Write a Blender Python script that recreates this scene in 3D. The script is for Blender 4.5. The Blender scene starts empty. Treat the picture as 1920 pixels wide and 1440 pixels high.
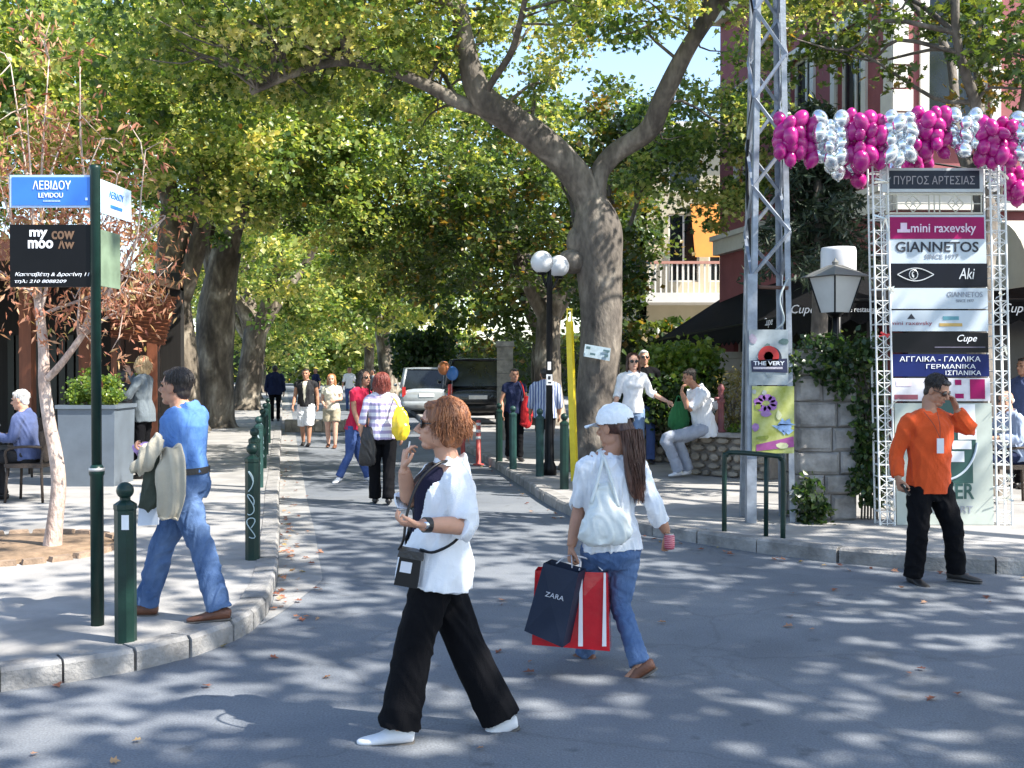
import bpy, math, random
import numpy as np
from mathutils import Vector, Matrix

random.seed(7)
RNG = np.random.default_rng(11)
R = math.radians
scene = bpy.context.scene
col = scene.collection

# ------------------------------------------------------------------ camera
F = 2059.0            # focal length in photograph pixels (1920 wide)
CAMH = 1.72
PITCH = math.atan(30 / F)
cam_d = bpy.data.cameras.new('camera')
cam_d.sensor_width = 36
cam_d.lens = 36 * F / 1920
cam_d.clip_end = 3000
cam_d.clip_start = 0.05
cam = bpy.data.objects.new('camera', cam_d)
cam.location = (0, 0, CAMH)
cam.rotation_euler = (math.pi / 2 - PITCH, 0, 0)
col.objects.link(cam)
scene.camera = cam

# ------------------------------------------------------------------ light
SUN = Vector((0.80, -0.34, 0.94)).normalized()
world = bpy.data.worlds.new('World')
scene.world = world
world.use_nodes = True
wn = world.node_tree
sky = wn.nodes.new('ShaderNodeTexSky')
sky.sky_type = 'NISHITA'
sky.sun_disc = False
sky.sun_elevation = math.asin(SUN.z)
sky.sun_rotation = math.atan2(SUN.x, SUN.y)
sky.dust_density = 0.7
sky.ozone_density = 1.0
bg = wn.nodes['Background']
wn.links.new(sky.outputs[0], bg.inputs[0])
bg.inputs[1].default_value = 0.15
sd = bpy.data.lights.new('sun', 'SUN')
sd.energy = 5.0
sd.angle = R(0.53)
sd.color = (1.0, 0.95, 0.86)
sun = bpy.data.objects.new('sun', sd)
sun.rotation_euler = SUN.to_track_quat('Z', 'Y').to_euler()
sun.location = SUN * 40
col.objects.link(sun)
scene.view_settings.view_transform = 'Standard'
scene.view_settings.look = 'None'
scene.view_settings.gamma = 1.0
scene.view_settings.exposure = 1.35
scene.view_settings.use_curve_mapping = False
scene.cycles.max_bounces = 8
scene.cycles.transparent_max_bounces = 8
scene.cycles.use_denoising = True

# ------------------------------------------------------------------ places
CP, SP = math.cos(PITCH), math.sin(PITCH)
def ray(px, py):
    x = (px - 960) / F
    z = (720 - py) / F
    return Vector((x, CP + z * SP, -SP + z * CP))
def at(px, py, Y):
    """world point seen at photograph pixel (px,py) at distance Y"""
    d = ray(px, py)
    t = Y / d.y
    return Vector((d.x * t, Y, CAMH + d.z * t))
def gp(px, py, z=0.0):
    d = ray(px, py)
    t = (z - CAMH) / d.z
    return Vector((d.x * t, d.y * t, z))
PAVE = 0.12

# ------------------------------------------------------------------ object helpers
def tag(o, label=None, cat=None, group=None, kind=None):
    if label: o['label'] = label
    if cat: o['category'] = cat
    if group: o['group'] = group
    if kind: o['kind'] = kind
    return o
def thing(name, label, cat, loc=(0, 0, 0), group=None):
    o = bpy.data.objects.new(name, None)
    o.empty_display_size = 0.1
    o.location = loc
    col.objects.link(o)
    return tag(o, label, cat, group)
def origin_of(o):
    v = Vector((0, 0, 0))
    while o is not None:
        v += o.location
        o = o.parent
    return v
def link_mesh(name, me, mat, parent=None, smooth=False):
    """link a mesh given in world coordinates (re-based on its parents' place)"""
    if parent is not None:
        og = origin_of(parent)
        if og.length > 0:
            me.transform(Matrix.Translation(-og))
    o = bpy.data.objects.new(name, me)
    mats = mat if isinstance(mat, (list, tuple)) else [mat]
    if len(me.materials) == 0:
        for m in mats: me.materials.append(m)
    if smooth:
        me.polygons.foreach_set('use_smooth', np.ones(len(me.polygons), dtype=bool))
    o.parent = parent
    col.objects.link(o)
    return o
def copy_tree(o, loc=None, label=None, parent=None):
    c = o.copy()
    col.objects.link(c)
    c.parent = parent
    if loc is not None: c.location = loc
    if label: c['label'] = label
    for ch in o.children:
        copy_tree(ch, parent=c)
    return c

class MB:
    """collects shapes, then links them as ONE mesh object"""
    def __init__(s):
        s.v = []; s.f = []; s.m = []; s.cm = 0
    def raw(s, V, Fa):
        b = len(s.v)
        s.v.extend([tuple(p) for p in V])
        for f in Fa:
            s.f.append([i + b for i in f]); s.m.append(s.cm)
        return s
    def box(s, c, size, rz=0.0, M=None, taper=1.0):
        hx, hy, hz = size[0] / 2, size[1] / 2, size[2] / 2
        V = []
        for dz in (-1, 1):
            k = taper if dz > 0 else 1.0
            for dx, dy in ((-1, -1), (1, -1), (1, 1), (-1, 1)):
                V.append(Vector((dx * hx * k, dy * hy * k, dz * hz)))
        if M is None: M = Matrix.Rotation(rz, 3, 'Z')
        c = Vector(c)
        V = [M @ p + c for p in V]
        return s.raw(V, [(3, 2, 1, 0), (4, 5, 6, 7), (0, 1, 5, 4), (1, 2, 6, 5), (2, 3, 7, 6), (3, 0, 4, 7)])
    def prism(s, poly, thick):
        """poly: list of world points (planar), extruded by vector thick"""
        n = len(poly); t = Vector(thick)
        V = [Vector(p) for p in poly] + [Vector(p) + t for p in poly]
        Fa = [tuple(range(n - 1, -1, -1)), tuple(range(n, 2 * n))]
        for i in range(n):
            j = (i + 1) % n
            Fa.append((i, j, n + j, n + i))
        return s.raw(V, Fa)
    def quad(s, a, b, c, d):
        return s.raw([a, b, c, d], [(0, 1, 2, 3)])
    def tube(s, pts, rad, n=8, cap=True):
        P = np.array([tuple(p) for p in pts], float)
        r = np.full(len(P), rad, float) if np.isscalar(rad) else np.array(rad, float)
        V, Fa = tube_arr(P, r, n, cap)
        return s.raw(V, Fa)
    def lathe(s, c, prof, n=16, axis='Z', M=None):
        """prof: list of (r, z)"""
        V = []; Fa = []
        c = Vector(c)
        for r_, z in prof:
            for i in range(n):
                a = 2 * math.pi * (i + 0.5) / n
                p = Vector((r_ * math.cos(a), r_ * math.sin(a), z))
                if M is not None: p = M @ p
                V.append(c + p)
        m = len(prof)
        for k in range(m - 1):
            for i in range(n):
                j = (i + 1) % n
                Fa.append((k * n + i, k * n + j, (k + 1) * n + j, (k + 1) * n + i))
        if prof[0][0] > 1e-4: Fa.append(tuple(range(n - 1, -1, -1)))
        if prof[-1][0] > 1e-4: Fa.append(tuple(range((m - 1) * n, m * n)))
        return s.raw(V, Fa)
    def ball(s, c, r, n=14, m=9, M=None):
        if np.isscalar(r): r = (r, r, r)
        V = []; Fa = []
        c = Vector(c)
        for k in range(m + 1):
            th = math.pi * k / m
            for i in range(n):
                a = 2 * math.pi * i / n
                p = Vector((r[0] * math.sin(th) * math.cos(a), r[1] * math.sin(th) * math.sin(a), r[2] * math.cos(th)))
                if M is not None: p = M @ p
                V.append(c + p)
        for k in range(m):
            for i in range(n):
                j = (i + 1) % n
                Fa.append((k * n + j, k * n + i, (k + 1) * n + i, (k + 1) * n + j))
        return s.raw(V, Fa)
    def mesh(s):
        me = bpy.data.meshes.new('m')
        me.from_pydata(s.v, [], s.f)
        if any(s.m): me.polygons.foreach_set('material_index', s.m)
        me.update()
        return me
    def build(s, name, mat, parent=None, smooth=False):
        return link_mesh(name, s.mesh(), mat, parent, smooth)

def frames(P):
    T = np.zeros_like(P)
    T[1:-1] = P[2:] - P[:-2]
    T[0] = P[1] - P[0]; T[-1] = P[-1] - P[-2]
    T /= np.maximum(np.linalg.norm(T, axis=1, keepdims=True), 1e-9)
    return T
def tube_arr(P, r, n=8, cap=True):
    T = frames(P)
    ref = np.array([0.31, 0.17, 0.93]) if abs(T[0, 2]) < 0.8 else np.array([0.93, 0.3, 0.1])
    V = []
    for i in range(len(P)):
        s = ref - T[i] * np.dot(ref, T[i]); s /= max(np.linalg.norm(s), 1e-9)
        o = np.cross(T[i], s)
        ref = s
        a = np.arange(n) * 2 * np.pi / n
        V.append(P[i] + r[i] * (np.cos(a)[:, None] * s + np.sin(a)[:, None] * o))
    V = np.concatenate(V)
    Fa = []
    for k in range(len(P) - 1):
        for i in range(n):
            j = (i + 1) % n
            Fa.append((k * n + i, k * n + j, (k + 1) * n + j, (k + 1) * n + i))
    if cap:
        Fa.append(tuple(range(n - 1, -1, -1)))
        Fa.append(tuple(range((len(P) - 1) * n, len(P) * n)))
    return V, Fa
def catmull(P, k=4):
    P = np.array([tuple(np.atleast_1d(p)) for p in P], float)
    Q = np.vstack([2 * P[0] - P[1], P, 2 * P[-1] - P[-2]])
    out = []
    for i in range(1, len(Q) - 2):
        for t in np.arange(k) / k:
            a, b, c, d = Q[i - 1], Q[i], Q[i + 1], Q[i + 2]
            out.append(0.5 * (2 * b + (c - a) * t + (2 * a - 5 * b + 4 * c - d) * t * t + (3 * b - a - 3 * c + d) * t ** 3))
    out.append(P[-1])
    return np.array(out)

# ------------------------------------------------------------------ materials
MATS = {}
def nd(nt, t, **kw):
    n = nt.nodes.new(t)
    for k, v in kw.items(): setattr(n, k, v)
    return n
def ramp(nt, stops):
    n = nt.nodes.new('ShaderNodeValToRGB')
    e = n.color_ramp.elements
    while len(e) < len(stops): e.new(0.5)
    for el, (p, c) in zip(e, stops):
        el.position = p
        el.color = (c[0], c[1], c[2], 1) if not np.isscalar(c) else (c, c, c, 1)
    return n
def mat(name, c, rough=0.7, var=0.25, scale=6.0, bump=0.0, bscale=40.0, metal=0.0, spec=0.5, c2=None, trans=0.0, coat=0.0, emit=None, stretch=None, detail=6):
    """principled material with procedural colour variation, grain and relief"""
    if name in MATS: return MATS[name]
    m = bpy.data.materials.new(name)
    m.use_nodes = True
    nt = m.node_tree
    b = nt.nodes['Principled BSDF']
    b.inputs['Roughness'].default_value = rough
    b.inputs['Metallic'].default_value = metal
    b.inputs['Specular IOR Level'].default_value = spec
    if coat: b.inputs['Coat Weight'].default_value = coat
    tc = nd(nt, 'ShaderNodeTexCoord')
    vec = tc.outputs['Object']
    if stretch is not None:
        mp = nd(nt, 'ShaderNodeMapping')
        mp.inputs['Scale'].default_value = stretch
        nt.links.new(vec, mp.inputs[0]); vec = mp.outputs[0]
    nz = nd(nt, 'ShaderNodeTexNoise')
    nz.inputs['Scale'].default_value = scale
    nz.inputs['Detail'].default_value = detail
    nz.inputs['Roughness'].default_value = 0.6
    nt.links.new(vec, nz.inputs['Vector'])
    c = tuple(c)
    hi = tuple(min(1, x * (1 + var)) for x in c) if c2 is None else c2
    lo = tuple(x * (1 - var) for x in c) if c2 is None else c
    rp = ramp(nt, [(0.3, lo), (0.7, hi)])
    nt.links.new(nz.outputs['Fac'], rp.inputs[0])
    nt.links.new(rp.outputs[0], b.inputs['Base Color'])
    if bump:
        nb = nd(nt, 'ShaderNodeTexNoise')
        nb.inputs['Scale'].default_value = bscale
        nb.inputs['Detail'].default_value = 5
        nt.links.new(vec, nb.inputs['Vector'])
        bp = nd(nt, 'ShaderNodeBump')
        bp.inputs['Strength'].default_value = bump
        bp.inputs['Distance'].default_value = 0.02
        nt.links.new(nb.outputs['Fac'], bp.inputs['Height'])
        nt.links.new(bp.outputs[0], b.inputs['Normal'])
    if trans:
        b.inputs['Transmission Weight'].default_value = trans
    if emit:
        b.inputs['Emission Color'].default_value = (*emit[0], 1)
        b.inputs['Emission Strength'].default_value = emit[1]
    MATS[name] = m
    return m

def leaf_mat(name, stops, trans_mul=1.6, rough=0.36, tr=0.42):
    m = bpy.data.materials.new(name); m.use_nodes = True
    nt = m.node_tree
    b = nt.nodes['Principled BSDF']; out = nt.nodes['Material Output']
    at_ = nd(nt, 'ShaderNodeAttribute', attribute_name='leaf_rnd')
    rp = ramp(nt, stops)
    nt.links.new(at_.outputs['Fac'], rp.inputs[0])
    nt.links.new(rp.outputs[0], b.inputs['Base Color'])
    b.inputs['Roughness'].default_value = rough
    b.inputs['Specular IOR Level'].default_value = 0.6
    t = nd(nt, 'ShaderNodeBsdfTranslucent')
    mx = nd(nt, 'ShaderNodeMix', data_type='RGBA', blend_type='MULTIPLY')
    mx.inputs[0].default_value = 1.0
    nt.links.new(rp.outputs[0], mx.inputs[6])
    mx.inputs[7].default_value = (trans_mul * 1.3, trans_mul * 1.15, trans_mul * 0.5, 1)
    nt.links.new(mx.outputs[2], t.inputs[0])
    ms = nd(nt, 'ShaderNodeMixShader')
    ms.inputs[0].default_value = tr
    nt.links.new(b.outputs[0], ms.inputs[1]); nt.links.new(t.outputs[0], ms.inputs[2])
    nt.links.new(ms.outputs[0], out.inputs[0])
    return m

def asphalt():
    m = bpy.data.materials.new('asphalt'); m.use_nodes = True
    nt = m.node_tree; b = nt.nodes['Principled BSDF']
    tc = nd(nt, 'ShaderNodeTexCoord')
    n1 = nd(nt, 'ShaderNodeTexNoise'); n1.inputs['Scale'].default_value = 0.7; n1.inputs['Detail'].default_value = 8; n1.inputs['Roughness'].default_value = 0.65
    n2 = nd(nt, 'ShaderNodeTexNoise'); n2.inputs['Scale'].default_value = 90; n2.inputs['Detail'].default_value = 3
    vo = nd(nt, 'ShaderNodeTexVoronoi', feature='DISTANCE_TO_EDGE'); vo.inputs['Scale'].default_value = 0.55
    nw = nd(nt, 'ShaderNodeTexNoise'); nw.inputs['Scale'].default_value = 2.2; nw.inputs['Detail'].default_value = 6
    for n in (n1, n2, nw): nt.links.new(tc.outputs['Object'], n.inputs['Vector'])
    va = nd(nt, 'ShaderNodeVectorMath', operation='MULTIPLY_ADD')
    va.inputs[1].default_value = (0.5, 0.5, 0.5)
    nt.links.new(nw.outputs['Color'], va.inputs[0]); nt.links.new(tc.outputs['Object'], va.inputs[2])
    nt.links.new(va.outputs[0], vo.inputs['Vector'])
    r1 = ramp(nt, [(0.3, (0.115, 0.128, 0.148)), (0.5, (0.152, 0.166, 0.188)), (0.72, (0.20, 0.212, 0.228))])
    nt.links.new(n1.outputs['Fac'], r1.inputs[0])
    r2 = ramp(nt, [(0.3, 0.72), (0.7, 1.2)])
    nt.links.new(n2.outputs['Fac'], r2.inputs[0])
    mx = nd(nt, 'ShaderNodeMix', data_type='RGBA', blend_type='MULTIPLY'); mx.inputs[0].default_value = 1
    nt.links.new(r1.outputs[0], mx.inputs[6]); nt.links.new(r2.outputs[0], mx.inputs[7])
    r3 = ramp(nt, [(0.0, 0.55), (0.012, 1.0)])
    nt.links.new(vo.outputs['Distance'], r3.inputs[0])
    m3 = nd(nt, 'ShaderNodeMix', data_type='RGBA', blend_type='MULTIPLY'); m3.inputs[0].default_value = 0.4
    nt.links.new(mx.outputs[2], m3.inputs[6]); nt.links.new(r3.outputs[0], m3.inputs[7])
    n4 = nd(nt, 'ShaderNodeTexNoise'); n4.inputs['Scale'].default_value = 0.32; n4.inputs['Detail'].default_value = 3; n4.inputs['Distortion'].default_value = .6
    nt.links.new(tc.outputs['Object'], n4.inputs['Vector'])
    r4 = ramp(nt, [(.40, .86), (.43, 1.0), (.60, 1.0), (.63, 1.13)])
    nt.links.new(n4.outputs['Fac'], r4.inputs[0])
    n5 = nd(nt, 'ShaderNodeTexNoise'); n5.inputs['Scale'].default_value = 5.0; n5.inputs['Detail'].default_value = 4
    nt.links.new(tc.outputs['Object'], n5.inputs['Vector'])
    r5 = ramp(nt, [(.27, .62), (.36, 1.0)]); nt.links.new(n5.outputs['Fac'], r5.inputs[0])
    m4 = nd(nt, 'ShaderNodeMix', data_type='RGBA', blend_type='MULTIPLY'); m4.inputs[0].default_value = 1
    m5 = nd(nt, 'ShaderNodeMix', data_type='RGBA', blend_type='MULTIPLY'); m5.inputs[0].default_value = 1
    nt.links.new(m3.outputs[2], m4.inputs[6]); nt.links.new(r4.outputs[0], m4.inputs[7])
    nt.links.new(m4.outputs[2], m5.inputs[6]); nt.links.new(r5.outputs[0], m5.inputs[7])
    nt.links.new(m5.outputs[2], b.inputs['Base Color'])
    b.inputs['Roughness'].default_value = 0.8
    bp = nd(nt, 'ShaderNodeBump'); bp.inputs['Strength'].default_value = 0.35; bp.inputs['Distance'].default_value = 0.01
    nt.links.new(n2.outputs['Fac'], bp.inputs['Height']); nt.links.new(bp.outputs[0], b.inputs['Normal'])
    return m

def bark(name, cols, scale=5.0):
    m = bpy.data.materials.new(name); m.use_nodes = True
    nt = m.node_tree; b = nt.nodes['Principled BSDF']
    tc = nd(nt, 'ShaderNodeTexCoord')
    mp = nd(nt, 'ShaderNodeMapping'); mp.inputs['Scale'].default_value = (1, 1, 0.45)
    nt.links.new(tc.outputs['Object'], mp.inputs[0])
    n1 = nd(nt, 'ShaderNodeTexNoise'); n1.inputs['Scale'].default_value = scale; n1.inputs['Detail'].default_value = 5; n1.inputs['Distortion'].default_value = 0.8
    n2 = nd(nt, 'ShaderNodeTexNoise'); n2.inputs['Scale'].default_value = scale * 6; n2.inputs['Detail'].default_value = 6
    nt.links.new(mp.outputs[0], n1.inputs['Vector']); nt.links.new(mp.outputs[0], n2.inputs['Vector'])
    k = len(cols)
    r1 = ramp(nt, [(0.32 + 0.36 * i / (k - 1), c) for i, c in enumerate(cols)])
    nt.links.new(n1.outputs['Fac'], r1.inputs[0])
    r2 = ramp(nt, [(0.3, 0.6), (0.7, 1.15)])
    nt.links.new(n2.outputs['Fac'], r2.inputs[0])
    mx = nd(nt, 'ShaderNodeMix', data_type='RGBA', blend_type='MULTIPLY'); mx.inputs[0].default_value = 1
    nt.links.new(r1.outputs[0], mx.inputs[6]); nt.links.new(r2.outputs[0], mx.inputs[7])
    nt.links.new(mx.outputs[2], b.inputs['Base Color'])
    b.inputs['Roughness'].default_value = 0.85
    bp = nd(nt, 'ShaderNodeBump'); bp.inputs['Strength'].default_value = 0.8; bp.inputs['Distance'].default_value = 0.03
    nt.links.new(n2.outputs['Fac'], bp.inputs['Height']); nt.links.new(bp.outputs[0], b.inputs['Normal'])
    return m

def stripes(name, c1, c2, freq, axis=2, rough=0.75, warp=0.0, duty=0.5):
    m = bpy.data.materials.new(name); m.use_nodes = True
    nt = m.node_tree; b = nt.nodes['Principled BSDF']
    tc = nd(nt, 'ShaderNodeTexCoord')
    w = nd(nt, 'ShaderNodeTexWave', bands_direction='XYZ'[axis])
    w.inputs['Scale'].default_value = freq
    w.inputs['Distortion'].default_value = warp
    nt.links.new(tc.outputs['Object'], w.inputs['Vector'])
    rp = ramp(nt, [(duty - 0.06, c1), (duty + 0.06, c2)])
    nt.links.new(w.outputs['Fac'], rp.inputs[0]); nt.links.new(rp.outputs[0], b.inputs['Base Color'])
    b.inputs['Roughness'].default_value = rough
    return m

def crumple(m, strength=.22, scale=7.0):
    nt = m.node_tree; b = nt.nodes['Principled BSDF']
    tc = nd(nt, 'ShaderNodeTexCoord'); mp = nd(nt, 'ShaderNodeMapping'); mp.inputs['Scale'].default_value = (1, 1, .6); mp.inputs['Rotation'].default_value = (.3, .5, 0)
    n = nd(nt, 'ShaderNodeTexNoise'); n.inputs['Scale'].default_value = scale; n.inputs['Detail'].default_value = 3; n.inputs['Distortion'].default_value = 1.6
    nt.links.new(tc.outputs['Object'], mp.inputs[0]); nt.links.new(mp.outputs[0], n.inputs['Vector'])
    rp = ramp(nt, [(.30, 0.0), (.5, 1.0), (.70, 0.0)])
    nt.links.new(n.outputs['Fac'], rp.inputs[0])
    bp = nd(nt, 'ShaderNodeBump'); bp.inputs['Strength'].default_value = strength; bp.inputs['Distance'].default_value = .012
    nt.links.new(rp.outputs[0], bp.inputs['Height'])
    old = b.inputs['Normal'].links
    if old: nt.links.new(old[0].from_socket, bp.inputs['Normal'])
    nt.links.new(bp.outputs[0], b.inputs['Normal'])
    return m

def cloth(name, c, rough=0.85, var=0.12, weave=0.25):
    if name in MATS: return MATS[name]
    m = mat(name, c, rough, var, 9.0, weave, 220.0, spec=0.12)
    b = m.node_tree.nodes['Principled BSDF']
    b.inputs['Sheen Weight'].default_value = 0.1 if max(c) > .08 else 0.0
    crumple(m)
    return m

def text(s, pos, height, m, parent, width=None, name='lettering', right=(1, 0, 0), up=(0, 0, 1), extrude=0.0015, align='CENTER', shear=0.0, bold=0.0):
    cu = bpy.data.curves.new('t', 'FONT')
    cu.body = s; cu.align_x = align; cu.align_y = 'CENTER'; cu.shear = shear
    cu.extrude = 0.001; cu.resolution_u = 3; cu.offset = bold
    ob = bpy.data.objects.new('t', cu); col.objects.link(ob)
    dg = bpy.context.evaluated_depsgraph_get()
    me = bpy.data.meshes.new_from_object(ob.evaluated_get(dg))
    bpy.data.objects.remove(ob); bpy.data.curves.remove(cu)
    n = len(me.vertices)
    co = np.zeros(n * 3); me.vertices.foreach_get('co', co); co = co.reshape(-1, 3)
    if n == 0: return None
    lo, hi = co.min(0), co.max(0)
    kx = ky = height / max(hi[1] - lo[1], 1e-6)
    if width: kx = width / max(hi[0] - lo[0], 1e-6)
    ctr = (lo + hi) / 2
    if align == 'LEFT': ctr[0] = lo[0]
    L = co - ctr
    r_, u_ = np.array(Vector(right).normalized()), np.array(Vector(up).normalized())
    nrm = np.cross(r_, u_)
    W = np.array(pos) + L[:, :1] * kx * r_ + L[:, 1:2] * ky * u_ + (L[:, 2:3] / 0.001) * extrude * nrm
    me.vertices.foreach_set('co', W.ravel()); me.update()
    return link_mesh(name, me, m, parent)
# ================================================================== the setting
M_asph = asphalt()
M_pave = mat('pavement_concrete', (0.285, 0.275, 0.265), 0.85, 0.26, 1.6, 0.25, 60, detail=9)
M_kerb = mat('kerb_stone', (0.25, 0.24, 0.23), 0.85, 0.45, 4.0, 0.7, 34)
M_gutter = mat('gutter_concrete', (0.26, 0.256, 0.25), 0.85, 0.3, 3.0, 0.3, 70)
M_soil = mat('dry_soil', (0.20, 0.135, 0.085), 0.95, 0.4, 9, 0.6, 30)

g = MB(); g.quad((-900, -300, 0), (900, -300, 0), (900, 1600, 0), (-900, 1600, 0))
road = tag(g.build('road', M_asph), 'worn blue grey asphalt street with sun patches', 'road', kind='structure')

LK = catmull([(-30, -9.0), (-14, -0.9), (-6, 3.75), (-3.6, 5.28), (-2.71, 5.8), (-2.33, 6.05), (-2.0, 6.36), (-1.76, 6.85), (-1.70, 7.5), (-1.86, 8.64), (-2.10, 9.84), (-2.46, 11.6), (-3.02, 14.2), (-3.6, 17.0), (-4.40, 20.8), (-6.3, 30), (-8.8, 42), (-15.1, 72), (-25.2, 120)], 10)
RK = catmull([(-17.5, 130), (-10.6, 85), (-4.5, 46), (-2.0, 29), (-0.43, 19.67), (0.1, 16.2), (0.63, 12.88), (1.30, 11.45), (1.95, 10.57), (2.58, 9.9), (3.3, 9.4), (4.3, 9.1), (6.5, 9.02), (12, 9.0), (60, 8.9)], 10)
def offset2(P, d):
    T = np.zeros_like(P); T[1:-1] = P[2:] - P[:-2]; T[0] = P[1] - P[0]; T[-1] = P[-1] - P[-2]
    T /= np.linalg.norm(T, axis=1, keepdims=True)
    N = np.stack([-T[:, 1], T[:, 0]], 1)       # left of travel
    return P + N * d
KW = 0.17
def pavement(P, sgn, far, name, label):
    inner = offset2(P, sgn * (KW + 0.004))
    V = [(p[0], p[1], PAVE) for p in inner] + [(far, inner[-1][1], PAVE), (far, inner[0][1], PAVE)]
    b = MB(); b.raw(V, [tuple(range(len(V)))])
    o = b.build(name, M_pave)
    return tag(o, label, 'pavement', kind='structure')
pave_l = pavement(LK, 1, -90, 'pavement_left', 'pale concrete pavement in front of the cafe')
pave_r = pavement(RK, 1, 90, 'pavement_right', 'pale pavement around the sign tower and plane tree')

def arc_table(P):
    d = np.linalg.norm(np.diff(P, axis=0), axis=1)
    return np.concatenate([[0], np.cumsum(d)])
def samp(P, S, s):
    return np.array([np.interp(s, S, P[:, 0]), np.interp(s, S, P[:, 1])])
def kerb(P, sgn, name, label, near_pred):
    S = arc_table(P)
    root = thing(name, label, 'kerb', (0, 0, 0)); root['kind'] = 'structure'
    s = 0.0; rest = MB(); cnt = 0
    Q = offset2(P, sgn * KW)
    while s < S[-1] - 0.3:
        p = samp(P, S, s)
        near = near_pred(p)
        L = random.uniform(0.3, 0.46) if near == 2 else (random.uniform(0.6, 0.85) if near else 6.0)
        e = min(s + L, S[-1])
        gap = 0.008 if near else 0.0
        a, b_ = samp(P, S, s + gap), samp(P, S, e - gap)
        c_, d = samp(Q, S, e - gap), samp(Q, S, s + gap)
        j = (lambda k: random.uniform(-k, k)) if near else (lambda k: 0.0)
        h = PAVE + 0.012 + j(0.006)
        bev = 0.022
        def inn(p1, p2, k): return p1 + (p2 - p1) * (k / max(np.linalg.norm(p2 - p1), 1e-6))
        a += np.array([j(0.006), j(0.006)]); b_ += np.array([j(0.006), j(0.006)])
        V = [(*a, -0.05), (*b_, -0.05), (*c_, -0.05), (*d, -0.05),
             (*a, h - bev), (*b_, h - bev + j(0.006)), (*c_, h - 0.004), (*d, h - 0.004),
             (*inn(a, d, bev), h), (*inn(b_, c_, bev), h + j(0.004))]
        # travel a->b, stone lies to the left of travel for sgn=+1
        Fa = [(0, 1, 5, 4), (4, 5, 9, 8), (8, 9, 6, 7), (2, 3, 7, 6), (1, 2, 6, 9, 5), (3, 0, 4, 8, 7)]
        if near and cnt < 290:
            m_ = MB(); m_.raw(V, Fa); m_.build('kerb_stone', M_kerb, root); cnt += 1
        else:
            rest.raw(V, Fa)
        s = e
    o = rest.build('kerb_run', M_kerb, root)
    return root
kerb(LK, 1, 'kerb_left', 'pale stone kerb edging the cafe pavement',
     lambda p: 2 if (-4.5 < p[0] < -1.6 and 4.5 < p[1] < 7.6) else (1 if (p[0] > -5.5 and 3 < p[1] < 28) else 0))
kerb(RK, 1, 'kerb_right', 'pale stone kerb curving round the plane tree corner',
     lambda p: 1 if (p[1] < 30 and p[0] < 6.5) else 0)
# concrete gutter channel along the left kerb
g = MB()
sel = LK[(LK[:, 1] > 7.3) & (LK[:, 1] < 100)]
A = offset2(sel, -0.005); B = offset2(sel, -0.36)
kk = np.clip((sel[:, 1] - 7.3) / 1.5, 0.03, 1)[:, None]; B = A + (B - A) * kk
for i in range(len(sel) - 1):
    g.quad((*A[i], 0.004), (*B[i], 0.004), (*B[i + 1], 0.004), (*A[i + 1], 0.004))
tag(g.build('gutter', M_gutter), 'pale concrete gutter strip beside the cafe kerb', 'gutter', kind='structure')

# ================================================================== foliage
LEAF_LOBED = (np.array([(0, 0, 0), (0.12, 0.42, 0.10), (0.34, 0.22, 0.05), (0.55, 0.52, 0.14), (0.60, 0.18, 0.04), (1.0, 0.0, -0.06),
                        (0.12, -0.42, 0.10), (0.34, -0.22, 0.05), (0.55, -0.52, 0.14), (0.60, -0.18, 0.04)]),
              [(0, 5, 4, 3, 2, 1), (0, 6, 7, 8, 9, 5)])
LEAF_MID = (np.array([(0, 0, 0), (.22, .40, .1), (.68, .34, .1), (1.0, 0, -.06), (.22, -.40, .1), (.68, -.34, .1)]), [(0, 3, 2, 1), (0, 4, 5, 3)])
LEAF_PLAIN = (np.array([(0, 0, 0), (0.45, 0.40, 0.10), (1.0, 0.0, -0.05), (0.45, -0.40, 0.10)]), [(0, 2, 1), (0, 3, 2)])
LEAF_NARROW = (np.array([(0, 0, 0), (0.4, 0.13, 0.04), (1.0, 0.0, -0.05), (0.4, -0.13, 0.04)]), [(0, 2, 1), (0, 3, 2)])

def leaves_mesh(pos, size, tmpl, up=1.0, spread=0.8, rng=RNG, droop=0.0, rnd=None):
    T, Fa = tmpl
    n = len(pos)
    nrm = rng.normal(0, spread, (n, 3)) + np.array([0, 0, up])
    nrm /= np.linalg.norm(nrm, axis=1, keepdims=True)
    t = rng.normal(0, 1, (n, 3)); t[:, 2] -= droop
    t -= nrm * (t * nrm).sum(1, keepdims=True)
    t /= np.maximum(np.linalg.norm(t, axis=1, keepdims=True), 1e-6)
    b = np.cross(nrm, t)
    s = (size * rng.uniform(0.6, 1.25, n))[:, None, None]
    V = pos[:, None, :] + s * (T[None, :, 0:1] * t[:, None, :] + T[None, :, 1:2] * b[:, None, :] + T[None, :, 2:3] * nrm[:, None, :])
    nv = len(T)
    V = V.reshape(-1, 3)
    me = bpy.data.meshes.new('leaves')
    loops = []; starts = []; k = 0
    base = (np.arange(n) * nv)[:, None]
    idx = np.concatenate([np.array(f) for f in Fa])
    L = (base + idx[None, :]).ravel()
    lens = np.array([len(f) for f in Fa])
    st = np.concatenate([[0], np.cumsum(lens)])
    S = ((np.arange(n) * st[-1])[:, None] + st[:-1][None, :]).ravel()
    me.vertices.add(len(V)); me.vertices.foreach_set('co', V.ravel())
    me.loops.add(len(L)); me.loops.foreach_set('vertex_index', L.astype(np.int32))
    me.polygons.add(len(S)); me.polygons.foreach_set('loop_start', S.astype(np.int32))
    me.update(calc_edges=True)
    if rnd is None: rnd = rng.uniform(0, 1, n)
    a = me.attributes.new('leaf_rnd', 'FLOAT', 'POINT')
    a.data.foreach_set('value', np.repeat(rnd, nv).astype(np.float32))
    return me
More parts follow.
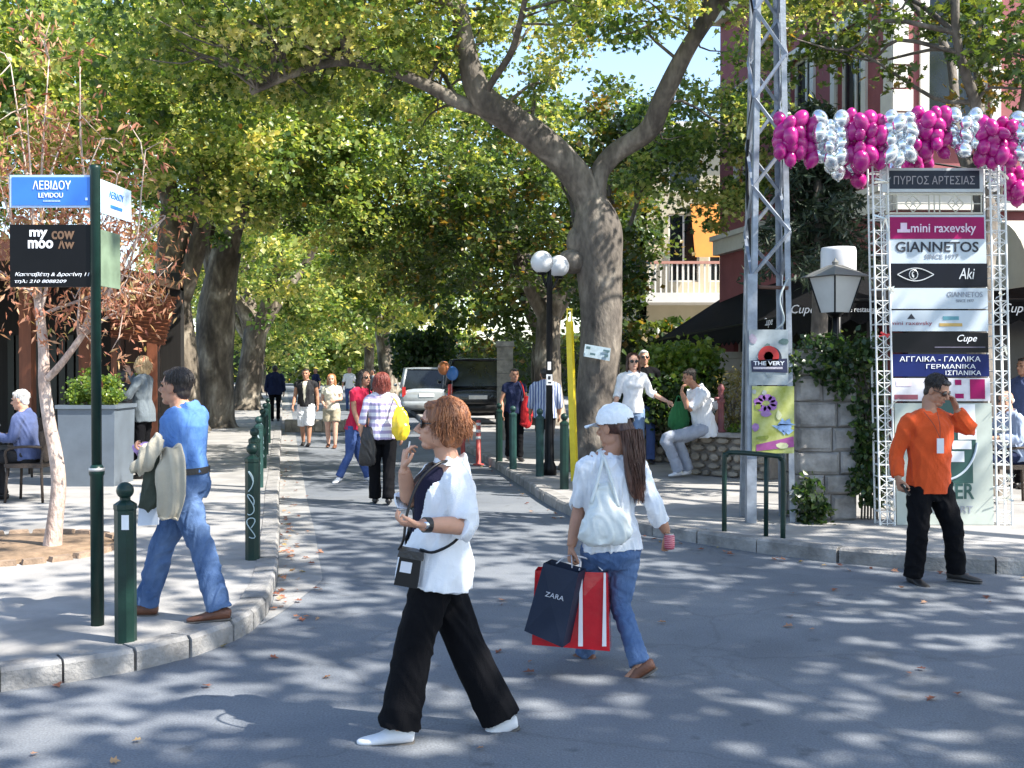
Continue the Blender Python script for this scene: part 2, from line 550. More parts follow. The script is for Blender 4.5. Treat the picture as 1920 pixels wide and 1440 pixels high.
def clump_points(centers, per, rad, rng=RNG, flat=0.6):
    n = len(centers)
    d = rng.normal(0, 1, (n * per, 3)); d /= np.linalg.norm(d, axis=1, keepdims=True)
    r = rng.uniform(0, 1, (n * per, 1)) ** 0.55
    rr = np.repeat(rad * rng.uniform(0.55, 1.35, n), per)[:, None]
    off = d * r * rr; off[:, 2] *= flat
    off[:, 2] -= 0.25 * (off[:, 0] ** 2 + off[:, 1] ** 2)
    return np.repeat(centers, per, 0) + off
def in_ellipsoids(ells, n, rng=RNG, bias=0.45):
    vol = np.array([e[1][0] * e[1][1] * e[1][2] * (e[2] if len(e) > 2 else 1) for e in ells])
    k = rng.multinomial(n, vol / vol.sum())
    out = []
    for e, m in zip(ells, k):
        d = rng.normal(0, 1, (m, 3)); d /= np.linalg.norm(d, axis=1, keepdims=True)
        r = rng.uniform(0, 1, (m, 1)) ** bias
        out.append(np.array(e[0]) + d * r * np.array(e[1]))
    return np.concatenate(out)

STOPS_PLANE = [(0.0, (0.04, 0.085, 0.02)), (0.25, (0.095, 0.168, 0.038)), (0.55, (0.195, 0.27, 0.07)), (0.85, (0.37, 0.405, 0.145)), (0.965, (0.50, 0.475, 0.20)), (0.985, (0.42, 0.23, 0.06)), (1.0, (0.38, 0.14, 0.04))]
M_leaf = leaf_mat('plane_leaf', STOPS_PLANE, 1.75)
M_leaf_dk = leaf_mat('plane_leaf_dark_and_shade', [(0.0, (0.03, 0.065, 0.016)), (0.5, (0.06, 0.10, 0.022)), (0.9, (0.10, 0.13, 0.028)), (1.0, (0.24, 0.13, 0.03))])  # darker plane leaf: shade put into some crowns, dark foliage elsewhere
M_leaf_dry = leaf_mat('dry_leaf', [(0.0, (0.17, 0.05, 0.03)), (0.4, (0.34, 0.13, 0.075)), (0.75, (0.48, 0.27, 0.17)), (0.93, (0.44, 0.31, 0.15)), (1.0, (0.16, 0.17, 0.04))], 1.2, 0.7, 0.3)
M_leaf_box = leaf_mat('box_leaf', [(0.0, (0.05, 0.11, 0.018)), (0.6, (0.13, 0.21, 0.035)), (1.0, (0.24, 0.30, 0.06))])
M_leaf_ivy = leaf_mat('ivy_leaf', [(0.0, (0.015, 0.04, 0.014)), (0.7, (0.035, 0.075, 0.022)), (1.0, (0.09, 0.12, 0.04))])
M_leaf_con = leaf_mat('conifer_needle', [(0.0, (0.012, 0.028, 0.014)), (1.0, (0.035, 0.06, 0.025))], 0.6, 0.6, 0.2)
M_bark = bark('plane_bark', [(0.06, 0.05, 0.042), (0.115, 0.097, 0.082), (0.17, 0.145, 0.12), (0.27, 0.235, 0.195)], 2.6)
M_bark_pale = bark('plane_bark_mottled', [(0.055, 0.042, 0.032), (0.10, 0.08, 0.06), (0.20, 0.165, 0.125), (0.42, 0.37, 0.30)], 2.2)
M_bark_young = bark('young_bark', [(0.38, 0.27, 0.22), (0.52, 0.40, 0.34), (0.62, 0.52, 0.46)], 6)

def knobbly(P, r, n, amp, seed):
    V, Fa = tube_arr(P, r, n, True)
    c = np.repeat(P, n, 0)
    d = V - c
    rg = np.random.default_rng(seed)
    f = np.zeros(len(V))
    for _ in range(7):
        k = rg.normal(0, 1, 3) * np.array([5, 5, 2.0]); ph = rg.uniform(0, 6.28)
        f += np.sin(V @ k + ph)
    V = c + d * (1 + amp * f / 2.6)[:, None]
    return V, Fa
def limb(mb, pts, rads, n=10, amp=0.05, sub=5, seed=0):
    P = catmull(pts, sub); r = catmull([(x,) for x in rads], sub)[:, 0]
    V, Fa = knobbly(P, r, n, amp, seed)
    mb.raw(V, Fa)
    return P, r
def twigs(mb, skel, centers, rng, r0=0.035, frac=0.5, n=5):
    """thin curved branches from the skeleton to leaf clumps"""
    SP_ = np.concatenate([p for p, _ in skel]); SR = np.concatenate([r for _, r in skel])
    for c in centers:
        if rng.uniform() > frac: continue
        d = (np.linalg.norm(SP_ - c, axis=1) + np.maximum(0, SP_[:, 2] - c[2]) * 0.6) * rng.uniform(.75, 1.35, len(SP_))
        i = int(np.argmin(d)); a = SP_[i]
        L = np.linalg.norm(c - a)
        if L < 0.3 or L > 2.3: continue
        m1 = a + (c - a) * 0.35 + rng.normal(0, 0.1 * L, 3) + np.array([0, 0, 0.08 * L])
        m2 = a + (c - a) * 0.7 + rng.normal(0, 0.08 * L, 3)
        rr = min(r0 * (0.5 + 0.25 * L), SR[i] * 0.7)
        P = catmull([a, m1, m2, c], 3)
        mb.raw(*tube_arr(P, np.linspace(rr, 0.006, len(P)), n, False))

def tree(label, base, limbs, ells, nclump, per, crad, lsize, tmpl, lm, bm, seed, group=None, name='plane_tree', twig_frac=0.4, twig_r=0.035, up=0.9, sub=5, sides=12, cat='tree', extra=None, knob=0.05):
    rng = np.random.default_rng(seed)
    root = thing(name, label, cat, base, group)
    tb = MB(); bb = MB(); skel = []
    for k, (pts, rads) in enumerate(limbs):
        P, r = limb(tb if k == 0 else bb, pts, rads, sides if k < 2 else 8, knob, sub, seed + k)
        skel.append((P, r))
    centers = in_ellipsoids(ells, nclump, rng)
    if extra is not None: centers = np.concatenate([centers, np.array(extra)])
    twigs(bb, skel[1:] if len(skel) > 1 else skel, centers, rng, twig_r, twig_frac)
    tb.build('trunk', bm, root, True)
    if bb.v: bb.build('branches', bm, root, True)
    # clumps of leaves, each with its own tint
    pos = clump_points(centers, per, crad, rng)
    tint = np.repeat(rng.normal(0, 0.24, len(centers)), per)
    rnd = np.clip(rng.beta(2.0, 2.0, len(pos)) + tint, 0, 1)
    rnd = np.where(rng.uniform(0, 1, len(pos)) < 0.008, rng.uniform(0.95, 1, len(pos)), np.minimum(rnd, .965))
    me = leaves_mesh(pos, lsize, tmpl, up, 0.8, rng, 0.4, rnd)
    cr = link_mesh('crown', me, lm, root)
    cr['kind'] = 'stuff'
    return root

GRP_T = 'plane trees lining the avenue'
# --- the big forked plane tree on the right pavement
Yb = 17.3
b0 = at(1108, 872, Yb); b0.z = PAVE
def V3(px, py, Y): return np.array(at(px, py, Y))
trunk = [V3(1108, 885, Yb), V3(1112, 830, Yb), V3(1125, 700, Yb), V3(1128, 600, Yb), V3(1122, 500, Yb), V3(1118, 430, Yb), V3(1108, 370, Yb)]
limbL = [V3(1120, 450, Yb), V3(1098, 360, Yb), V3(1040, 285, Yb - .2), V3(960, 225, Yb - .5), V3(905, 185, Yb - .7), V3(880, 120, Yb - .8), V3(862, 20, Yb - .9), V3(840, -120, Yb - 1.0)]
limbL2 = [V3(930, 205, Yb - .6), V3(870, 195, Yb - .7), V3(800, 160, Yb - .9), V3(720, 128, Yb - 1.2), V3(640, 115, Yb - 1.5), V3(560, 135, Yb - 1.8), V3(470, 175, Yb - 2.0)]
limbL3 = [V3(655, 117, Yb - 1.4), V3(640, 70, Yb - 1.6), V3(600, 10, Yb - 1.8), V3(570, -80, Yb - 2)]
limbR = [V3(1122, 440, Yb), V3(1120, 340, Yb), V3(1150, 290, Yb), V3(1215, 245, Yb - .3), V3(1245, 180, Yb - .6), V3(1290, 90, Yb - .9), V3(1345, 0, Yb - 1.2), V3(1400, -120, Yb - 1.5)]
limbR2 = [V3(1345, 0, Yb - 1.2), V3(1480, -60, Yb - 2.2), V3(1640, -90, Yb - 3.2), V3(1800, -60, Yb - 4.2)]
limbN = [V3(905, 185, Yb - .7), V3(925, 150, Yb - 1), V3(960, 95, Yb - 1.5), V3(980, 20, Yb - 2.2), V3(1000, -100, Yb - 3)]
limbM = [V3(862, 20, Yb - .9), V3(760, -40, Yb - 2.4), V3(640, -90, Yb - 4.4), V3(560, -120, Yb - 6.5)]
bigtree = tree('large forked plane tree with a burled trunk carrying a small sign', b0,
     [(trunk, [.54, .40, .33, .32, .36, .37, .22]), (limbL, [.25, .25, .24, .22, .21, .16, .12, .07]), (limbL2, [.13, .12, .10, .085, .075, .055, .03]),
      (limbL3, [.06, .055, .045, .03]), (limbR, [.20, .165, .165, .17, .15, .135, .12, .07]), (limbR2, [.09, .08, .06, .03]), (limbN, [.06, .055, .05, .04, .02]), (limbM, [.10, .09, .06, .03])],
     [((-2.4, 16.2, 7.3), (2.6, 3.4, 1.0), 1.2), ((-3.6, 15.6, 6.6), (3.0, 2.4, 1.0), 1.3), ((3.6, 16.2, 7.3), (1.6, 2.4, .8), .8), ((1.3, 16.5, 7.2), (1.8, 2.2, 1.1), 1.25),
      ((3.6, 20.0, 5.8), (2.0, 1.6, 1.2), 1.3), ((3.9, 20.0, 4.75), (1.1, 1.2, .45), 2.2), ((-0.8, 19.5, 5.6), (2.0, 1.6, 1.2), 0.8), ((3.4, 18.5, 6.2), (1.4, 1.5, .9), 1.0), ((-2.2, 18.5, 6.9), (2.4, 2.0, 1.1), 1.1), ((0.4, 17.6, 5.7), (1.3, .9, .5), .7)],
     455, 100, 0.50, 0.105, LEAF_LOBED, M_leaf, M_bark, 101, GRP_T, twig_frac=0.5, sub=7, sides=18, knob=0.045)
# burl on the trunk
bl = MB(); bl.ball(V3(1075, 490, Yb - .05), (.26, .25, .20), 14, 10); bl.ball(V3(1090, 455, Yb), (.24, .28, .3), 14, 10)
bl.ball(V3(1142, 430, Yb), (.2, .26, .26), 12, 9)
bl.build('burl', M_bark, bigtree, True)

def generic(base, fork, H, seed, spread=3.0, r=0.4, lean=(0, 0)):
    rg = np.random.default_rng(seed)
    b = np.array(base, float); top = b + np.array([lean[0], lean[1], fork])
    L = [([b - [0, 0, .1], b + (top - b) * .15, b + (top - b) * .5 + rg.normal(0, .08, 3), top], [r * 1.5, r * 1.08, r * .92, r * .85])]
    k = 4
    a0 = rg.uniform(0, 6.28)
    for i in range(k):
        a = a0 + i * 6.28 / k + rg.normal(0, .3)
        d = np.array([math.cos(a), math.sin(a), 0]) * spread * rg.uniform(.7, 1.1)
        e = top + d + np.array([0, 0, H - fork])
        L.append(([top - [0, 0, .35], top + d * .3 + [0, 0, (H - fork) * .25], top + d * .65 + [0, 0, (H - fork) * .6] + rg.normal(0, .2, 3), e], [r * .6, r * .45, r * .3, .05]))
    return L
# --- left row, trunks A and B behind the cafe corner
YA, YB = 27.0, 29.5
A0 = gp(345, 800, PAVE); A0 = Vector((at(345, 800, YA).x, YA, PAVE))
limbsA = [([V3(345, 812, YA), V3(342, 770, YA), V3(335, 640, YA), V3(322, 520, YA), V3(330, 400, YA)], [.62, .46, .42, .40, .38]),
          ([V3(325, 460, YA), V3(360, 380, YA - .2), V3(385, 320, YA - .4), V3(350, 230, YA - .8), V3(300, 150, YA - 1)], [.3, .22, .19, .16, .10]),
          ([V3(383, 330, YA - .4), V3(430, 285, YA - .7), V3(470, 225, YA - 1.2), V3(500, 170, YA - 1.8)], [.17, .15, .13, .08]),
          ([V3(340, 560, YA), V3(365, 480, YA - .3), V3(385, 400, YA - .4), V3(390, 320, YA - .5)], [.26, .22, .2, .18]),
          ([V3(330, 410, YA), V3(280, 250, YA - 1), V3(200, 80, YA - 2), V3(120, -60, YA - 3)], [.25, .2, .14, .06])]
tree('tall plane tree with pale forked limbs behind the dry leaved sapling', A0, limbsA,
     [((-8.5, 25.5, 8.2), (5.2, 4.2, 2.4), 1), ((-10.5, 22, 7.6), (4.2, 3.6, 2.8), 1.0), ((-5.2, 23.5, 7.4), (2.6, 2.6, 2.2), 1.1), ((-6.6, 24.5, 5.2), (1.3, 1.2, 1.0), 1.2)],
     430, 105, 0.62, 0.125, LEAF_MID, M_leaf, M_bark_pale, 202, GRP_T, twig_frac=0.3)
B0 = Vector((at(402, 800, YB).x, YB, PAVE))
limbsB = [([V3(402, 812, YB), V3(402, 780, YB), V3(404, 660, YB), V3(408, 560, YB), V3(425, 470, YB)], [.78, .54, .50, .46, .40]),
          ([V3(415, 520, YB), V3(440, 420, YB - .4), V3(470, 330, YB - 1), V3(520, 200, YB - 2)], [.3, .25, .2, .1]),
          ([V3(412, 540, YB), V3(385, 420, YB + .3), V3(360, 300, YB + .5), V3(330, 160, YB + 1)], [.3, .25, .2, .1])]
tree('thick trunked plane tree with peeling bark at the pavement edge', B0, limbsB,
     [((-7.4, 29.5, 8.0), (5.0, 4.5, 2.6), 1), ((-4.6, 27, 7.4), (3.2, 2.6, 2.6), 1.1), ((-4.0, 29, 5.2), (2.0, 2.2, 1.5), 1.1)],
     400, 100, 0.66, 0.13, LEAF_MID, M_leaf, M_bark_pale, 303, GRP_T, twig_frac=0.3)
def avenue(label, base, ells, seed, n, r=.42, fork=3.2, H=7.5, lean=(0, 0), per=66, ls=0.21, crad=0.74, lm=None):
    tree(label, Vector(base), generic(base, fork, H, seed, 3.2, r, lean), ells, n, per, crad, ls, LEAF_PLAIN, lm or M_leaf, M_bark_pale, seed, GRP_T, twig_frac=0.15, sides=10)
avenue('plane tree third along the cafe side row behind the peeling one', (at(458, 750, 42).x, 42, PAVE),
       [((-9.6, 41, 8.2), (5.5, 5, 4.2)), ((-6.4, 39, 5.6), (2.6, 2.8, 2.2)), ((-8.6, 38, 4.3), (1.4, 1.6, 1.2))], 404, 240, .5, lean=(.5, 0))
avenue('plane tree fourth along the cafe side row', (-13.3, 56, PAVE), [((-12.6, 55, 8.0), (5.5, 5.5, 4.6)), ((-9.6, 53, 5.2), (2.8, 3, 2.0))], 405, 230, .45, ls=.27, crad=.9)
avenue('plane tree fifth along the cafe side row far down the avenue', (-16.8, 72, PAVE), [((-15.6, 71, 8.0), (6, 6, 5)), ((-12.5, 70, 5), (3, 3, 2))], 406, 200, .45, ls=.34, crad=1.05)
avenue('plane tree sixth along the cafe side row at the far end', (-20.6, 90, PAVE), [((-19.5, 90, 8.0), (7, 6, 6))], 407, 170, .45, ls=.4, crad=1.5)
avenue('plane tree with shade put into its leaf colour behind the globe lamp', (1.05, 31, PAVE),
       [((-0.6, 29.5, 7.0), (4.6, 4.2, 3.2)), ((-1.2, 28.0, 4.9), (2.8, 2.2, 1.6)), ((2.6, 30, 5.2), (2.2, 2.4, 2.2)), ((-3.6, 31, 5.6), (2.0, 2.6, 2.0))], 408, 330, .42, per=90, ls=.16, crad=.62, lm=M_leaf_dk)  # the darker leaf copy puts shade into this crown's colour
avenue('leaning dark plane tree beyond the silver car', (-6.6, 60, PAVE), [((-6.4, 58, 7.6), (5, 5, 4)), ((-8.2, 55, 5.4), (2.6, 3, 1.8)), ((-3, 54, 6), (3, 3, 3))], 409, 240, .48, 4.0, 8, (-.5, 0), ls=.27, crad=.9)
avenue('plane tree past the leaning one on the car side', (-10.4, 80, PAVE), [((-9.4, 79, 7.6), (6, 6, 5))], 410, 180, .42, ls=.36, crad=1.1)
avenue('plane tree closing the avenue at its far end', (-17.0, 112, PAVE), [((-17.5, 110, 7.5), (10, 6, 7))], 411, 220, .5, ls=.6, crad=1.9)
avenue('bushy plane tree spreading behind the parked cars', (1.2, 46, PAVE), [((0.2, 45, 6.6), (5.4, 4.5, 4.2)), ((5.5, 44, 6), (3.5, 3.5, 3.5))], 412, 240, .4, ls=.3, crad=1.0, lm=M_leaf_dk)
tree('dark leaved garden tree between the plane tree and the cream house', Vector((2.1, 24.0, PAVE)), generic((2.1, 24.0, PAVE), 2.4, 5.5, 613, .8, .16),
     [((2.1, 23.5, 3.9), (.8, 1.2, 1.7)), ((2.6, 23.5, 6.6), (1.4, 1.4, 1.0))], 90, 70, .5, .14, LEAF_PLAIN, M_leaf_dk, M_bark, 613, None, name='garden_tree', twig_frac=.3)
def hedge_run(label, A, B, h, th, n, ls, seed, lm):
    rg = np.random.default_rng(seed); A, B = np.array(A, float), np.array(B, float)
    c = A + (B - A) * rg.uniform(0, 1, (n, 1)); d = (B - A) / np.linalg.norm(B - A)
    pos = np.column_stack([c + np.array([-d[1], d[0]]) * rg.uniform(-th, th, (n, 1)), PAVE + h * (1 - rg.uniform(0, 1, n) ** 1.6)])
    rt_ = thing('hedge', label, 'hedge', (*((A + B) / 2), PAVE))
    o = link_mesh('foliage', leaves_mesh(pos, ls, LEAF_PLAIN, .5, 1.0, rg), lm, rt_); o['kind'] = 'stuff'
    b = MB(); m_ = (A + B) / 2; b.box((m_[0], m_[1], PAVE + h * .45), (np.linalg.norm(B - A), th * 1.2, h * .9), math.atan2(d[1], d[0])); b.build('twig_core', mat('hedge_twigs', (.02, .03, .012), .95, .4, 8), rt_)
hedge_run('long dark hedge running behind the parked cars', (7.5, 49), (-8.5, 104), 3.4, .6, 9000, .38, 71, M_leaf_dk)
hedge_run('long hedge closing the cafe side of the avenue', (-14.5, 31), (-29, 112), 3.2, .6, 9000, .4, 72, M_leaf_dk)
hedge_run('tall hedge closing the far end of the avenue', (-36, 124), (-4, 122), 5.5, .8, 7000, .6, 73, M_leaf)
hedge_run('garden hedge between the cream house and the pink house', (1.9, 27.5), (9.5, 27.5), 2.7, .5, 5000, .22, 74, M_leaf_dk)
tree('plane tree with shade put into its leaf colour hanging over the balloons in front of the pink house', Vector((6.0, 13.9, PAVE)), generic((6.0, 13.9, PAVE), 3.9, 7.0, 614, 1.8, .17),
     [((4.4, 14.0, 5.9), (1.7, .9, .9), 1.2), ((5.9, 13.6, 5.6), (1.1, .8, .9), 1.2), ((5.2, 13.6, 7.4), (2.4, 1.4, .7), .6), ((6.1, 12.6, 5.4), (.8, .6, .7), 2.0)], 66, 66, .45, .115, LEAF_LOBED, M_leaf_dk, M_bark, 614, 'plane trees of the crossing street', twig_frac=.4)  # dark leaf copy stands in for shade on this crown
# --- unseen trees of the crossing street, placed so their crowns shade the crossing
def shade_tree(label, base, ells, seed, n, per=44, ls=.25, crad=.9):
    tree(label, Vector(base), generic(base, 4.2, 9.6, seed, 4.2, .38), ells, n, per, crad, ls, LEAF_PLAIN, M_leaf, M_bark, seed, 'plane trees of the crossing street', twig_frac=.35)
shade_tree('unseen plane tree right of the balloon garland placed to shade the crossing', (11.2, 6.2, PAVE),
          [((9.2, 4.2, 9.4), (5.2, 4.6, 2.2)), ((4.6, 7.4, 10.0), (3.6, 3.6, 1.1), 0.95)], 501, 150)
shade_tree('unseen plane tree of the crossing street placed to shade the road', (13.4, -1.6, PAVE),
          [((10.4, -0.6, 9.4), (5.2, 4.0, 2.2)), ((5.6, 1.2, 9.8), (2.6, 2.6, 1.1), .8)], 502, 150)
# foliage in front of the tall cream house and at the far left
tree('leafy plane tree rooted beside the cafe terrace', Vector((-12.5, 19.5, PAVE)), generic((-12.5, 19.5, PAVE), 3.4, 8, 503, 3, .35),
     [((-9.6, 19.5, 7.0), (4.0, 3.2, 1.6)), ((-8.0, 18.2, 5.4), (2.6, 1.8, 1.5)), ((-5.2, 18.5, 7.0), (2.2, 2.0, 1.4))], 260, 95, .6, .115, LEAF_MID, M_leaf, M_bark_pale, 503, 'plane trees beside the cafe', twig_frac=.3)

# --- the dry leaved sapling on the left pavement
Ys = 9.7
s0 = Vector((at(97, 1028, Ys).x, Ys, PAVE))
trk = [V3(97, 1036, Ys), V3(103, 980, Ys), V3(110, 910, Ys), V3(104, 850, Ys), V3(92, 790, Ys), V3(83, 720, Ys), V3(82, 660, Ys), V3(76, 600, Ys), V3(66, 520, Ys)]
sl = [(trk, [.085, .068, .062, .058, .054, .05, .045, .04, .03]),
      ([V3(86, 712, Ys), V3(110, 688, Ys - .05), V3(150, 635, Ys - .1), V3(200, 560, Ys - .1), V3(250, 460, Ys), V3(310, 408, Ys + .1)], [.035, .032, .028, .02, .015, .006])]
rgs = np.random.default_rng(77)
ends = []
for k, (px, py) in enumerate([(20, 120), (92, 110), (150, 125), (50, 200), (130, 230), (190, 260), (220, 330), (270, 310), (280, 430), (310, 405), (240, 520), (150, 540), (30, 540), (10, 420), (15, 330), (280, 540), (200, 430), (110, 330), (60, 330), (160, 400), (-30, 250), (-40, 480), (300, 560), (230, 590)]):
    s_ = [(66, 520), (76, 590), (200, 560), (150, 635)][k % 4] if px > 90 else (70, 560)
    e = V3(px, py, Ys + rgs.uniform(-.5, .6)); a = V3(s_[0], s_[1], Ys)
    m_ = (a + e) / 2 + rgs.normal(0, .09, 3)
    sl.append(([a, m_, e], [.016, .011, .004]))
    ends += [e, m_ * .5 + e * .5, m_]
ends = np.array(ends)
rt = thing('sapling', 'young street tree with pale pink trunk and dry brown leaves', 'tree', s0)
tb = MB(); bb = MB()
for k, (p, r_) in enumerate(sl):
    limb(tb if k == 0 else bb, p, r_, 10 if k < 2 else 6, .03, 4, 700 + k)
cl = np.repeat(ends, 4, 0) + rgs.normal(0, .17, (len(ends) * 4, 3))
for c in cl[::2]:
    i = int(np.argmin(np.linalg.norm(ends - c, axis=1))); bb.tube([ends[i], (ends[i] + c) / 2 + rgs.normal(0, .03, 3), c], [.006, .005, .003], 4)
tb.build('trunk', M_bark_young, rt, True); bb.build('branches', M_bark_young, rt, True)
pos = clump_points(cl, 15, .18, rgs, 1.0)
me = leaves_mesh(pos, .085, LEAF_NARROW, .3, 1.0, rgs, 1.5)
o = link_mesh('crown', me, M_leaf_dry, rt); o['kind'] = 'stuff'
# its planting pit
pit = thing('tree_pit', 'planting pit of bare soil with a low rim of clay edging round the sapling', 'tree pit', (s0.x, s0.y, PAVE))
b = MB(); b.lathe((s0.x - .35, s0.y, PAVE), [(.86, -.02), (.86, .012), (.5, .03), (0.0001, .04)], 28); b.build('soil', M_soil, pit, True)
b = MB()
for k in range(26):
    a = 2 * math.pi * k / 26
    c = Vector((s0.x - .35 + .9 * math.cos(a), s0.y + .9 * math.sin(a), PAVE + .02))
    b2 = MB(); b2.box(c - Vector((0, 0, .012)), (.20, .09, .07), a + math.pi / 2, taper=.8); b2.build('edging_brick', mat('edging_clay', (.24, .17, .12), .95, .4, 8, .6), pit)

# --- fallen leaves
n = 300
pts = []
for _ in range(120):
    i = random.randrange(len(sel) - 1); p = sel[i] + (sel[i + 1] - sel[i]) * random.random()
    if p[1] < 7.2: continue
    q = p + np.array([abs(random.gauss(0, .16)) + .03, 0]); pts.append((q[0], q[1], .016))
for _ in range(60): pts.append((random.uniform(-3, 5), random.uniform(4.2, 9), .014))
for _ in range(90):
    i = random.randrange(len(RK) - 1); p = RK[i] + (RK[i + 1] - RK[i]) * random.random()
    if p[1] < 30 and p[0] < 8: pts.append((p[0] - abs(random.gauss(0, .15)) - .05, p[1] - abs(random.gauss(0, .12)) - .03, .016))
me = leaves_mesh(np.array(pts), .06, LEAF_LOBED, 3.0, .5)
tag(link_mesh('fallen_leaves', me, M_leaf_dry), 'dry fallen leaves scattered along the gutter and road', 'leaves', kind='stuff')
# ================================================================== people
def loft(P, A, B, side, n=22, k=3):
    """closed tube of elliptical rings: P centres, A half width along side, B half depth"""
    P = np.array([tuple(p) for p in P], float)
    S = np.array([tuple(s) for s in side], float) if np.ndim(side) == 2 else np.tile(np.array(tuple(side), float), (len(P), 1))
    if k > 1:
        Q = catmull(np.hstack([P, np.array(A, float)[:, None], np.array(B, float)[:, None], S]), k)
        P, A, B, S = Q[:, :3], Q[:, 3], Q[:, 4], Q[:, 5:8]
    T = frames(P)
    V = []
    a = np.arange(n) * 2 * np.pi / n
    for i in range(len(P)):
        s = S[i] - T[i] * np.dot(S[i], T[i])
        l = np.linalg.norm(s)
        if l < 1e-5: s = np.cross(T[i], [0.3, 0.9, 0.1]); l = np.linalg.norm(s)
        s /= l
        o = np.cross(T[i], s)
        V.append(P[i] + abs(A[i]) * np.cos(a)[:, None] * s + abs(B[i]) * np.sin(a)[:, None] * o)
    V = np.concatenate(V)
    m = len(P); Fa = []
    for q in range(m - 1):
        for i in range(n):
            j = (i + 1) % n
            Fa.append((q * n + i, q * n + j, (q + 1) * n + j, (q + 1) * n + i))
    Fa.append(tuple(range(n - 1, -1, -1))); Fa.append(tuple(range((m - 1) * n, m * n)))
    return V, Fa
def ellip(c, ax, r, n=18, m=12):
    """ellipsoid with axes ax (3 vectors) and radii r"""
    V = []; Fa = []
    ax = [np.array(tuple(v), float) for v in ax]; c = np.array(tuple(c), float)
    for k in range(1, m):
        th = math.pi * k / m
        for i in range(n):
            a = 2 * math.pi * i / n
            V.append(c + r[0] * math.sin(th) * math.cos(a) * ax[0] + r[1] * math.sin(th) * math.sin(a) * ax[1] + r[2] * math.cos(th) * ax[2])
    V.append(c + r[2] * ax[2]); V.append(c - r[2] * ax[2])
    t, b = len(V) - 2, len(V) - 1
    for k in range(m - 2):
        for i in range(n):
            j = (i + 1) % n
            Fa.append((k * n + j, k * n + i, (k + 1) * n + i, (k + 1) * n + j))
    for i in range(n):
        j = (i + 1) % n
        Fa.append((t, i, j)); Fa.append((b, (m - 2) * n + j, (m - 2) * n + i))
    return np.array(V), Fa
def remesh(parts, voxel, smooth=2):
    mb = MB()
    for V, Fa in parts: mb.raw(V, Fa)
    me = mb.mesh()
    ob = bpy.data.objects.new('tmp', me); col.objects.link(ob)
    m = ob.modifiers.new('r', 'REMESH'); m.mode = 'VOXEL'; m.voxel_size = voxel; m.adaptivity = 0.0
    if smooth:
        s = ob.modifiers.new('s', 'SMOOTH'); s.factor = 0.5; s.iterations = smooth
    dg = bpy.context.evaluated_depsgraph_get()
    out = bpy.data.meshes.new_from_object(ob.evaluated_get(dg))
    bpy.data.objects.remove(ob); bpy.data.meshes.remove(me)
    return out
def verts(me):
    a = np.zeros(len(me.vertices) * 3); me.vertices.foreach_get('co', a); return a.reshape(-1, 3)
def setv(me, co): me.vertices.foreach_set('co', co.ravel()); me.update()
def faces(me): return [tuple(p.vertices) for p in me.polygons]
def join_mesh(meshes):
    mb = MB()
    for m in meshes:
        mb.raw(verts(m), faces(m)); bpy.data.meshes.remove(m)
    return mb.mesh()
def wrinkle(me, amp, wl, seed, stretch=(1, 1, 1)):
    """cloth folds: ridged, warped waves pushed along the normals"""
    rg = np.random.default_rng(seed)
    co = verts(me)
    no = np.zeros(len(me.vertices) * 3, dtype=np.float32); me.vertex_normals.foreach_get('vector', no); no = no.reshape(-1, 3)
    X = co * np.array(stretch)
    w = np.zeros_like(X)
    for _ in range(3):
        k = rg.normal(0, 1, 3) * 2 * np.pi / (wl * 3.2); w += np.sin(X @ k + rg.uniform(0, 6))[:, None] * rg.normal(0, 1, 3) * wl * .3
    f = np.zeros(len(X))
    for i in range(5):
        k = rg.normal(0, 1, 3); k *= 2 * np.pi / (wl * rg.uniform(.7, 1.6)) / np.linalg.norm(k)
        f += (1 - 2 * np.abs(np.sin(((X + w) @ k) / 2 + rg.uniform(0, 6)))) * rg.uniform(.5, 1)
    setv(me, co + no * (f * amp / 2)[:, None])
def drop_faces(me, mask):
    """keep only faces whose verts are not all masked"""
    co = verts(me)
    Fa = [f for f in faces(me) if not all(mask[i] for i in f)]
    used = sorted({i for f in Fa for i in f}); mp = {v: i for i, v in enumerate(used)}
    mb = MB(); mb.raw(co[used], [[mp[i] for i in f] for f in Fa])
    bpy.data.meshes.remove(me)
    return mb.mesh()

def skin_mat(name, c):
    if name in MATS: return MATS[name]
    m = mat(name, c, .5, .10, 14, .08, 160, spec=.35)
    b = m.node_tree.nodes['Principled BSDF']
    b.inputs['Subsurface Weight'].default_value = .12
    b.inputs['Subsurface Radius'].default_value = (.01, .004, .002)
    return m
def hair_mat(name, c, c2):
    if name in MATS: return MATS[name]
    return mat(name, c, .42, 0, 26, .35, 60, spec=.5, c2=c2, stretch=(2.2, 2.2, .35))

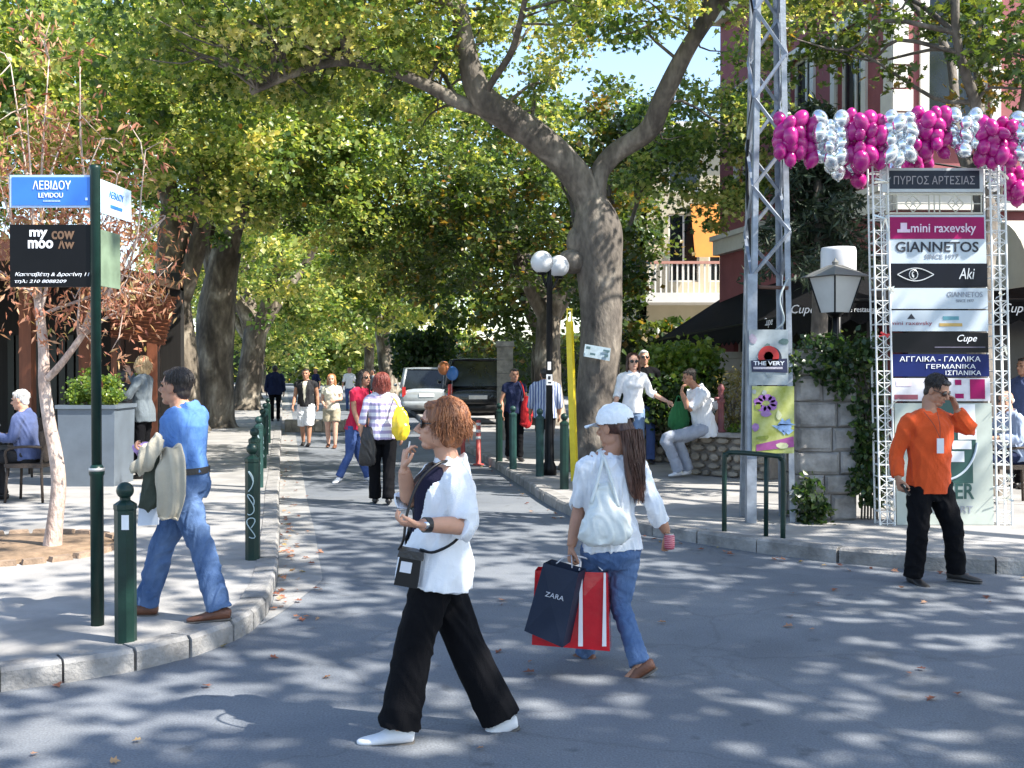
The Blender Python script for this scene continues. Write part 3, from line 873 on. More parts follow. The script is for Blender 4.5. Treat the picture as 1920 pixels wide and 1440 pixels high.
def unit(v): v = np.array(tuple(v), float); return v / max(np.linalg.norm(v), 1e-9)
def hand(wr, d, palm_n, curl=.5, thumb=1, size=1.0, curls=None):
    """palm + five fingers. d: hand direction, palm_n: palm normal, thumb: side sign"""
    d = unit(d); n = np.array(tuple(palm_n), float); n = unit(n - d * np.dot(n, d)); s = np.cross(d, n) * thumb
    wr = np.array(tuple(wr), float); k = size
    parts = [loft([wr - d * .03 * k, wr, wr + d * .035 * k, wr + d * .08 * k, wr + d * .095 * k], np.array([.026, .026, .036, .041, .036]) * k, np.array([.021, .018, .016, .013, .009]) * k, s, 14, 2)]
    Ls = [.066, .074, .069, .054]
    for i in range(4):
        off = (1.5 - i) / 1.5 * .031 * k
        b = wr + d * (.085 - .006 * abs(i - 1.2)) * k + s * off
        c = (curls[i] if curls else curl) + .06 * i
        P = [b - d * .01 * k, b]; dd = d.copy()
        fan = s * (1.5 - i) * .06
        seg = [Ls[i] * .45 * k, Ls[i] * .32 * k, Ls[i] * .26 * k]
        ang = 0
        for q in range(3):
            ang += c * (.75, .95, .6)[q]
            dd = unit(d * math.cos(ang) + n * math.sin(ang) + fan * math.cos(ang))
            P.append(P[-1] + dd * seg[q])
        parts.append(loft(P, np.array([.0095, .0092, .0085, .008, .0062]) * k, np.array([.009, .009, .0083, .0075, .0058]) * k, s, 8, 2))
    b = wr + d * .022 * k + s * .028 * k
    t1 = unit(d * .62 + s * .72 + n * .25); t2 = unit(d * .85 + s * .25 + n * .35)
    parts.append(loft([b - t1 * .01 * k, b, b + t1 * .034 * k, b + t1 * .034 * k + t2 * .03 * k, b + t1 * .034 * k + t2 * .052 * k], np.array([.014, .014, .0115, .0098, .007]) * k, np.array([.014, .013, .0105, .009, .006]) * k, n, 9, 2))
    return parts

def head_parts(c, hf, hu, male, neck_base, k=1.0):
    hs = np.cross(hu, hf)            # person's left
    c = np.array(tuple(c), float)
    ax = (hs, hf, hu)
    q = lambda f, s, u: c + (hf * f + hs * s + hu * u) * k
    K = lambda *r: tuple(x * k for x in r)
    p = [ellip(q(-.012, 0, .030), ax, K(.075, .094, .086), 22, 14),
         ellip(q(.022, 0, -.035), ax, K(.060, .066, .072), 20, 14),
         ellip(q(.052, 0, -.088), ax, K(.034 + .006 * male, .030, .023)),
         ellip(q(-.002, .045, -.06), ax, K(.018, .045, .035)), ellip(q(-.002, -.045, -.06), ax, K(.018, .045, .035)),
         ellip(q(.068, 0, .028), ax, K(.054, .022, .014)),
         loft([q(.078, 0, .018), q(.094, 0, -.004), q(.108, 0, -.022), q(.112, 0, -.028)], K(.007, .009, .012, .010), K(.009, .011, .013, .009), hs, 12, 2),
         ellip(q(.092, .011, -.030), ax, K(.009, .011, .008)), ellip(q(.092, -.011, -.030), ax, K(.009, .011, .008)),
         ellip(q(.079, 0, -.053), ax, K(.024, .013, .007)), ellip(q(.077, 0, -.064), ax, K(.021, .013, .007)),
         ellip(q(.055, .038, -.018), ax, K(.022, .022, .02)), ellip(q(.055, -.038, -.018), ax, K(.022, .022, .02)),
         ellip(q(-.008, .078, -.004), ax, K(.010, .020, .031)), ellip(q(-.008, -.078, -.004), ax, K(.010, .020, .031)),
         loft([neck_base - hu * .05, neck_base, q(-.026, 0, -.095), q(-.018, 0, -.03)], K(.066, .060, .052 + .006 * male, .05), K(.062, .056, .053 + .006 * male, .05), hs, 18, 2)]
    return p, hs, q

def strands(q, hf, hs, hu, rs, ctr, gap, theta_end, drop, n, rad, rng, flare=0.0, wob=.010, part=0.0):
    """many thin tapering locks running from the crown down over the head"""
    mb = MB()
    for i in range(n):
        ph = rng.uniform(gap, 2 * math.pi - gap)          # 0 = towards the face
        te = theta_end * rng.uniform(.82, 1.08)
        jr = rng.uniform(.97, 1.06)
        P = []
        ph0 = ph + rng.normal(0, .35)
        for t in np.linspace(.12 + rng.uniform(0, .35), te, 8):
            w = min(1, t / 1.0); a = ph0 + (ph - ph0) * w
            P.append(np.array(q(ctr[0] + rs[1] * jr * math.sin(t) * math.cos(a), rs[0] * jr * math.sin(t) * math.sin(a) + part * (1 - w), ctr[1] + rs[2] * jr * math.cos(t))))
        L = drop * rng.uniform(.75, 1.1)
        if L > .01:
            out = unit(P[-1] - P[-2])
            dn = -hu
            for s in (.25, .5, .75, 1.0):
                P.append(P[-1] + unit(out * (1 - s) * .5 + dn + (np.cos(ph) * hf + np.sin(ph) * hs) * flare) * L * .25 + rng.normal(0, wob * .5, 3))
        P = np.array(P) + rng.normal(0, wob * .25, (len(P), 3))
        r = rad * rng.uniform(.7, 1.3) * np.concatenate([np.linspace(.7, 1, len(P) // 2), np.linspace(1, .25, len(P) - len(P) // 2)])
        mb.raw(*tube_arr(P, r, 4, False))
    return mb

def person(label, pel, nb, yaw, head, hyaw, hpitch=0.0, htilt=0.0, arms=None, legs=None, sw=.165, male=0, bulk=1.0,
           shirt=None, top2=None, pants=None, shoes=None, skin=None, hair=None, glasses=None, vox=.010, hk=1.0, group=None, lbl_cat='person', skirt=None, bust=1, belt=None, seed=1, barelegs=False, eyes=True):
    pel = np.array(tuple(pel)); nb = np.array(tuple(nb)); hc = np.array(tuple(head))
    a = R(yaw); fwd = np.array([math.cos(a), math.sin(a), 0.]); side = np.array([-math.sin(a), math.cos(a), 0.])
    t = unit(nb - pel); TL = np.linalg.norm(nb - pel)
    side = unit(side - t * np.dot(side, t)); fw = np.cross(side, t)
    if np.dot(fw, fwd) < 0: fw = -fw
    ha = R(hyaw); hp = R(hpitch)
    hf = np.array([math.cos(ha) * math.cos(hp), math.sin(ha) * math.cos(hp), math.sin(hp)])
    hs0 = np.array([-math.sin(ha), math.cos(ha), 0.]); hu = np.cross(hf, hs0)
    if htilt: hu = unit(hu * math.cos(R(htilt)) + hs0 * math.sin(R(htilt)))
    # --- torso sections (fraction of spine, half width, half depth, forward shift)
    if male:
        SEC = [(-.20, .120, .095, 0), (-.06, .160, .115, -.008), (.12, .158, .112, 0), (.36, .150, .108, .008), (.62, .165, .118, .006), (.80, .168, .112, 0), (.90, .140, .088, -.006), (.98, .088, .07, -.008), (1.08, .06, .058, -.004)]
    else:
        SEC = [(-.20, .115, .092, 0), (-.06, .162, .122, -.012), (.10, .155, .115, -.004), (.36, .124, .094, .008), (.62, .142, .108, .008), (.80, .148, .102, 0), (.90, .122, .080, -.006), (.98, .076, .062, -.008), (1.08, .052, .052, -.004)]
    def torso(f0, f1, ease, n=26, flare=0.0, flat=0.0):
        fr = [s for s in SEC if f0 - 1e-6 <= s[0] <= f1 + 1e-6]
        F0 = np.array([s[0] for s in SEC]); 
        def at_f(f): return [np.interp(f, F0, [s[i] for s in SEC]) for i in (1, 2, 3)]
        fs = sorted(set([f0, f1] + [s[0] for s in fr] + list(np.linspace(f0, f1, 7))))
        P = []; A = []; B = []
        for f in fs:
            w, dd, sh = at_f(max(f, -.06) if flat else f)
            e = ease + flare * max(0, (.35 - f)) 
            P.append(pel + t * TL * f + fw * sh); A.append((w * bulk + e)); B.append((dd * bulk + e))
        return loft(P, A, B, side, n, 2)
    shj = {}; hip = {}
    for sd_, sg in (('L', 1), ('R', -1)):
        shj[sd_] = pel + t * TL * .865 + side * sg * sw - fw * .005
        hip[sd_] = pel + side * sg * .088 * bulk - t * .02
    AR = np.array([.056, .050, .046, .038, .039, .034, .026]) * (1.0 if not male else 1.12) * (.6 + .4 * bulk)
    def arm_path(sd_):
        el, wr = [np.array(tuple(v)) for v in arms[sd_][:2]]
        s_ = shj[sd_]
        inn = s_ - side * (1 if sd_ == 'L' else -1) * .05
        return [inn, s_, s_ + (el - s_) * .5, el, el + (wr - el) * .35, el + (wr - el) * .7, wr], el, wr
    def arm_loft(sd_, upto, ease, n=16, rmul=1.0, flare=0):
        P, el, wr = arm_path(sd_)
        par = [-.1, 0, .5, 1.0, 1.35, 1.7, 2.0]
        us = [u for u in par if u < upto] + [upto]
        P2 = [np.array([np.interp(u, par, [p[i] for p in P]) for i in range(3)]) for u in us]
        r_ = [np.interp(u, par, AR) * rmul + ease + flare * max(0, u) for u in us]
        return loft(P2, r_, r_, fw + .3 * t, n, 3)
    LRr = np.array([.088, .080, .058, .056, .050, .036])
    def leg_path(sd_):
        kn, an = [np.array(tuple(v)) for v in legs[sd_][:2]]
        h = hip[sd_]
        return [h + t * .03, h + (kn - h) * .45, kn, kn + (an - kn) * .3, kn + (an - kn) * .6, an], kn, an
    root = thing('person', label, lbl_cat, (0, 0, 0), group)
    zmin = min(legs[s][1][2] for s in 'LR')
    root.location = (pel[0], pel[1], max(0, zmin - .08))
    # --- body
    parts = [torso(-.2, 1.08, -.012, 20)]
    for s in 'LR':
        parts.append(arm_loft(s, 2.0, 0.0 if True else 0, 14))
        P, kn, an = leg_path(s)
        r_ = LRr * (.75 + .25 * bulk) * (1.0 if barelegs else .8)
        parts.append(loft(P, r_, r_, side, 14, 2))
        d_ = unit(legs[s][2]); parts.append(loft([an + np.array([0, 0, .02]), an - np.array([0, 0, .035]) + d_ * .01, an + d_ * .09 - np.array([0, 0, .05])], [.033, .032, .03], [.033, .032, .016], side, 12, 2))
    trap = [loft([pel + t * TL * 1.0, pel + t * TL * .955 + (shj[s] - (pel + t * TL * .9)) * .5, shj[s]], [.05, .052, .05], [.055, .052, .05], t, 14, 3) for s in 'LR']
    parts += trap
    hp_, hs, q = head_parts(hc, hf, hu, male, nb, hk)
    body = remesh(parts + [hp_[-1]], max(vox * 1.1, .010), 2)
    hd = remesh(hp_, min(vox * .5, .0085) if vox < .012 else vox * .62, 1)
    meshes = [body, hd]
    for s in 'LR':
        el, wr = arms[s][:2]
        spec = arms[s][2] if len(arms[s]) > 2 else {}
        d_ = spec.get('d'); d_ = unit(np.array(tuple(wr)) - np.array(tuple(el))) if d_ is None else unit(d_)
        pn = spec.get('n', (side * (-1 if s == 'L' else 1)))
        hp2 = hand(wr, d_, pn, spec.get('curl', .45), spec.get('thumb', 1 if s == 'L' else -1) , spec.get('size', 1.0 if male else .92), spec.get('curls'))
        meshes.append(remesh(hp2, .0042 if vox < .012 else .0065, 1))
    bm = join_mesh(meshes)
    body_o = link_mesh('body', bm, skin, root, True)
    # --- clothes
    if pants:
        w = np.array(pants['w'])
        pp = [torso(-.2, pants.get('rise', .14), pants.get('ease', .014), 24)]
        for s in 'LR':
            P, kn, an = leg_path(s)
            L = pants.get('len', 1.0)
            par = [0, .45, 1, 1.3, 1.6, 2.0]
            end = 2.0 * L if L <= 1.06 else 2.12
            PP = [np.array(p) for p in P] + [np.array(P[-1]) + unit(an - kn) * .06]
            pr2 = par + [2.15]
            us = [u for u in par if u < end - .01] + [end]
            P2 = [np.array([np.interp(u, pr2, [p[i] for p in PP]) for i in range(3)]) for u in us]
            r_ = [np.interp(u, [0, .45, 1, 1.5, 2.0], w) for u in us]
            pp.append(loft(P2, r_, np.array(r_) * 1.0, side, 20, 3))
        pm = remesh(pp, vox * .9, 3)
        wrinkle(pm, pants.get('fold', .004), pants.get('wl', .09), seed + 5, (1, 1, .8))
        po = link_mesh(pants.get('name', 'trousers'), pm, pants['mat'], root, True)
    if skirt:
        sk = skirt
    if top2:
        tm = remesh([torso(.0, 1.0, top2.get('ease', .008), 26)] , vox * .9, 2)
        link_mesh('undershirt', tm, top2['mat'], root, True)
    if shirt:
        hem = shirt.get('hem', -.12)
        pp = [torso(hem, shirt.get('neck', .99), shirt.get('ease', .018), 28, shirt.get('flare', 0.0), 1)]
        if not male and bust:
            for sg in (1, -1): pp.append(ellip(pel + t * TL * .66 + fw * (.075 * bulk) + side * sg * .068, (side, fw, t), (.068 * bulk, .058, .07)))
        for s in 'LR':
            pp.append(arm_loft(s, shirt.get('sleeve', 1.9) if np.isscalar(shirt.get('sleeve', 1.9)) else shirt['sleeve'][s], shirt.get('sl_ease', .012), 18, 1.0, shirt.get('sl_flare', 0)))
        e_ = shirt.get('ease', .018) * .6
        pp += [loft([pel + t * TL * .97, pel + t * TL * .945 + (shj[s] - (pel + t * TL * .9)) * .5, shj[s]], [.05 + e_, .052 + e_, .052 + e_], [.055 + e_, .054 + e_, .052 + e_], t, 14, 3) for s in 'LR']
        if shirt.get('collar'):
            pp.append(loft([nb - t * .06, nb - t * .01, nb + t * .045 - fw * .008], [.092, .080, .070], [.086, .078, .068], side, 20, 2))
        sm = remesh(pp, vox * .85, shirt.get('smooth', 3))
        wrinkle(sm, shirt.get('fold', .005), shirt.get('wl', .10), seed + 9, (1, 1, .42))
        if shirt.get('open'):
            co = verts(sm) - pel
            ff = co @ fw; ss = np.abs(co @ side); uu = (co @ t) / TL
            wd = shirt['open'] * np.clip((uu - shirt.get('open_from', .1)) / (1 - shirt.get('open_from', .1)), 0, 1) ** .7
            sm = drop_faces(sm, (ff > .02) & (ss < wd) & (uu < 1.02))
        link_mesh(shirt.get('name', 'shirt'), sm, shirt['mat'], root, True)
    if belt is not None:
        F0 = [s[0] for s in SEC]; f = .17
        w, dd, sh = [np.interp(f, F0, [s[i] for s in SEC]) for i in (1, 2, 3)]
        e = .024; c0 = pel + t * TL * f + fw * sh
        V, Fa = loft([c0 - t * .02, c0 - t * .018, c0 + t * .018, c0 + t * .02], [w * bulk + e] * 4, [dd * bulk + e] * 4, side, 28, 1)
        mb = MB(); mb.raw(V, Fa); mb.build('belt', belt, root)
    if shoes:
        for s in 'LR':
            an = np.array(tuple(legs[s][1])); d_ = unit(legs[s][2])
            sd2 = unit(np.cross([0, 0, 1], d_)); u_ = np.cross(d_, sd2)
            sec = [(-.070, -.046, .016, .022), (-.060, -.044, .027, .032), (-.02, -.036, .037, .044), (.03, -.040, .040, .040), (.09, -.054, .046, .026), (.14, -.060, .045, .020), (.175, -.063, .034, .015), (.192, -.066, .016, .009)]
            kk = shoes.get('k', 1.0)
            P = [an + d_ * s_[0] * kk + u_ * s_[1] for s_ in sec]
            V, Fa = loft(P, [s_[2] for s_ in sec], [s_[3] for s_ in sec], sd2, 16, 3)
            mb = MB(); mb.raw(V, Fa); so = mb.build('shoe', shoes['mat'], root, True)
            if shoes.get('sole') is not None:
                P = [an + d_ * s_[0] * kk + u_ * (-.076) for s_ in sec]
                V, Fa = loft(P, [s_[2] + .004 for s_ in sec], [.008] * len(sec), sd2, 16, 2)
                mb = MB(); mb.raw(V, Fa); mb.build('sole', shoes['sole'], so, True)
    # --- hair
    if hair:
        rng = np.random.default_rng(seed + 77)
        st = hair['style']; hm = hair['mat']; ax = (hs, hf, hu); k = hk
        E = lambda f, s, u, rs, rf, ru: ellip(q(f, s, u), ax, (rs * k, rf * k, ru * k), 20, 13)
        ns = hair.get('n', 0)
        if st == 'short':
            hp3 = [E(-.026, 0, .036, .081, .088, .090), E(-.055, 0, -.03, .058, .046, .05), E(.045, 0, .088, .055, .035, .024)]
            so = (( .084, .094, .096), (-.024, .034), .75, 1.65, .0, .0028, 0)
        elif st == 'bald':
            hp3 = [E(-.05, 0, -.005, .079, .058, .045)]; ns = 0; so = None
        elif st == 'bob':
            hp3 = [E(-.026, 0, .036, .092, .104, .096), E(-.040, .076, -.035, .026, .042, .060), E(-.040, -.076, -.035, .026, .042, .060), E(-.066, 0, -.045, .076, .052, .062), E(.030, 0, .092, .066, .046, .028)]
            so = ((.098, .110, .102), (-.024, .034), 1.15, 1.62, .075, .0030, .10)
        elif st == 'wavy':
            hp3 = [E(-.022, 0, .036, .097, .106, .098), E(-.02, .080, -.05, .034, .060, .075), E(-.02, -.080, -.05, .034, .060, .075), E(-.066, 0, -.06, .085, .058, .085)]
            so = ((.10, .112, .104), (-.02, .032), .9, 1.62, .10, .004, .12)
        elif st in ('long', 'longcap'):
            Lh = hair.get('len', .4)
            bk = [q(-.075, 0, .03), q(-.098, 0, -.08), np.array(q(-.10, 0, -.10)) - np.array([0, 0, Lh * .4]), np.array(q(-.10, 0, -.10)) - np.array([0, 0, Lh * .8]), np.array(q(-.10, 0, -.10)) - np.array([0, 0, Lh])]
            off = hair.get('shift', (0, 0, 0))
            bk = [np.array(p) + np.array(off) * i / 4 for i, p in enumerate(bk)]
            hp3 = [E(-.024, 0, .036, .086, .094, .090), loft(bk, [.062, .078, .08, .065, .03], [.03, .036, .036, .03, .016], hs, 18, 3)]
            if hair.get('sides', 1):
                for sg in (1, -1): hp3.append(loft([q(.0, sg * .072, .06), q(-.005, sg * .088, -.04), q(.0, sg * .088, -.13), q(.01, sg * .085, -.21)], [.03, .036, .034, .016], [.016, .02, .02, .01], hf, 14, 3))
            so = ((.090, .100, .096), (-.024, .034), 1.0, 1.7, Lh * .85, .0038, 0)
        hmesh = remesh(hp3, max(.006, vox * .7), 2)
        wrinkle(hmesh, .003, .03, seed + 3, (1.6, 1.6, .25))
        ho = link_mesh('hair', hmesh, hm, root, True)
        if ns and so:
            sm_ = MB() if st == 'longcap' else strands(q, hf, hs, hu, [x * k for x in so[0]], [x for x in so[1]], so[2], so[3], so[4] if st not in ('long', 'longcap') else 0.0, ns, so[5], rng, so[6] if len(so) > 6 else 0)
            if st in ('long', 'longcap'):
                base = np.array(q(-.10, 0, -.02))
                for i in range(ns):
                    s0_ = rng.uniform(-.075, .075); dpt = rng.uniform(-.045, .005)
                    L2 = (Lh + .09) * rng.uniform(.75, 1.06)
                    P = [base + hs * s0_ * (1.0 if z < .6 else .8 - (z - .6)) + hf * dpt + np.array(off) * z - np.array([0, 0, L2 * z]) + rng.normal(0, .003, 3) for z in np.linspace(0, 1, 7)]
                    sm_.raw(*tube_arr(np.array(P), np.linspace(.0038, .001, 7), 4, False))
            sm_.build('hair_locks', hm, ho, True)
    if glasses is not None:
        gl = MB()
        for sg in (1, -1):
            c_ = np.array(q(.083, sg * .031, .010))
            V, Fa = ellip(c_, (hs, hf, hu), (.030 * hk, .008, .022 * hk), 14, 8); gl.raw(V, Fa)
            gl.tube([q(.080, sg * .054, .014), q(.03, sg * .078, .014), q(-.012, sg * .080, .010)], .0032, 6)
        gl.tube([q(.088, .012, .013), q(.088, -.012, .013)], .003, 6)
        gl.build('glasses', glasses, root, True)
    elif eyes:
        for sg in (1, -1):
            e_ = MB(); V, Fa = ellip(q(.074, sg * .030, .008), (hs, hf, hu), (.012, .011, .007), 10, 7); e_.raw(V, Fa); e_.build('eye', M_eye, root, True)
    if eyes and hair and st != 'bald':
        for sg in (1, -1):
            br = MB(); br.tube([q(.086, sg * .014, .030), q(.086, sg * .032, .036), q(.074, sg * .050, .029)], [.003, .004, .002], 5)
            br.build('eyebrow', hair['mat'], root, True)
        lp = MB(); V, Fa = ellip(q(.086, 0, -.058), (hs, hf, hu), (.020, .0085, .009), 12, 8); lp.raw(V, Fa); lp.build('lips', M_lips, root, True)
    return root, dict(q=q, hf=hf, hs=hs, hu=hu, fw=fw, side=side, t=t, pel=pel, nb=nb, TL=TL, sh=shj)

for m_ in (): pass
M_eye = mat('eye_dark', (.03, .022, .018), .2, .2)
M_lips = mat('lips', (.36, .13, .11), .5, .1)
M_skin = skin_mat('skin_warm', (.50, .27, .18)); M_skin2 = skin_mat('skin_tan', (.40, .205, .13)); M_skin3 = skin_mat('skin_fair', (.58, .34, .25))
M_black = cloth('black_cloth', (.0045, .0045, .006)); M_white = cloth('white_cotton', (.76, .77, .80), .8, .04)
M_blkplastic = mat('black_plastic', (.007, .007, .008), .4, .2, spec=.3)
M_lens = mat('dark_lens', (.012, .010, .010), .12, .1, spec=.8)
M_denim = mat('denim', (.04, .085, .20), .85, 0, 4.5, .3, 240, c2=(.13, .205, .36), spec=.15)
M_denim_dk = mat('denim_dark', (.035, .065, .19), .85, 0, 5, .3, 240, c2=(.07, .12, .30), spec=.2)
M_denim_lt = mat('denim_washed', (.10, .17, .32), .85, 0, 4.0, .3, 240, c2=(.26, .36, .52), spec=.2)
for m_ in (M_denim, M_denim_dk, M_denim_lt): crumple(m_, .35, 10)
M_leather_br = mat('brown_leather', (.14, .055, .03), .5, .3, 12, .2, 70)
M_leather_bk = mat('black_leather', (.018, .016, .016), .42, .3, 12, .2, 70)
M_wshoe = mat('white_leather', (.72, .72, .74), .5, .06, 12, .1, 70)
M_rubber = mat('shoe_sole', (.10, .09, .08), .8, .2)
H_auburn = hair_mat('hair_auburn', (.085, .024, .010), (.36, .14, .05))
H_brown = hair_mat('hair_brown', (.035, .014, .010), (.10, .042, .028))
H_dark = hair_mat('hair_dark', (.012, .009, .008), (.035, .026, .022))
H_grey = hair_mat('hair_grey', (.42, .41, .40), (.68, .67, .66))
H_blond = hair_mat('hair_blond', (.34, .21, .10), (.62, .45, .25))
H_red = hair_mat('hair_red', (.12, .022, .018), (.26, .06, .04))
H_ginger = hair_mat('hair_ginger', (.32, .12, .04), (.58, .28, .11))

# ---------------------------------------------------------------- woman in the open white shirt
Y1 = 5.1
L = lambda px, py, Y=Y1: np.array(at(px, py, Y))
pw, fw_ = person('woman in open white shirt and wide black trousers striding across the road', L(815, 1042), L(842, 872), 197, L(824, 799), 184, 2,
    arms={'L': (L(872, 985, Y1 - .20), L(788, 984, Y1 - .36), dict(d=(-1, -.05, .10), n=(0, .25, 1), curl=.75, thumb=-1)),
          'R': (L(768, 938, Y1 + .06), L(757, 878, Y1 - .02), dict(d=(.10, -.05, 1), n=(1, .3, -.1), curls=[.55, .75, .95, 1.05], thumb=-1))},
    legs={'L': (L(777, 1208, Y1 - .07), L(748, 1362, Y1 - .08), (-1, -.05, -.02)), 'R': (L(868, 1198, Y1 + .09), L(938, 1346, Y1 + .10), (-.93, 0, -.37))},
    sw=.155, bulk=1.08, vox=.0085, skin=M_skin, seed=3,
    shirt=dict(mat=M_white, hem=-.30, sleeve=1.12, ease=.03, sl_ease=.024, sl_flare=.006, flare=.03, fold=.008, wl=.11, smooth=4, open=.16, open_from=.06, collar=1, name='white_shirt'),
    top2=dict(mat=cloth('navy_top', (.012, .012, .03)), ease=.012),
    pants=dict(mat=M_black, w=[.100, .100, .092, .094, .102], ease=.012, len=1.0, fold=.006, wl=.13, rise=.02),
    shoes=dict(mat=M_wshoe, sole=M_rubber), hair=dict(style='bob', mat=H_auburn, n=900), glasses=M_lens)
# cigarette between the raised fingers
cg = MB(); c0 = L(764, 858, Y1 - .03); cg.tube([c0, c0 + np.array([.012, -.01, .075])], .004, 6)
tag(cg.build('cigarette', mat('cigarette_paper', (.8, .78, .74), .8, .05)), 'thin white cigarette raised to the lips of the woman in wide trousers', 'cigarette')
# watch
wp, we = L(788, 984, Y1 - .36), L(872, 985, Y1 - .20)
wd = unit(we - wp); wc = wp + wd * .035
V, Fa = loft([wc - wd * .016, wc - wd * .014, wc + wd * .014, wc + wd * .016], [.034] * 4, [.032] * 4, (0, 0, 1), 18, 1)
wt = thing('wrist_watch', 'dark strapped wrist watch on the bare forearm of the woman in wide trousers', 'watch', tuple(wc))
mb = MB(); mb.raw(V, Fa); mb.build('strap', M_leather_bk, wt)
mb = MB(); mb.lathe(wc + np.array([0, -.034, .004]), [(.0155, -.004), (.0155, .004), (.013, .006), (.0001, .006)], 16, M=Matrix.Rotation(R(90), 3, 'X')); mb.build('face', mat('watch_steel', (.6, .6, .6), .25, .1, metal=1), wt, True)
# camera bag on a shoulder strap
cb = thing('camera_bag', 'small black camera bag with pale label at the hip of the wide trousered woman', 'bag', tuple(L(768, 1070, Y1 - .18)))
Mt = Matrix.Rotation(R(10), 3, 'Y')
b = MB(); bc = Vector(L(767, 1066, Y1 - .19)); b.box(bc, (.105, .085, .15), M=Mt, taper=.9); b.build('case', M_blkplastic, cb)
b = MB(); b.box(bc + Mt @ Vector((0, -.004, .07)), (.116, .094, .035), M=Mt, taper=.92); b.build('lid', M_leather_bk, cb)
b = MB(); b.box(bc + Mt @ Vector((-.012, -.045, .012)), (.05, .006, .048), M=Mt); b.build('label', mat('bag_label', (.62, .62, .66), .6, .06), cb)
b = MB()
P = catmull([bc + Vector((-.045, 0, .085)), L(757, 1010, Y1 - .21), L(764, 960, Y1 - .20), L(788, 900, Y1 - .17), L(830, 866, Y1 - .10), L(858, 880, Y1 + .02), L(880, 960, Y1 + .0), L(858, 1010, Y1 - .20), L(815, 1035, Y1 - .225), bc + Vector((.05, -.0, .085))], 5)
b.raw(*tube_arr(P, np.full(len(P), .007), 6)); b.build('strap', M_blkplastic, cb, True)

# ---------------------------------------------------------------- woman in the white cap with shopping bags
Y2 = 6.22
L = lambda px, py, Y=Y2: np.array(at(px, py, Y))
M_wht2 = cloth('white_knit', (.74, .76, .80), .85, .05)
pc, fc = person('woman in white cap with long brown hair carrying shopping bags over the road', L(1147, 1026), L(1146, 852), 112, L(1150, 803), 140, -6,
    arms={'L': (L(1087, 948, Y2 + .02), L(1071, 1026, Y2 - .05), dict(d=(-.05, 0, -1), n=(.9, .3, 0), curls=[1.15, 1.2, 1.2, 1.2], thumb=1)),
          'R': (L(1226, 950, Y2 - .05), L(1250, 998, Y2 + .02), dict(d=(.3, .1, -1), n=(-.8, .5, 0), curl=.9, thumb=-1))},
    legs={'L': (L(1113, 1130, Y2 + .16), L(1097, 1222, Y2 + .30), (-.75, .6, -.05)), 'R': (L(1163, 1132, Y2 + .02), L(1199, 1242, Y2 - .12), (-.78, .12, -.52))},
    sw=.155, vox=.0085, skin=M_skin2, seed=13,
    shirt=dict(mat=M_wht2, hem=-.04, sleeve={'L': 1.05, 'R': 1.62}, ease=.022, sl_ease=.018, fold=.009, wl=.08, neck=.98, name='white_top'),
    pants=dict(mat=M_denim, w=[.098, .084, .064, .058, .062], ease=.008, len=1.01, fold=.005, wl=.07, name='jeans', rise=.03),
    shoes=dict(mat=M_leather_br, sole=M_rubber, k=.95), hair=dict(style='longcap', mat=H_brown, n=420, len=.30, sides=0, shift=(.045, 0, 0)), eyes=False)
# cap
M_cap = cloth('white_cap_cotton', (.80, .82, .84), .85, .04)
q, hf, hs, hu = fc['q'], fc['hf'], fc['hs'], fc['hu']
cap = thing('baseball_cap', 'white baseball cap with curved visor on the long haired woman', 'cap', tuple(q(0, 0, .05)))
crown = remesh([ellip(q(-.016, 0, .048), (hs, hf, hu), (.098, .116, .098), 26, 16)], .006, 2)
co = verts(crown) - np.array(q(0, 0, 0)); u_ = co @ hu; f_ = co @ hf
crown = drop_faces(crown, (u_ < .028 + .1 * np.clip(-f_ - .02, -1, .06) * -.25) | ((f_ < -.07) & (u_ < .052) & (np.abs(co @ hs) < .035)))
wrinkle(crown, .0025, .06, 4)
link_mesh('crown', crown, M_cap, cap, True)
vz = []
for i in range(13):
    a = -1.15 + 2.3 * i / 12
    vz.append((np.array(q(.06 * math.cos(a) + .028, .088 * math.sin(a), .040)), np.array(q(.098 + .085 * math.cos(a), .082 * math.sin(a), .030 - .018 * math.sin(a) ** 2))))
V = [p for i, o_ in vz for p in (i, o_)] + [p - hu * .005 for i, o_ in vz for p in (i, o_)]
Fa = []
n2 = 26
for i in range(12):
    a, b_, c_, d = 2 * i, 2 * i + 1, 2 * i + 3, 2 * i + 2
    Fa += [(a, b_, c_, d), (n2 + a, n2 + d, n2 + c_, n2 + b_), (b_, n2 + b_, n2 + c_, c_), (a, d, n2 + d, n2 + a)]
mb = MB(); mb.raw(V, Fa); mb.build('visor', M_cap, cap, True)
b = MB(); b.ball(q(-.016, 0, .141), .008, 8, 6); b.build('button', M_cap, cap, True)
# slouchy white shoulder bag
M_hobo = mat('white_soft_leather', (.62, .65, .63), .55, .06, 6, .2, 40)
sb = thing('shoulder_bag', 'slouchy white leather shoulder bag on the back of the woman in the cap', 'bag', tuple(L(1137, 1015, Y2 - .18)))
bag = remesh([loft([L(1132, 905, Y2 - .12), L(1133, 940, Y2 - .16), L(1135, 975, Y2 - .19), L(1136, 1003, Y2 - .19), L(1137, 1020, Y2 - .18)], [.045, .085, .135, .155, .12], [.028, .045, .07, .075, .05], (1, .1, 0), 24, 4)], .0085, 3)
wrinkle(bag, .008, .10, 21, (1.3, 1, .6))
link_mesh('pouch', bag, M_hobo, sb, True)
b = MB()
for o_ in (0, .02):
    P = catmull([L(1108, 945, Y2 - .19 + o_), L(1122, 895, Y2 - .15), L(1130, 858, Y2 - .10), L(1122, 846, Y2 + .0), L(1118, 870, Y2 + .12)], 5)
    b.raw(*tube_arr(P, np.full(len(P), .010), 7))
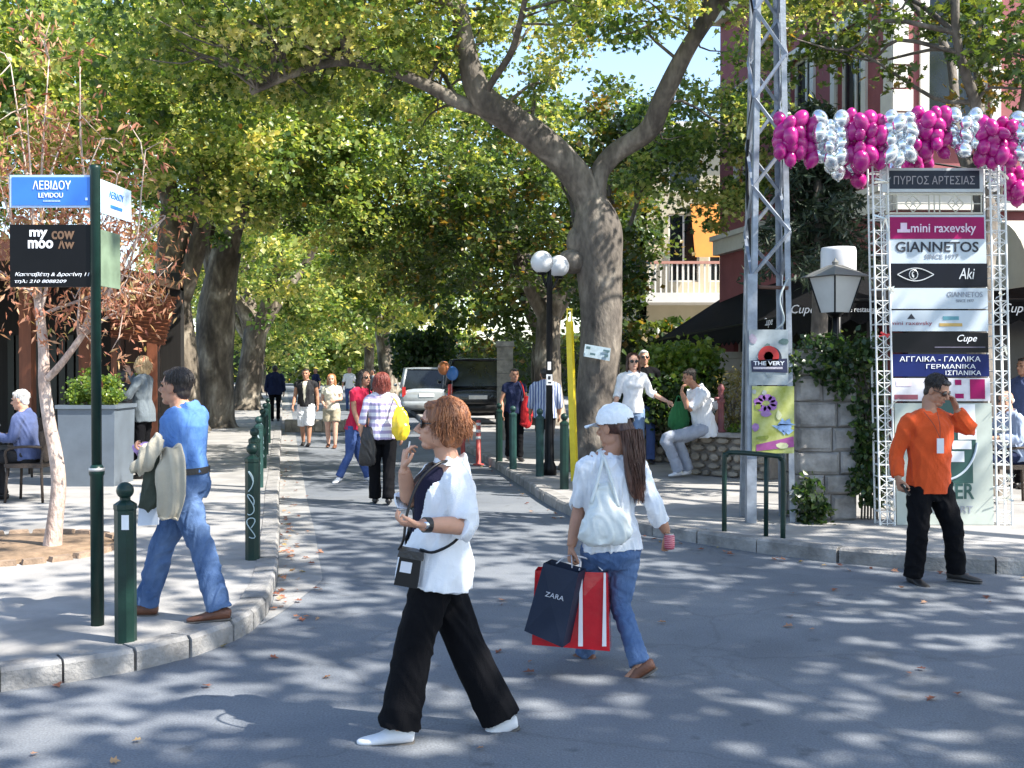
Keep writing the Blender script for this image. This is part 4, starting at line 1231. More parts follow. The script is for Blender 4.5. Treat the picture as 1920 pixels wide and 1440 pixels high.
P = catmull([L(1160, 950, Y2 - .19), L(1146, 900, Y2 - .16), L(1132, 856, Y2 - .11)], 5); b.raw(*tube_arr(P, np.full(len(P), .010), 7))
b.build('strap', M_hobo, sb, True)
# paper shopping bags hanging from her left hand
def shopping_bag(label, corners, thick, m, name='shopping_bag', side_m=None):
    """corners TL TR BR BL in world, thickness vector"""
    C = [Vector(c) for c in corners]; t_ = Vector(thick)
    rt_ = thing(name, label, 'shopping bag', (C[2] + C[3]) / 2)
    b = MB()
    V = [c - t_ / 2 for c in C] + [c + t_ / 2 for c in C]
    # slightly bulged faces
    mid_f = sum((V[i] for i in range(4)), Vector()) / 4 - t_ * .12; mid_b = sum((V[i] for i in range(4, 8)), Vector()) / 4 + t_ * .12
    V += [mid_f, mid_b]
    Fa = [(0, 3, 8), (3, 2, 8), (2, 1, 8), (1, 0, 8), (4, 5, 9), (5, 6, 9), (6, 7, 9), (7, 4, 9), (3, 7, 6, 2), (0, 4, 7, 3), (1, 2, 6, 5)]
    b.raw(V, Fa); b.build('paper_body', m, rt_)
    return rt_, V
hl = L(1071, 1040, Y2 - .06)
Yb_ = Y2 - .16
M_navyp = mat('navy_paper', (.012, .020, .042), .6, .12, 4, .05, spec=.25)
nbg, _ = shopping_bag('navy paper shopping bag with silver lettering held by the woman in the cap', [L(1027, 1052, Yb_), L(1092, 1070, Yb_), L(1062, 1209, Yb_), L(991, 1178, Yb_)], (.05, .12, .0), M_navyp)
rt_v = Vector(L(1092, 1070, Yb_)) - Vector(L(1027, 1052, Yb_)); up_v = Vector(L(1027, 1052, Yb_)) - Vector(L(991, 1178, Yb_))
text('ZARA', Vector(L(1040, 1118, Yb_ - .078)), .026, mat('silver_print', (.45, .48, .55), .5, .1), nbg, .105, right=rt_v, up=up_v)
b = MB()
for s in (.25, .7):
    a = Vector(L(1027 + 65 * s, 1052 + 18 * s, Yb_ - .05)); b.tube(catmull([a, (a + Vector(hl)) / 2 + Vector((0, -.01, .01)), hl], 4), .0035, 6)
b.build('cord_handle', mat('grey_cord', (.35, .35, .38), .8, .1), nbg, True)
M_redp = mat('glossy_red_film', (.55, .012, .020), .22, .15, 6, .15, 18, coat=.4)
M_whp = mat('white_print', (.75, .72, .74), .35, .05)
rbg, Vr = shopping_bag('glossy red plastic shopping bag with white stripes held by the woman in the cap', [L(1006, 1066, Y2 + .02), L(1140, 1070, Y2 - .05), L(1145, 1216, Y2 - .05), L(1000, 1204, Y2 + .02)], (.02, .12, 0), M_redp)
for x0, x1 in ((1087, 1092), (1132, 1136)):
    yo = Y2 - .055 - .062
    b = MB(); b.prism([L(x0, 1074, yo - .012), L(x1, 1074, yo - .012), L(x1 + 1, 1212, yo - .012), L(x0 - 3, 1212, yo - .012)], (0, .004, 0)); b.build('white_stripe', M_whp, rbg)
b = MB()
for s in (1086, 1130): b.tube(catmull([L(s, 1070, Y2 - .1), L((s + 1075) / 2 + 6, 1050, Y2 - .08), hl], 4), .005, 6)
b.build('cord_handle', M_whp, rbg, True)
ph = thing('drink_can', 'small dark red patterned can in the right hand of the woman in the cap', 'can', tuple(L(1256, 1030, Y2)))
b = MB(); b.lathe(L(1255, 1030, Y2 - .02), [(.02, 0), (.028, .006), (.030, .02), (.030, .075), (.026, .084), (.0001, .084)], 16); b.build('can_body', stripes('red_pattern', (.30, .012, .04), (.55, .22, .26), 28, 2, .35, 3.0), ph, True)
b = MB(); b.lathe(L(1255, 1030, Y2 - .02) + np.array([0, 0, .085]), [(.025, 0), (.025, .004), (.02, .005), (.0001, .003)], 14); b.build('can_lid', mat('can_lid_metal', (.6, .6, .6), .3, .1, metal=1), ph, True)

# ---------------------------------------------------------------- man in blue denim shirt
Y3 = 7.0
L = lambda px, py, Y=Y3: np.array(at(px, py, Y))
M_chambray = mat('blue_shirt', (.055, .14, .38), .8, 0, 6, .3, 200, c2=(.12, .24, .50), spec=.15); crumple(M_chambray, .4, 8)
pm_, fm = person('man in blue shirt and jeans walking with a jacket over his arm', L(350, 905), L(346, 768), 163, L(329, 727), 168, 3,
    arms={'L': (L(333, 868, Y3 - .18), L(288, 848, Y3 - .28), dict(d=(-1, -.2, .1), n=(0, .2, 1), curl=.9, thumb=-1)),
          'R': (L(330, 862, Y3 + .22), L(292, 846, Y3 + .08), dict(d=(-1, -.3, .1), n=(0, -.4, 1), curl=.8, thumb=1))},
    legs={'L': (L(378, 1022, Y3 - .06), L(410, 1139, Y3 - .10), (-.97, -.05, -.06)), 'R': (L(306, 1018, Y3 + .08), L(275, 1131, Y3 + .09), (-.98, .1, .0))},
    sw=.155, male=1, vox=.0085, skin=M_skin2, seed=23,
    shirt=dict(mat=M_chambray, hem=.10, sleeve={'L': 1.35, 'R': 1.9}, ease=.022, sl_ease=.018, fold=.010, wl=.10, collar=1, name='blue_shirt'),
    pants=dict(mat=M_denim, w=[.104, .098, .082, .078, .082], ease=.018, len=1.01, fold=.008, wl=.08, name='jeans', rise=.17),
    belt=M_leather_bk, shoes=dict(mat=M_leather_br, sole=M_rubber, k=1.05), hair=dict(style='short', mat=H_dark, n=420))
# folded jacket over the forearm
M_beige = cloth('beige_jacket', (.42, .38, .30), .85, .1); M_olive = cloth('olive_lining', (.055, .065, .05), .85, .15)
jk = thing('jacket', 'beige jacket with dark olive lining draped over the forearm of the man in blue', 'jacket', tuple(L(305, 975, Y3 - .3)))
m1 = remesh([loft([L(318, 838, Y3 - .30), L(322, 880, Y3 - .33), L(322, 925, Y3 - .33), L(316, 960, Y3 - .32), L(313, 976, Y3 - .31)], [.075, .102, .094, .084, .07], [.026, .036, .032, .028, .018], (1, .15, 0), 20, 4)], .007, 2)
wrinkle(m1, .020, .10, 31, (1.8, 1, .22)); link_mesh('sleeve_side', m1, M_beige, jk, True)
m1 = remesh([loft([L(302, 818, Y3 - .34), L(284, 842, Y3 - .36), L(268, 872, Y3 - .36), L(258, 890, Y3 - .34)], [.045, .068, .06, .042], [.028, .03, .028, .016], (1, 0, .5), 18, 4)], .007, 2)
wrinkle(m1, .016, .08, 32, (1.4, 1, .5)); link_mesh('collar_side', m1, M_beige, jk, True)
m1 = remesh([loft([L(296, 850, Y3 - .30), L(290, 885, Y3 - .29), L(284, 930, Y3 - .28), L(268, 958, Y3 - .28)], [.06, .075, .065, .035], [.03, .035, .03, .02], (1, 0, .2), 18, 4)], .0085, 3)
wrinkle(m1, .015, .08, 33, (1.6, 1, .3)); link_mesh('lining', m1, M_olive, jk, True)
b = MB(); b.prism([L(262, 925, Y3 - .22), L(296, 922, Y3 - .22), L(296, 984, Y3 - .20), L(258, 986, Y3 - .20)], (0, .025, 0))
tag(b.build('paper_folder', mat('pale_paper', (.62, .68, .78), .6, .05)), 'pale paper folder hanging below the draped jacket', 'folder')
m1 = remesh([ellip(L(266, 842, Y3 - .28), ((1, 0, 0), (0, 1, 0), (0, 0, 1)), (.055, .05, .042))], .009, 2)
wrinkle(m1, .012, .06, 35); tag(link_mesh('scarf', m1, cloth('purple_scarf', (.34, .22, .46), .9, .3), None, True), 'crumpled purple scarf tucked under the draped jacket', 'scarf')

# ---------------------------------------------------------------- man in the orange jumper
Y4 = 8.75
L = lambda px, py, Y=Y4: np.array(at(px, py, Y))
M_orange = cloth('orange_knit', (.62, .085, .022), .9, .1)
po_, fo = person('man in orange jumper and black trousers holding a hand to his ear', L(1742, 912), L(1743, 772), 285, L(1757, 733), 312, -24,
    arms={'R': (L(1680, 852, Y4 - .02), L(1684, 898, Y4 - .12), dict(d=(.25, -.1, -1), n=(.8, .3, 0), curl=.8, thumb=1)),
          'L': (L(1822, 806, Y4 - .04), L(1793, 768, Y4 - .03), dict(d=(-.30, .05, 1), n=(-1, -.1, .1), curl=.6, thumb=1))},
    legs={'R': (L(1722, 992, Y4 - .05), L(1713, 1077, Y4 + .02), (.25, -1, -.05)), 'L': (L(1786, 986, Y4 + .0), L(1793, 1069, Y4 + .06), (.85, -.5, -.02))},
    sw=.185, male=1, vox=.0085, skin=M_skin2, seed=33,
    shirt=dict(mat=M_orange, hem=-.10, sleeve=1.93, ease=.026, sl_ease=.016, fold=.008, wl=.085, neck=.97, name='orange_jumper'),
    pants=dict(mat=M_black, w=[.104, .100, .086, .080, .082], ease=.010, len=1.02, fold=.007, wl=.10, rise=.02),
    shoes=dict(mat=M_leather_bk, sole=M_rubber, k=1.02), hair=dict(style='short', mat=H_dark, n=420), glasses=M_lens)
b = MB(); b.prism([L(1757, 822, Y4 - .2), L(1770, 822, Y4 - .2), L(1770, 850, Y4 - .2), L(1757, 850, Y4 - .2)], (0, .006, 0))
bdg = thing('name_badge', 'white name badge on a lanyard against the orange jumper', 'badge', tuple(L(1763, 850, Y4 - .2)))
b.build('card', mat('badge_card', (.7, .7, .72), .4, .08), bdg)
b = MB(); b.tube(catmull([L(1763, 822, Y4 - .2), L(1750, 795, Y4 - .19), L(1732, 772, Y4 - .12)], 4), .0025, 5); b.tube(catmull([L(1763, 822, Y4 - .2), L(1762, 795, Y4 - .19), L(1757, 772, Y4 - .12)], 4), .0025, 5)
b.build('lanyard', mat('lanyard', (.2, .06, .04), .8, .1), bdg)
b = MB(); b.box(Vector(L(1697, 918, Y4 - .16)), (.016, .05, .105), M=Matrix.Rotation(R(-38), 3, 'Y'))
tag(b.build('mobile_phone', M_blkplastic), 'dark mobile phone in the lowered hand of the man in orange', 'phone')
# ================================================================== people further off
def stand(label, px, pyf, pyt, yaw, z0=0.0, stride=.0, armpose=None, lean=0.0, hyaw=None, hpitch=0, Y=None, **kw):
    p = gp(px, pyf, z0) if Y is None else Vector((at(px, 700, Y).x, Y, z0))
    H = at(px, pyt, p.y).z - z0
    k = H / 1.665
    a = R(yaw); f = np.array([math.cos(a), math.sin(a), 0]); s = np.array([-math.sin(a), math.cos(a), 0]); u = np.array([0, 0, 1.])
    p = np.array(tuple(p))
    O = lambda ff, ss, uu: p + (f * ff + s * ss + u * uu) * k
    arms = {}
    for sd_, sg in (('L', 1), ('R', -1)):
        sw_ = -stride * sg * .6
        v = (armpose or {}).get(sd_, (sw_ * .4 - .02, .23, 1.08, sw_ + .06, .25, .86))
        arms[sd_] = (O(v[0], sg * v[1], v[2]), O(v[3], sg * v[4], v[5]))
    legs = {'L': (O(stride * .55 + .02, .09, .485), O(stride, .085, .085 / k), tuple(f)), 'R': (O(-stride * .45 + .03, -.09, .485), O(-stride, -.085, .085 / k + max(0, stride) * .12), tuple(f * 1 + u * -.25 * (stride > 0.1)))}
    kw.setdefault('vox', .014); kw.setdefault('eyes', True)
    return person(label, O(0, 0, .885), O(lean, 0, 1.395), yaw, O(lean + .02, 0, 1.535), yaw if hyaw is None else hyaw, hpitch, arms=arms, legs=legs, hk=k ** .5, sw=(.185 if kw.get('male') else .16) * k, **kw)
JE = lambda m, w=None, **k: dict(mat=m, w=w or [.098, .086, .066, .060, .064], fold=.004, wl=.09, rise=.03, len=1.01, **k)
TEE = lambda m, sl=.55, **k: dict(mat=m, sleeve=sl, hem=-.10, ease=.022, sl_ease=.016, fold=.006, wl=.09, neck=.97, **k)
SH = lambda m, **k: dict(mat=m, **k)
M_lilac = stripes('lilac_striped_cotton', (.70, .68, .74), (.34, .29, .46), 3.6, 2, .8, .6, .55)
M_crimson = cloth('crimson_cotton', (.48, .02, .06)); M_navy = cloth('navy_cotton', (.018, .024, .06)); M_grey = cloth('grey_wool', (.13, .155, .175))
M_khaki = cloth('khaki_cotton', (.38, .33, .24)); M_cream = cloth('cream_cotton', (.66, .62, .50)); M_char = cloth('charcoal_cotton', (.028, .028, .031))
M_greytr = cloth('pale_grey_trousers', (.33, .36, .43)); M_plaid = stripes('blue_plaid_cotton', (.50, .54, .64), (.10, .14, .30), 7, 0, .8, 1.5)
M_bluegrey = cloth('slate_blue_shirt', (.075, .10, .21)); M_palebl = cloth('pale_blue_shirt', (.30, .36, .50))

pr, fr = stand('red haired woman in lilac striped shirt walking up the street', 716, 946, 699, 96, stride=.10, shirt=TEE(M_lilac, 1.25), pants=JE(M_black, [.104, .094, .08, .076, .082]), shoes=SH(M_leather_bk), skin=M_skin, hair=dict(style='wavy', mat=H_red, n=160), seed=41, bulk=1.08, vox=.011)
# her yellow bag and black shoulder bag
def soft_bag(name, label, pts, A, B, m, side=(1, 0, 0), vox=.012, amp=.010, wl=.1, seed=5, cat='bag'):
    me = remesh([loft(pts, A, B, side, 20, 3)], vox, 2); wrinkle(me, amp, wl, seed, (1.3, 1, .5))
    return me
L = lambda px, py, Y: np.array(at(px, py, Y))
Yr = gp(716, 946).y
yb = thing('plastic_bag', 'bright yellow plastic bag slung behind the red haired woman', 'bag', tuple(L(752, 830, Yr - .22)))
link_mesh('bag_body', soft_bag('', '', [L(748, 762, Yr - .16), L(750, 780, Yr - .2), L(752, 808, Yr - .22), L(752, 826, Yr - .2)], [.045, .10, .115, .06], [.03, .05, .055, .03], 0), mat('yellow_plastic', (.80, .56, .03), .3, .2, 6, .2, 16), yb, True)
b = MB(); b.tube(catmull([L(748, 764, Yr - .16), L(742, 752, Yr - .12), L(736, 745, Yr)], 3), .012, 6); b.build('handle', MATS['yellow_plastic'], yb, True)
kb = thing('handbag', 'black handbag with long strap on the left side of the red haired woman', 'bag', tuple(L(692, 870, Yr - .1)))
link_mesh('bag_body', soft_bag('', '', [L(690, 800, Yr - .1), L(690, 825, Yr - .12), L(690, 862, Yr - .12), L(691, 872, Yr - .1)], [.07, .10, .11, .08], [.04, .06, .06, .04], 0, seed=8), M_leather_bk, kb, True)
b = MB(); b.tube(catmull([L(688, 805, Yr - .1), L(690, 765, Yr - .08), L(694, 735, Yr - .02)], 3), .012, 6); b.build('strap', M_leather_bk, kb, True)

Yc = 16.6
L = lambda px, py, Y=Yc: np.array(at(px, py, Y))
person('young woman in crimson t-shirt and jeans with sunglasses', L(668, 800), L(678, 728), 320, L(684, 709), 318, 0, arms={'L': (L(688, 772, Yc + .1), L(693, 800, Yc + .05)), 'R': (L(664, 770, Yc - .15), L(674, 800, Yc - .2))},
       legs={'L': (L(672, 850, Yc + .1), L(690, 892, Yc + .15), (.8, -.6, 0)), 'R': (L(655, 852, Yc - .05), L(636, 893, Yc - .1), (-.3, -.9, -.1))}, sw=.15, shirt=TEE(M_crimson, .5), pants=JE(M_denim_dk), shoes=SH(M_wshoe), skin=M_skin2,
       hair=dict(style='long', mat=H_dark, len=.16, n=120), glasses=M_lens, vox=.012, seed=45)
stand('man in charcoal waistcoat and white shorts strolling towards the crossing', 574, 836, 690, 268, stride=.12, male=1, shirt=TEE(M_char, .3, open=.06, open_from=.0), top2=dict(mat=M_cream, ease=.012), pants=dict(mat=M_white, w=[.11, .115, .105, .105, .105], len=.55, fold=.006, wl=.09, rise=.05, name='shorts'), shoes=SH(M_leather_bk), skin=M_skin2, hair=dict(style='short', mat=H_dark), seed=51, barelegs=True, bulk=1.06)
stand('girl with long ginger hair in pale top and khaki shorts', 622, 840, 701, 272, stride=.10, shirt=TEE(M_cream, .5), pants=dict(mat=M_khaki, w=[.105, .105, .1, .1, .1], len=.36, fold=.005, wl=.09, rise=.04, name='shorts'), shoes=SH(M_leather_br), skin=M_skin3, hair=dict(style='long', mat=H_ginger, len=.22, n=90), seed=53, barelegs=True, armpose={'L': (.0, .21, 1.1, .16, .10, 1.08), 'R': (0, .22, 1.08, .12, .16, .98)})
stand('person in dark navy jacket standing past the cafe kerb bollards', 516, 790, 684, 100, PAVE, shirt=dict(mat=M_navy, sleeve=1.9, hem=-.2, ease=.04, sl_ease=.03, fold=.008, wl=.12), pants=JE(M_black), shoes=SH(M_leather_bk), skin=M_skin2, hair=dict(style='short', mat=H_dark), male=1, seed=55, bulk=1.15)
pb, fb = stand('blond woman in grey jacket raising a hand beside the cafe planters', 268, 874, 668, 172, PAVE, Y=15.9, shirt=dict(mat=M_grey, sleeve=1.85, hem=-.22, ease=.034, sl_ease=.02, fold=.008, wl=.1, flare=.02, name='jacket'), pants=JE(M_black, [.1, .09, .078, .072, .074]), shoes=SH(M_leather_bk), skin=M_skin3, hair=dict(style='wavy', mat=H_blond, n=160), seed=57, vox=.012, armpose={'L': (.10, .24, 1.12, .25, .12, 1.18), 'R': (.16, .2, 1.2, .24, .10, 1.45)})
stand('woman in dark clothes standing in the shade facing the blond woman', 238, 872, 690, 350, PAVE, Y=16.8, shirt=dict(mat=M_char, sleeve=1.9, hem=-.1, ease=.03, sl_ease=.02, fold=.007, wl=.1), pants=JE(M_black), shoes=SH(M_leather_bk), skin=M_skin2, hair=dict(style='bob', mat=H_dark), seed=58)
stand('woman in white blouse and faded jeans with sunglasses and long brown hair', 1186, 890, 661, 282, PAVE, stride=.06, hyaw=275, shirt=TEE(M_white, 1.3, sl_flare=.004), pants=JE(M_denim_lt), shoes=SH(M_leather_br), skin=M_skin3, hair=dict(style='long', mat=H_brown, len=.14, n=140), glasses=M_lens, seed=61, vox=.011, armpose={'R': (-.02, .21, 1.1, .05, .27, .93), 'L': (0, .25, 1.12, .16, .44, 1.0)})
stand('man in black shirt walking behind the woman in the white blouse', 1207, 884, 654, 275, PAVE, Y=18.4, stride=.08, male=1, shirt=TEE(M_black, .6), pants=JE(M_denim_dk, [.1, .095, .08, .076, .078]), shoes=SH(M_leather_bk), skin=M_skin, hair=dict(style='short', mat=H_grey), glasses=M_lens, seed=63)
stand('woman in navy t-shirt carrying a red bag past the green bollards', 964, 864, 690, 285, PAVE, stride=.08, shirt=TEE(M_navy, .4), pants=JE(M_black), shoes=SH(M_leather_bk), skin=M_skin2, hair=dict(style='short', mat=H_dark), seed=65)
Yt = gp(964, 864, PAVE).y
rb = thing('handbag', 'red fabric bag hanging beside the woman in the navy t-shirt', 'bag', tuple(L(986, 800, Yt - .1)))
link_mesh('bag_body', soft_bag('', '', [L(988, 742, Yt - .1), L(988, 765, Yt - .1), L(986, 795, Yt - .1), L(985, 802, Yt - .1)], [.06, .11, .10, .06], [.04, .06, .06, .04], 0, seed=9), cloth('red_bag', (.42, .02, .025)), rb, True)
b = MB(); b.tube(catmull([L(984, 745, Yt - .1), L(980, 725, Yt - .1), L(975, 715, Yt - .05)], 3), .012, 6); b.build('strap', MATS['red_bag'], rb, True)
stand('person in blue checked shirt standing behind the globe lamp post', 1022, 872, 688, 95, PAVE, shirt=dict(mat=M_plaid, sleeve=1.5, hem=-.18, ease=.035, sl_ease=.025, fold=.008, wl=.1), pants=JE(M_char), shoes=SH(M_leather_bk), skin=M_skin2, hair=dict(style='short', mat=H_dark), male=1, seed=67)
# a few strollers far down the avenue
for i, (px, Yf, top, m, m2, hm, lb) in enumerate([(655, 44, 687, M_white, M_denim_dk, H_dark, 'far stroller in white shirt down the shaded avenue'), (592, 50, 690, M_navy, M_black, H_brown, 'far stroller all in dark blue down the avenue'), (700, 40, 692, M_grey, M_black, H_dark, 'far stroller in grey beside the leaning plane tree')]):
    stand(lb, px, 0, top, 270 - 40 * i, 0 if i < 2 else PAVE, stride=.1, Y=Yf, shirt=TEE(m, 1.0), pants=JE(m2), shoes=SH(M_leather_bk), skin=M_skin2, hair=dict(style='short', mat=hm), vox=.02, seed=71 + i)

# seated man on the low stone wall
Yw = 16.2
L = lambda px, py, Y=Yw: np.array(at(px, py, Y))
person('man in white shirt and pale trousers sitting on the stone planter wall', L(1322, 802), L(1306, 730, Yw - .05), 200, L(1292, 708, Yw - .1), 190, -12,
       arms={'R': (L(1350, 765, Yw + .1), L(1338, 800, Yw + .05)), 'L': (L(1292, 768, Yw - .3), L(1278, 735, Yw - .3), dict(d=(.2, .1, 1), n=(.9, .2, 0), curl=.7))},
       legs={'L': (L(1248, 822, Yw - .25), L(1272, 882, Yw - .2), (-.8, -.6, 0)), 'R': (L(1272, 826, Yw - .1), L(1290, 880, Yw - .05), (-.7, -.7, 0))}, sw=.18, male=1, bulk=1.08,
       shirt=dict(mat=M_white, sleeve=.95, hem=-.22, ease=.04, sl_ease=.03, fold=.012, wl=.11), pants=JE(M_greytr, [.108, .1, .085, .08, .085]), shoes=SH(M_wshoe), skin=M_skin2, hair=dict(style='short', mat=H_dark, n=100), vox=.012, seed=81)
gb = thing('cloth_bag', 'green cloth bag resting on the wall beside the seated man in white', 'bag', tuple(L(1278, 800, Yw)))
link_mesh('bag_body', soft_bag('', '', [L(1274, 752, Yw + .05), L(1274, 770, Yw + .05), L(1272, 795, Yw + .05), L(1272, 806, Yw + .05)], [.06, .14, .16, .10], [.04, .08, .09, .06], 0, seed=10), cloth('green_bag', (.03, .14, .05)), gb, True)
b = MB(); b.tube(catmull([L(1266, 756, Yw + .05), L(1272, 742, Yw + .05), L(1282, 756, Yw + .05)], 4), .012, 6); b.build('handle', MATS['green_bag'], gb, True)

# ================================================================== cafe furniture and its guests
M_wood_dk = mat('dark_stained_wood', (.055, .032, .02), .55, .35, 5, .15, 40, stretch=(1, 1, 6))
M_terra = mat('rust_brown_wood', (.20, .062, .028), .6, .25, 4, .2, 30, stretch=(3, 3, .5))
M_wicker = mat('dark_wicker', (.05, .035, .026), .7, .4, 40, .5, 90)
def chair(label, loc, rz, group=None, m=None):
    c, s = math.cos(rz), math.sin(rz)
    T = lambda x, y, z: Vector((loc[0] + c * x - s * y, loc[1] + s * x + c * y, loc[2] + z))
    rt_ = thing('chair', label, 'chair', loc, group)
    m = m or M_wicker
    b = MB(); b.box(T(0, 0, .44), (.44, .44, .05), rz); b.build('seat', m, rt_)
    b = MB()
    b.raw(*loft([T(-.21, -.2, .66), T(-.25, -.1, .68), T(-.26, 0, .685), T(-.25, .1, .68), T(-.21, .2, .66)], [.19] * 5, [.018] * 5, (0, 0, 1), 12, 3)); b.build('backrest', m, rt_, True)
    for x, y in ((-.2, -.19), (-.2, .19), (.2, -.19), (.2, .19)):
        b = MB(); b.tube([T(x * 1.12, y * 1.1, 0), T(x, y, .44)] + ([T(x * 1.1, y, .62)] if x < 0 else []), .016, 8); b.build('leg', m, rt_, True)
    for y in (-1, 1):
        b = MB(); b.tube(catmull([T(-.22, .21 * y, .66), T(0, .25 * y, .67), T(.2, .23 * y, .62), T(.2, .2 * y, .44)], 3), .016, 8); b.build('armrest', m, rt_, True)
    return rt_
def table(label, loc, group=None, r=.38):
    rt_ = thing('cafe_table', label, 'table', loc, group); x, y, z = loc
    b = MB(); b.lathe((x, y, z), [(r, .715), (r, .74), (r - .01, .745), (.0001, .745)], 24); b.build('table_top', mat('pale_table_top', (.45, .45, .47), .4, .1), rt_, True)
    b = MB(); b.tube([(x, y, z + .03), (x, y, z + .715)], .03, 10); b.build('column', M_blkplastic, rt_, True)
    b = MB(); b.lathe((x, y, z), [(.22, 0), (.22, .015), (.05, .035), (.0001, .035)], 20); b.build('foot', M_blkplastic, rt_, True)
    return rt_
def seated(label, seat, yaw, top_col, bot_m, hair, male=1, table_hands=True, **kw):
    """seat: point on the ground below the sitter"""
    a = R(yaw); f = np.array([math.cos(a), math.sin(a), 0]); s = np.array([-math.sin(a), math.cos(a), 0]); p = np.array(tuple(seat))
    O = lambda ff, ss, uu: p + f * ff + s * ss + np.array([0, 0, uu])
    wr = (.36, .17, .78) if table_hands else (.28, .16, .60)
    return person(label, O(0, 0, .55), O(.05, 0, 1.06), yaw, O(.09, 0, 1.21), kw.pop('hyaw', yaw), kw.pop('hpitch', -8), arms={'L': (O(.08, .24, .77), O(wr[0], wr[1], wr[2])), 'R': (O(.08, -.24, .77), O(wr[0], -wr[1], wr[2]))},
           legs={'L': (O(.42, .12, .53), O(.40, .12, .085), tuple(f)), 'R': (O(.42, -.12, .53), O(.36, -.12, .085), tuple(f))}, male=male, sw=.18 if male else .155,
           shirt=dict(mat=top_col, sleeve=1.8, hem=-.1, ease=.03, sl_ease=.02, fold=.009, wl=.1), pants=JE(bot_m), shoes=SH(M_leather_bk), skin=kw.pop('skin', M_skin), hair=hair, vox=.013, **kw)
c1 = gp(52, 925, PAVE); c1 = Vector((at(52, 800, 13.2).x, 13.2, PAVE))
chair('dark wicker cafe chair with the grey haired man', (c1.x + .04, c1.y, PAVE), R(180))
seated('grey haired man in slate blue shirt sitting at the cafe table', c1, 180, M_bluegrey, M_char, dict(style='short', mat=H_grey, n=100), seed=91)
table('round cafe table in front of the grey haired man', (c1.x - .75, c1.y - .05, PAVE))
c2 = Vector((c1.x - 1.45, c1.y + .35, PAVE))
chair('dark wicker cafe chair across the table from the grey haired man', (c2.x, c2.y, PAVE), R(-20))
seated('dark dressed guest facing the grey haired man across the table', c2, -15, M_char, M_black, dict(style='short', mat=H_dark), seed=92, skin=M_skin2)
c2b = Vector((at(100, 800, 16.4).x, 16.4, PAVE))
chair('empty dark wicker chair behind the grey planter', (c2b.x - .3, 16.3, PAVE), R(160)); table('round cafe table deep under the terrace roof', (c2b.x - 1.3, 16.6, PAVE))
# right hand cafe
c3 = Vector((at(1898, 800, 13.0).x, 13.0, PAVE))
chair('dark wicker chair under the bald man by the shopfront', (c3.x - .02, c3.y, PAVE), R(175))
seated('bald man in pale blue shirt and dark glasses seated by the shopfront', c3, 190, M_palebl, M_navy, dict(style='bald', mat=H_grey), seed=93, glasses=M_lens, skin=M_skin, hyaw=210)
table('round cafe table beside the sign tower', (c3.x - .62, c3.y + .25, PAVE), r=.3)
c4 = Vector((at(1925, 800, 14.2).x, 14.2, PAVE))
stand('waiter in blue shirt standing behind the bald man', 1922, 0, 668, 200, PAVE, Y=14.6, shirt=TEE(M_bluegrey, .6), pants=JE(M_black), shoes=SH(M_leather_bk), skin=M_skin2, hair=dict(style='short', mat=H_dark), male=1, seed=95)

# ================================================================== street furniture
M_green = mat('bottle_green_paint', (.006, .026, .020), .38, .25, 8, .08, 60, spec=.35)
M_green_lt = mat('pale_lit_green_paint', (.016, .05, .046), .45, .35, 8, .12, 50, spec=.35)
M_galv = mat('galvanised_steel', (.27, .30, .35), .5, .3, 7, .15, 30, metal=.5)
M_wpaint = mat('white_enamel', (.72, .72, .70), .4, .08, 6)
M_yellow = mat('yellow_paint', (.72, .55, .02), .4, .15, 6, .08)
M_steel = mat('polished_steel', (.62, .60, .57), .22, .1, metal=1.0)
M_paper = mat('white_paper', (.72, .73, .75), .7, .06, 10)
M_blackp = mat('black_sign', (.004, .004, .005), .4, .15, spec=.2)
M_ink = mat('dark_ink', (.015, .018, .03), .6, .1)
M_wink = mat('white_ink', (.78, .79, .82), .6, .04)
M_graf = mat('pale_graffiti', (.38, .48, .50), .7, .15)

def bollard(label, p, m=M_green, h=.95, graffiti=0, group=None, sticker=False):
    rt_ = thing('bollard', label, 'bollard', p, group)
    b = MB(); x, y, z = p
    b.lathe(p, [(.062, -.05), (.062, h - .16), (.066, h - .15), (.066, h - .125), (.052, h - .115), (.03, h - .10), (.03, h - .085)], 8); b.build('shaft', m, rt_)
    b = MB(); b.ball((x, y, z + h - .045), .05, 16, 10); b.build('ball_cap', m, rt_, True)
    if graffiti:
        rg = np.random.default_rng(graffiti); b = MB()
        for k in range(3):
            zc = z + h * (.28 + .2 * k)
            P = [(x + .035 * math.sin(t * 1.9 + k) * (1 - .2 * k), y - .062, zc + .085 * math.sin(t) ) for t in np.linspace(0, 5.2, 16)]
            b.tube(P, .0045, 5)
        b.build('graffiti', M_graf, rt_)
    if sticker:
        b = MB(); b.box((x + .022, y - .064, z + h * .76), (.042, .004, .085)); b.build('sticker', M_paper, rt_)
    return rt_
p = gp(236, 1203, PAVE); bollard('dark green ball topped bollard with white sticker beside the street sign pole', tuple(p), sticker=True, h=.93)
p = gp(474, 1049, PAVE); bollard('dark green bollard scrawled with pale graffiti at the kerb corner', tuple(p), graffiti=4, h=.97)
for k, Yk in enumerate((11.9, 14.7, 17.5, 20.3, 23.4)):
    x = np.interp(Yk, LK[:, 1], LK[:, 0]) - .27
    bollard('green ball topped bollard, %s after the graffiti covered corner bollard along the cafe kerb' % ('first', 'second', 'third', 'fourth', 'fifth')[k], (x, Yk, PAVE), M_green_lt if k % 2 else M_green, graffiti=10 + k, group='bollards along the cafe kerb')
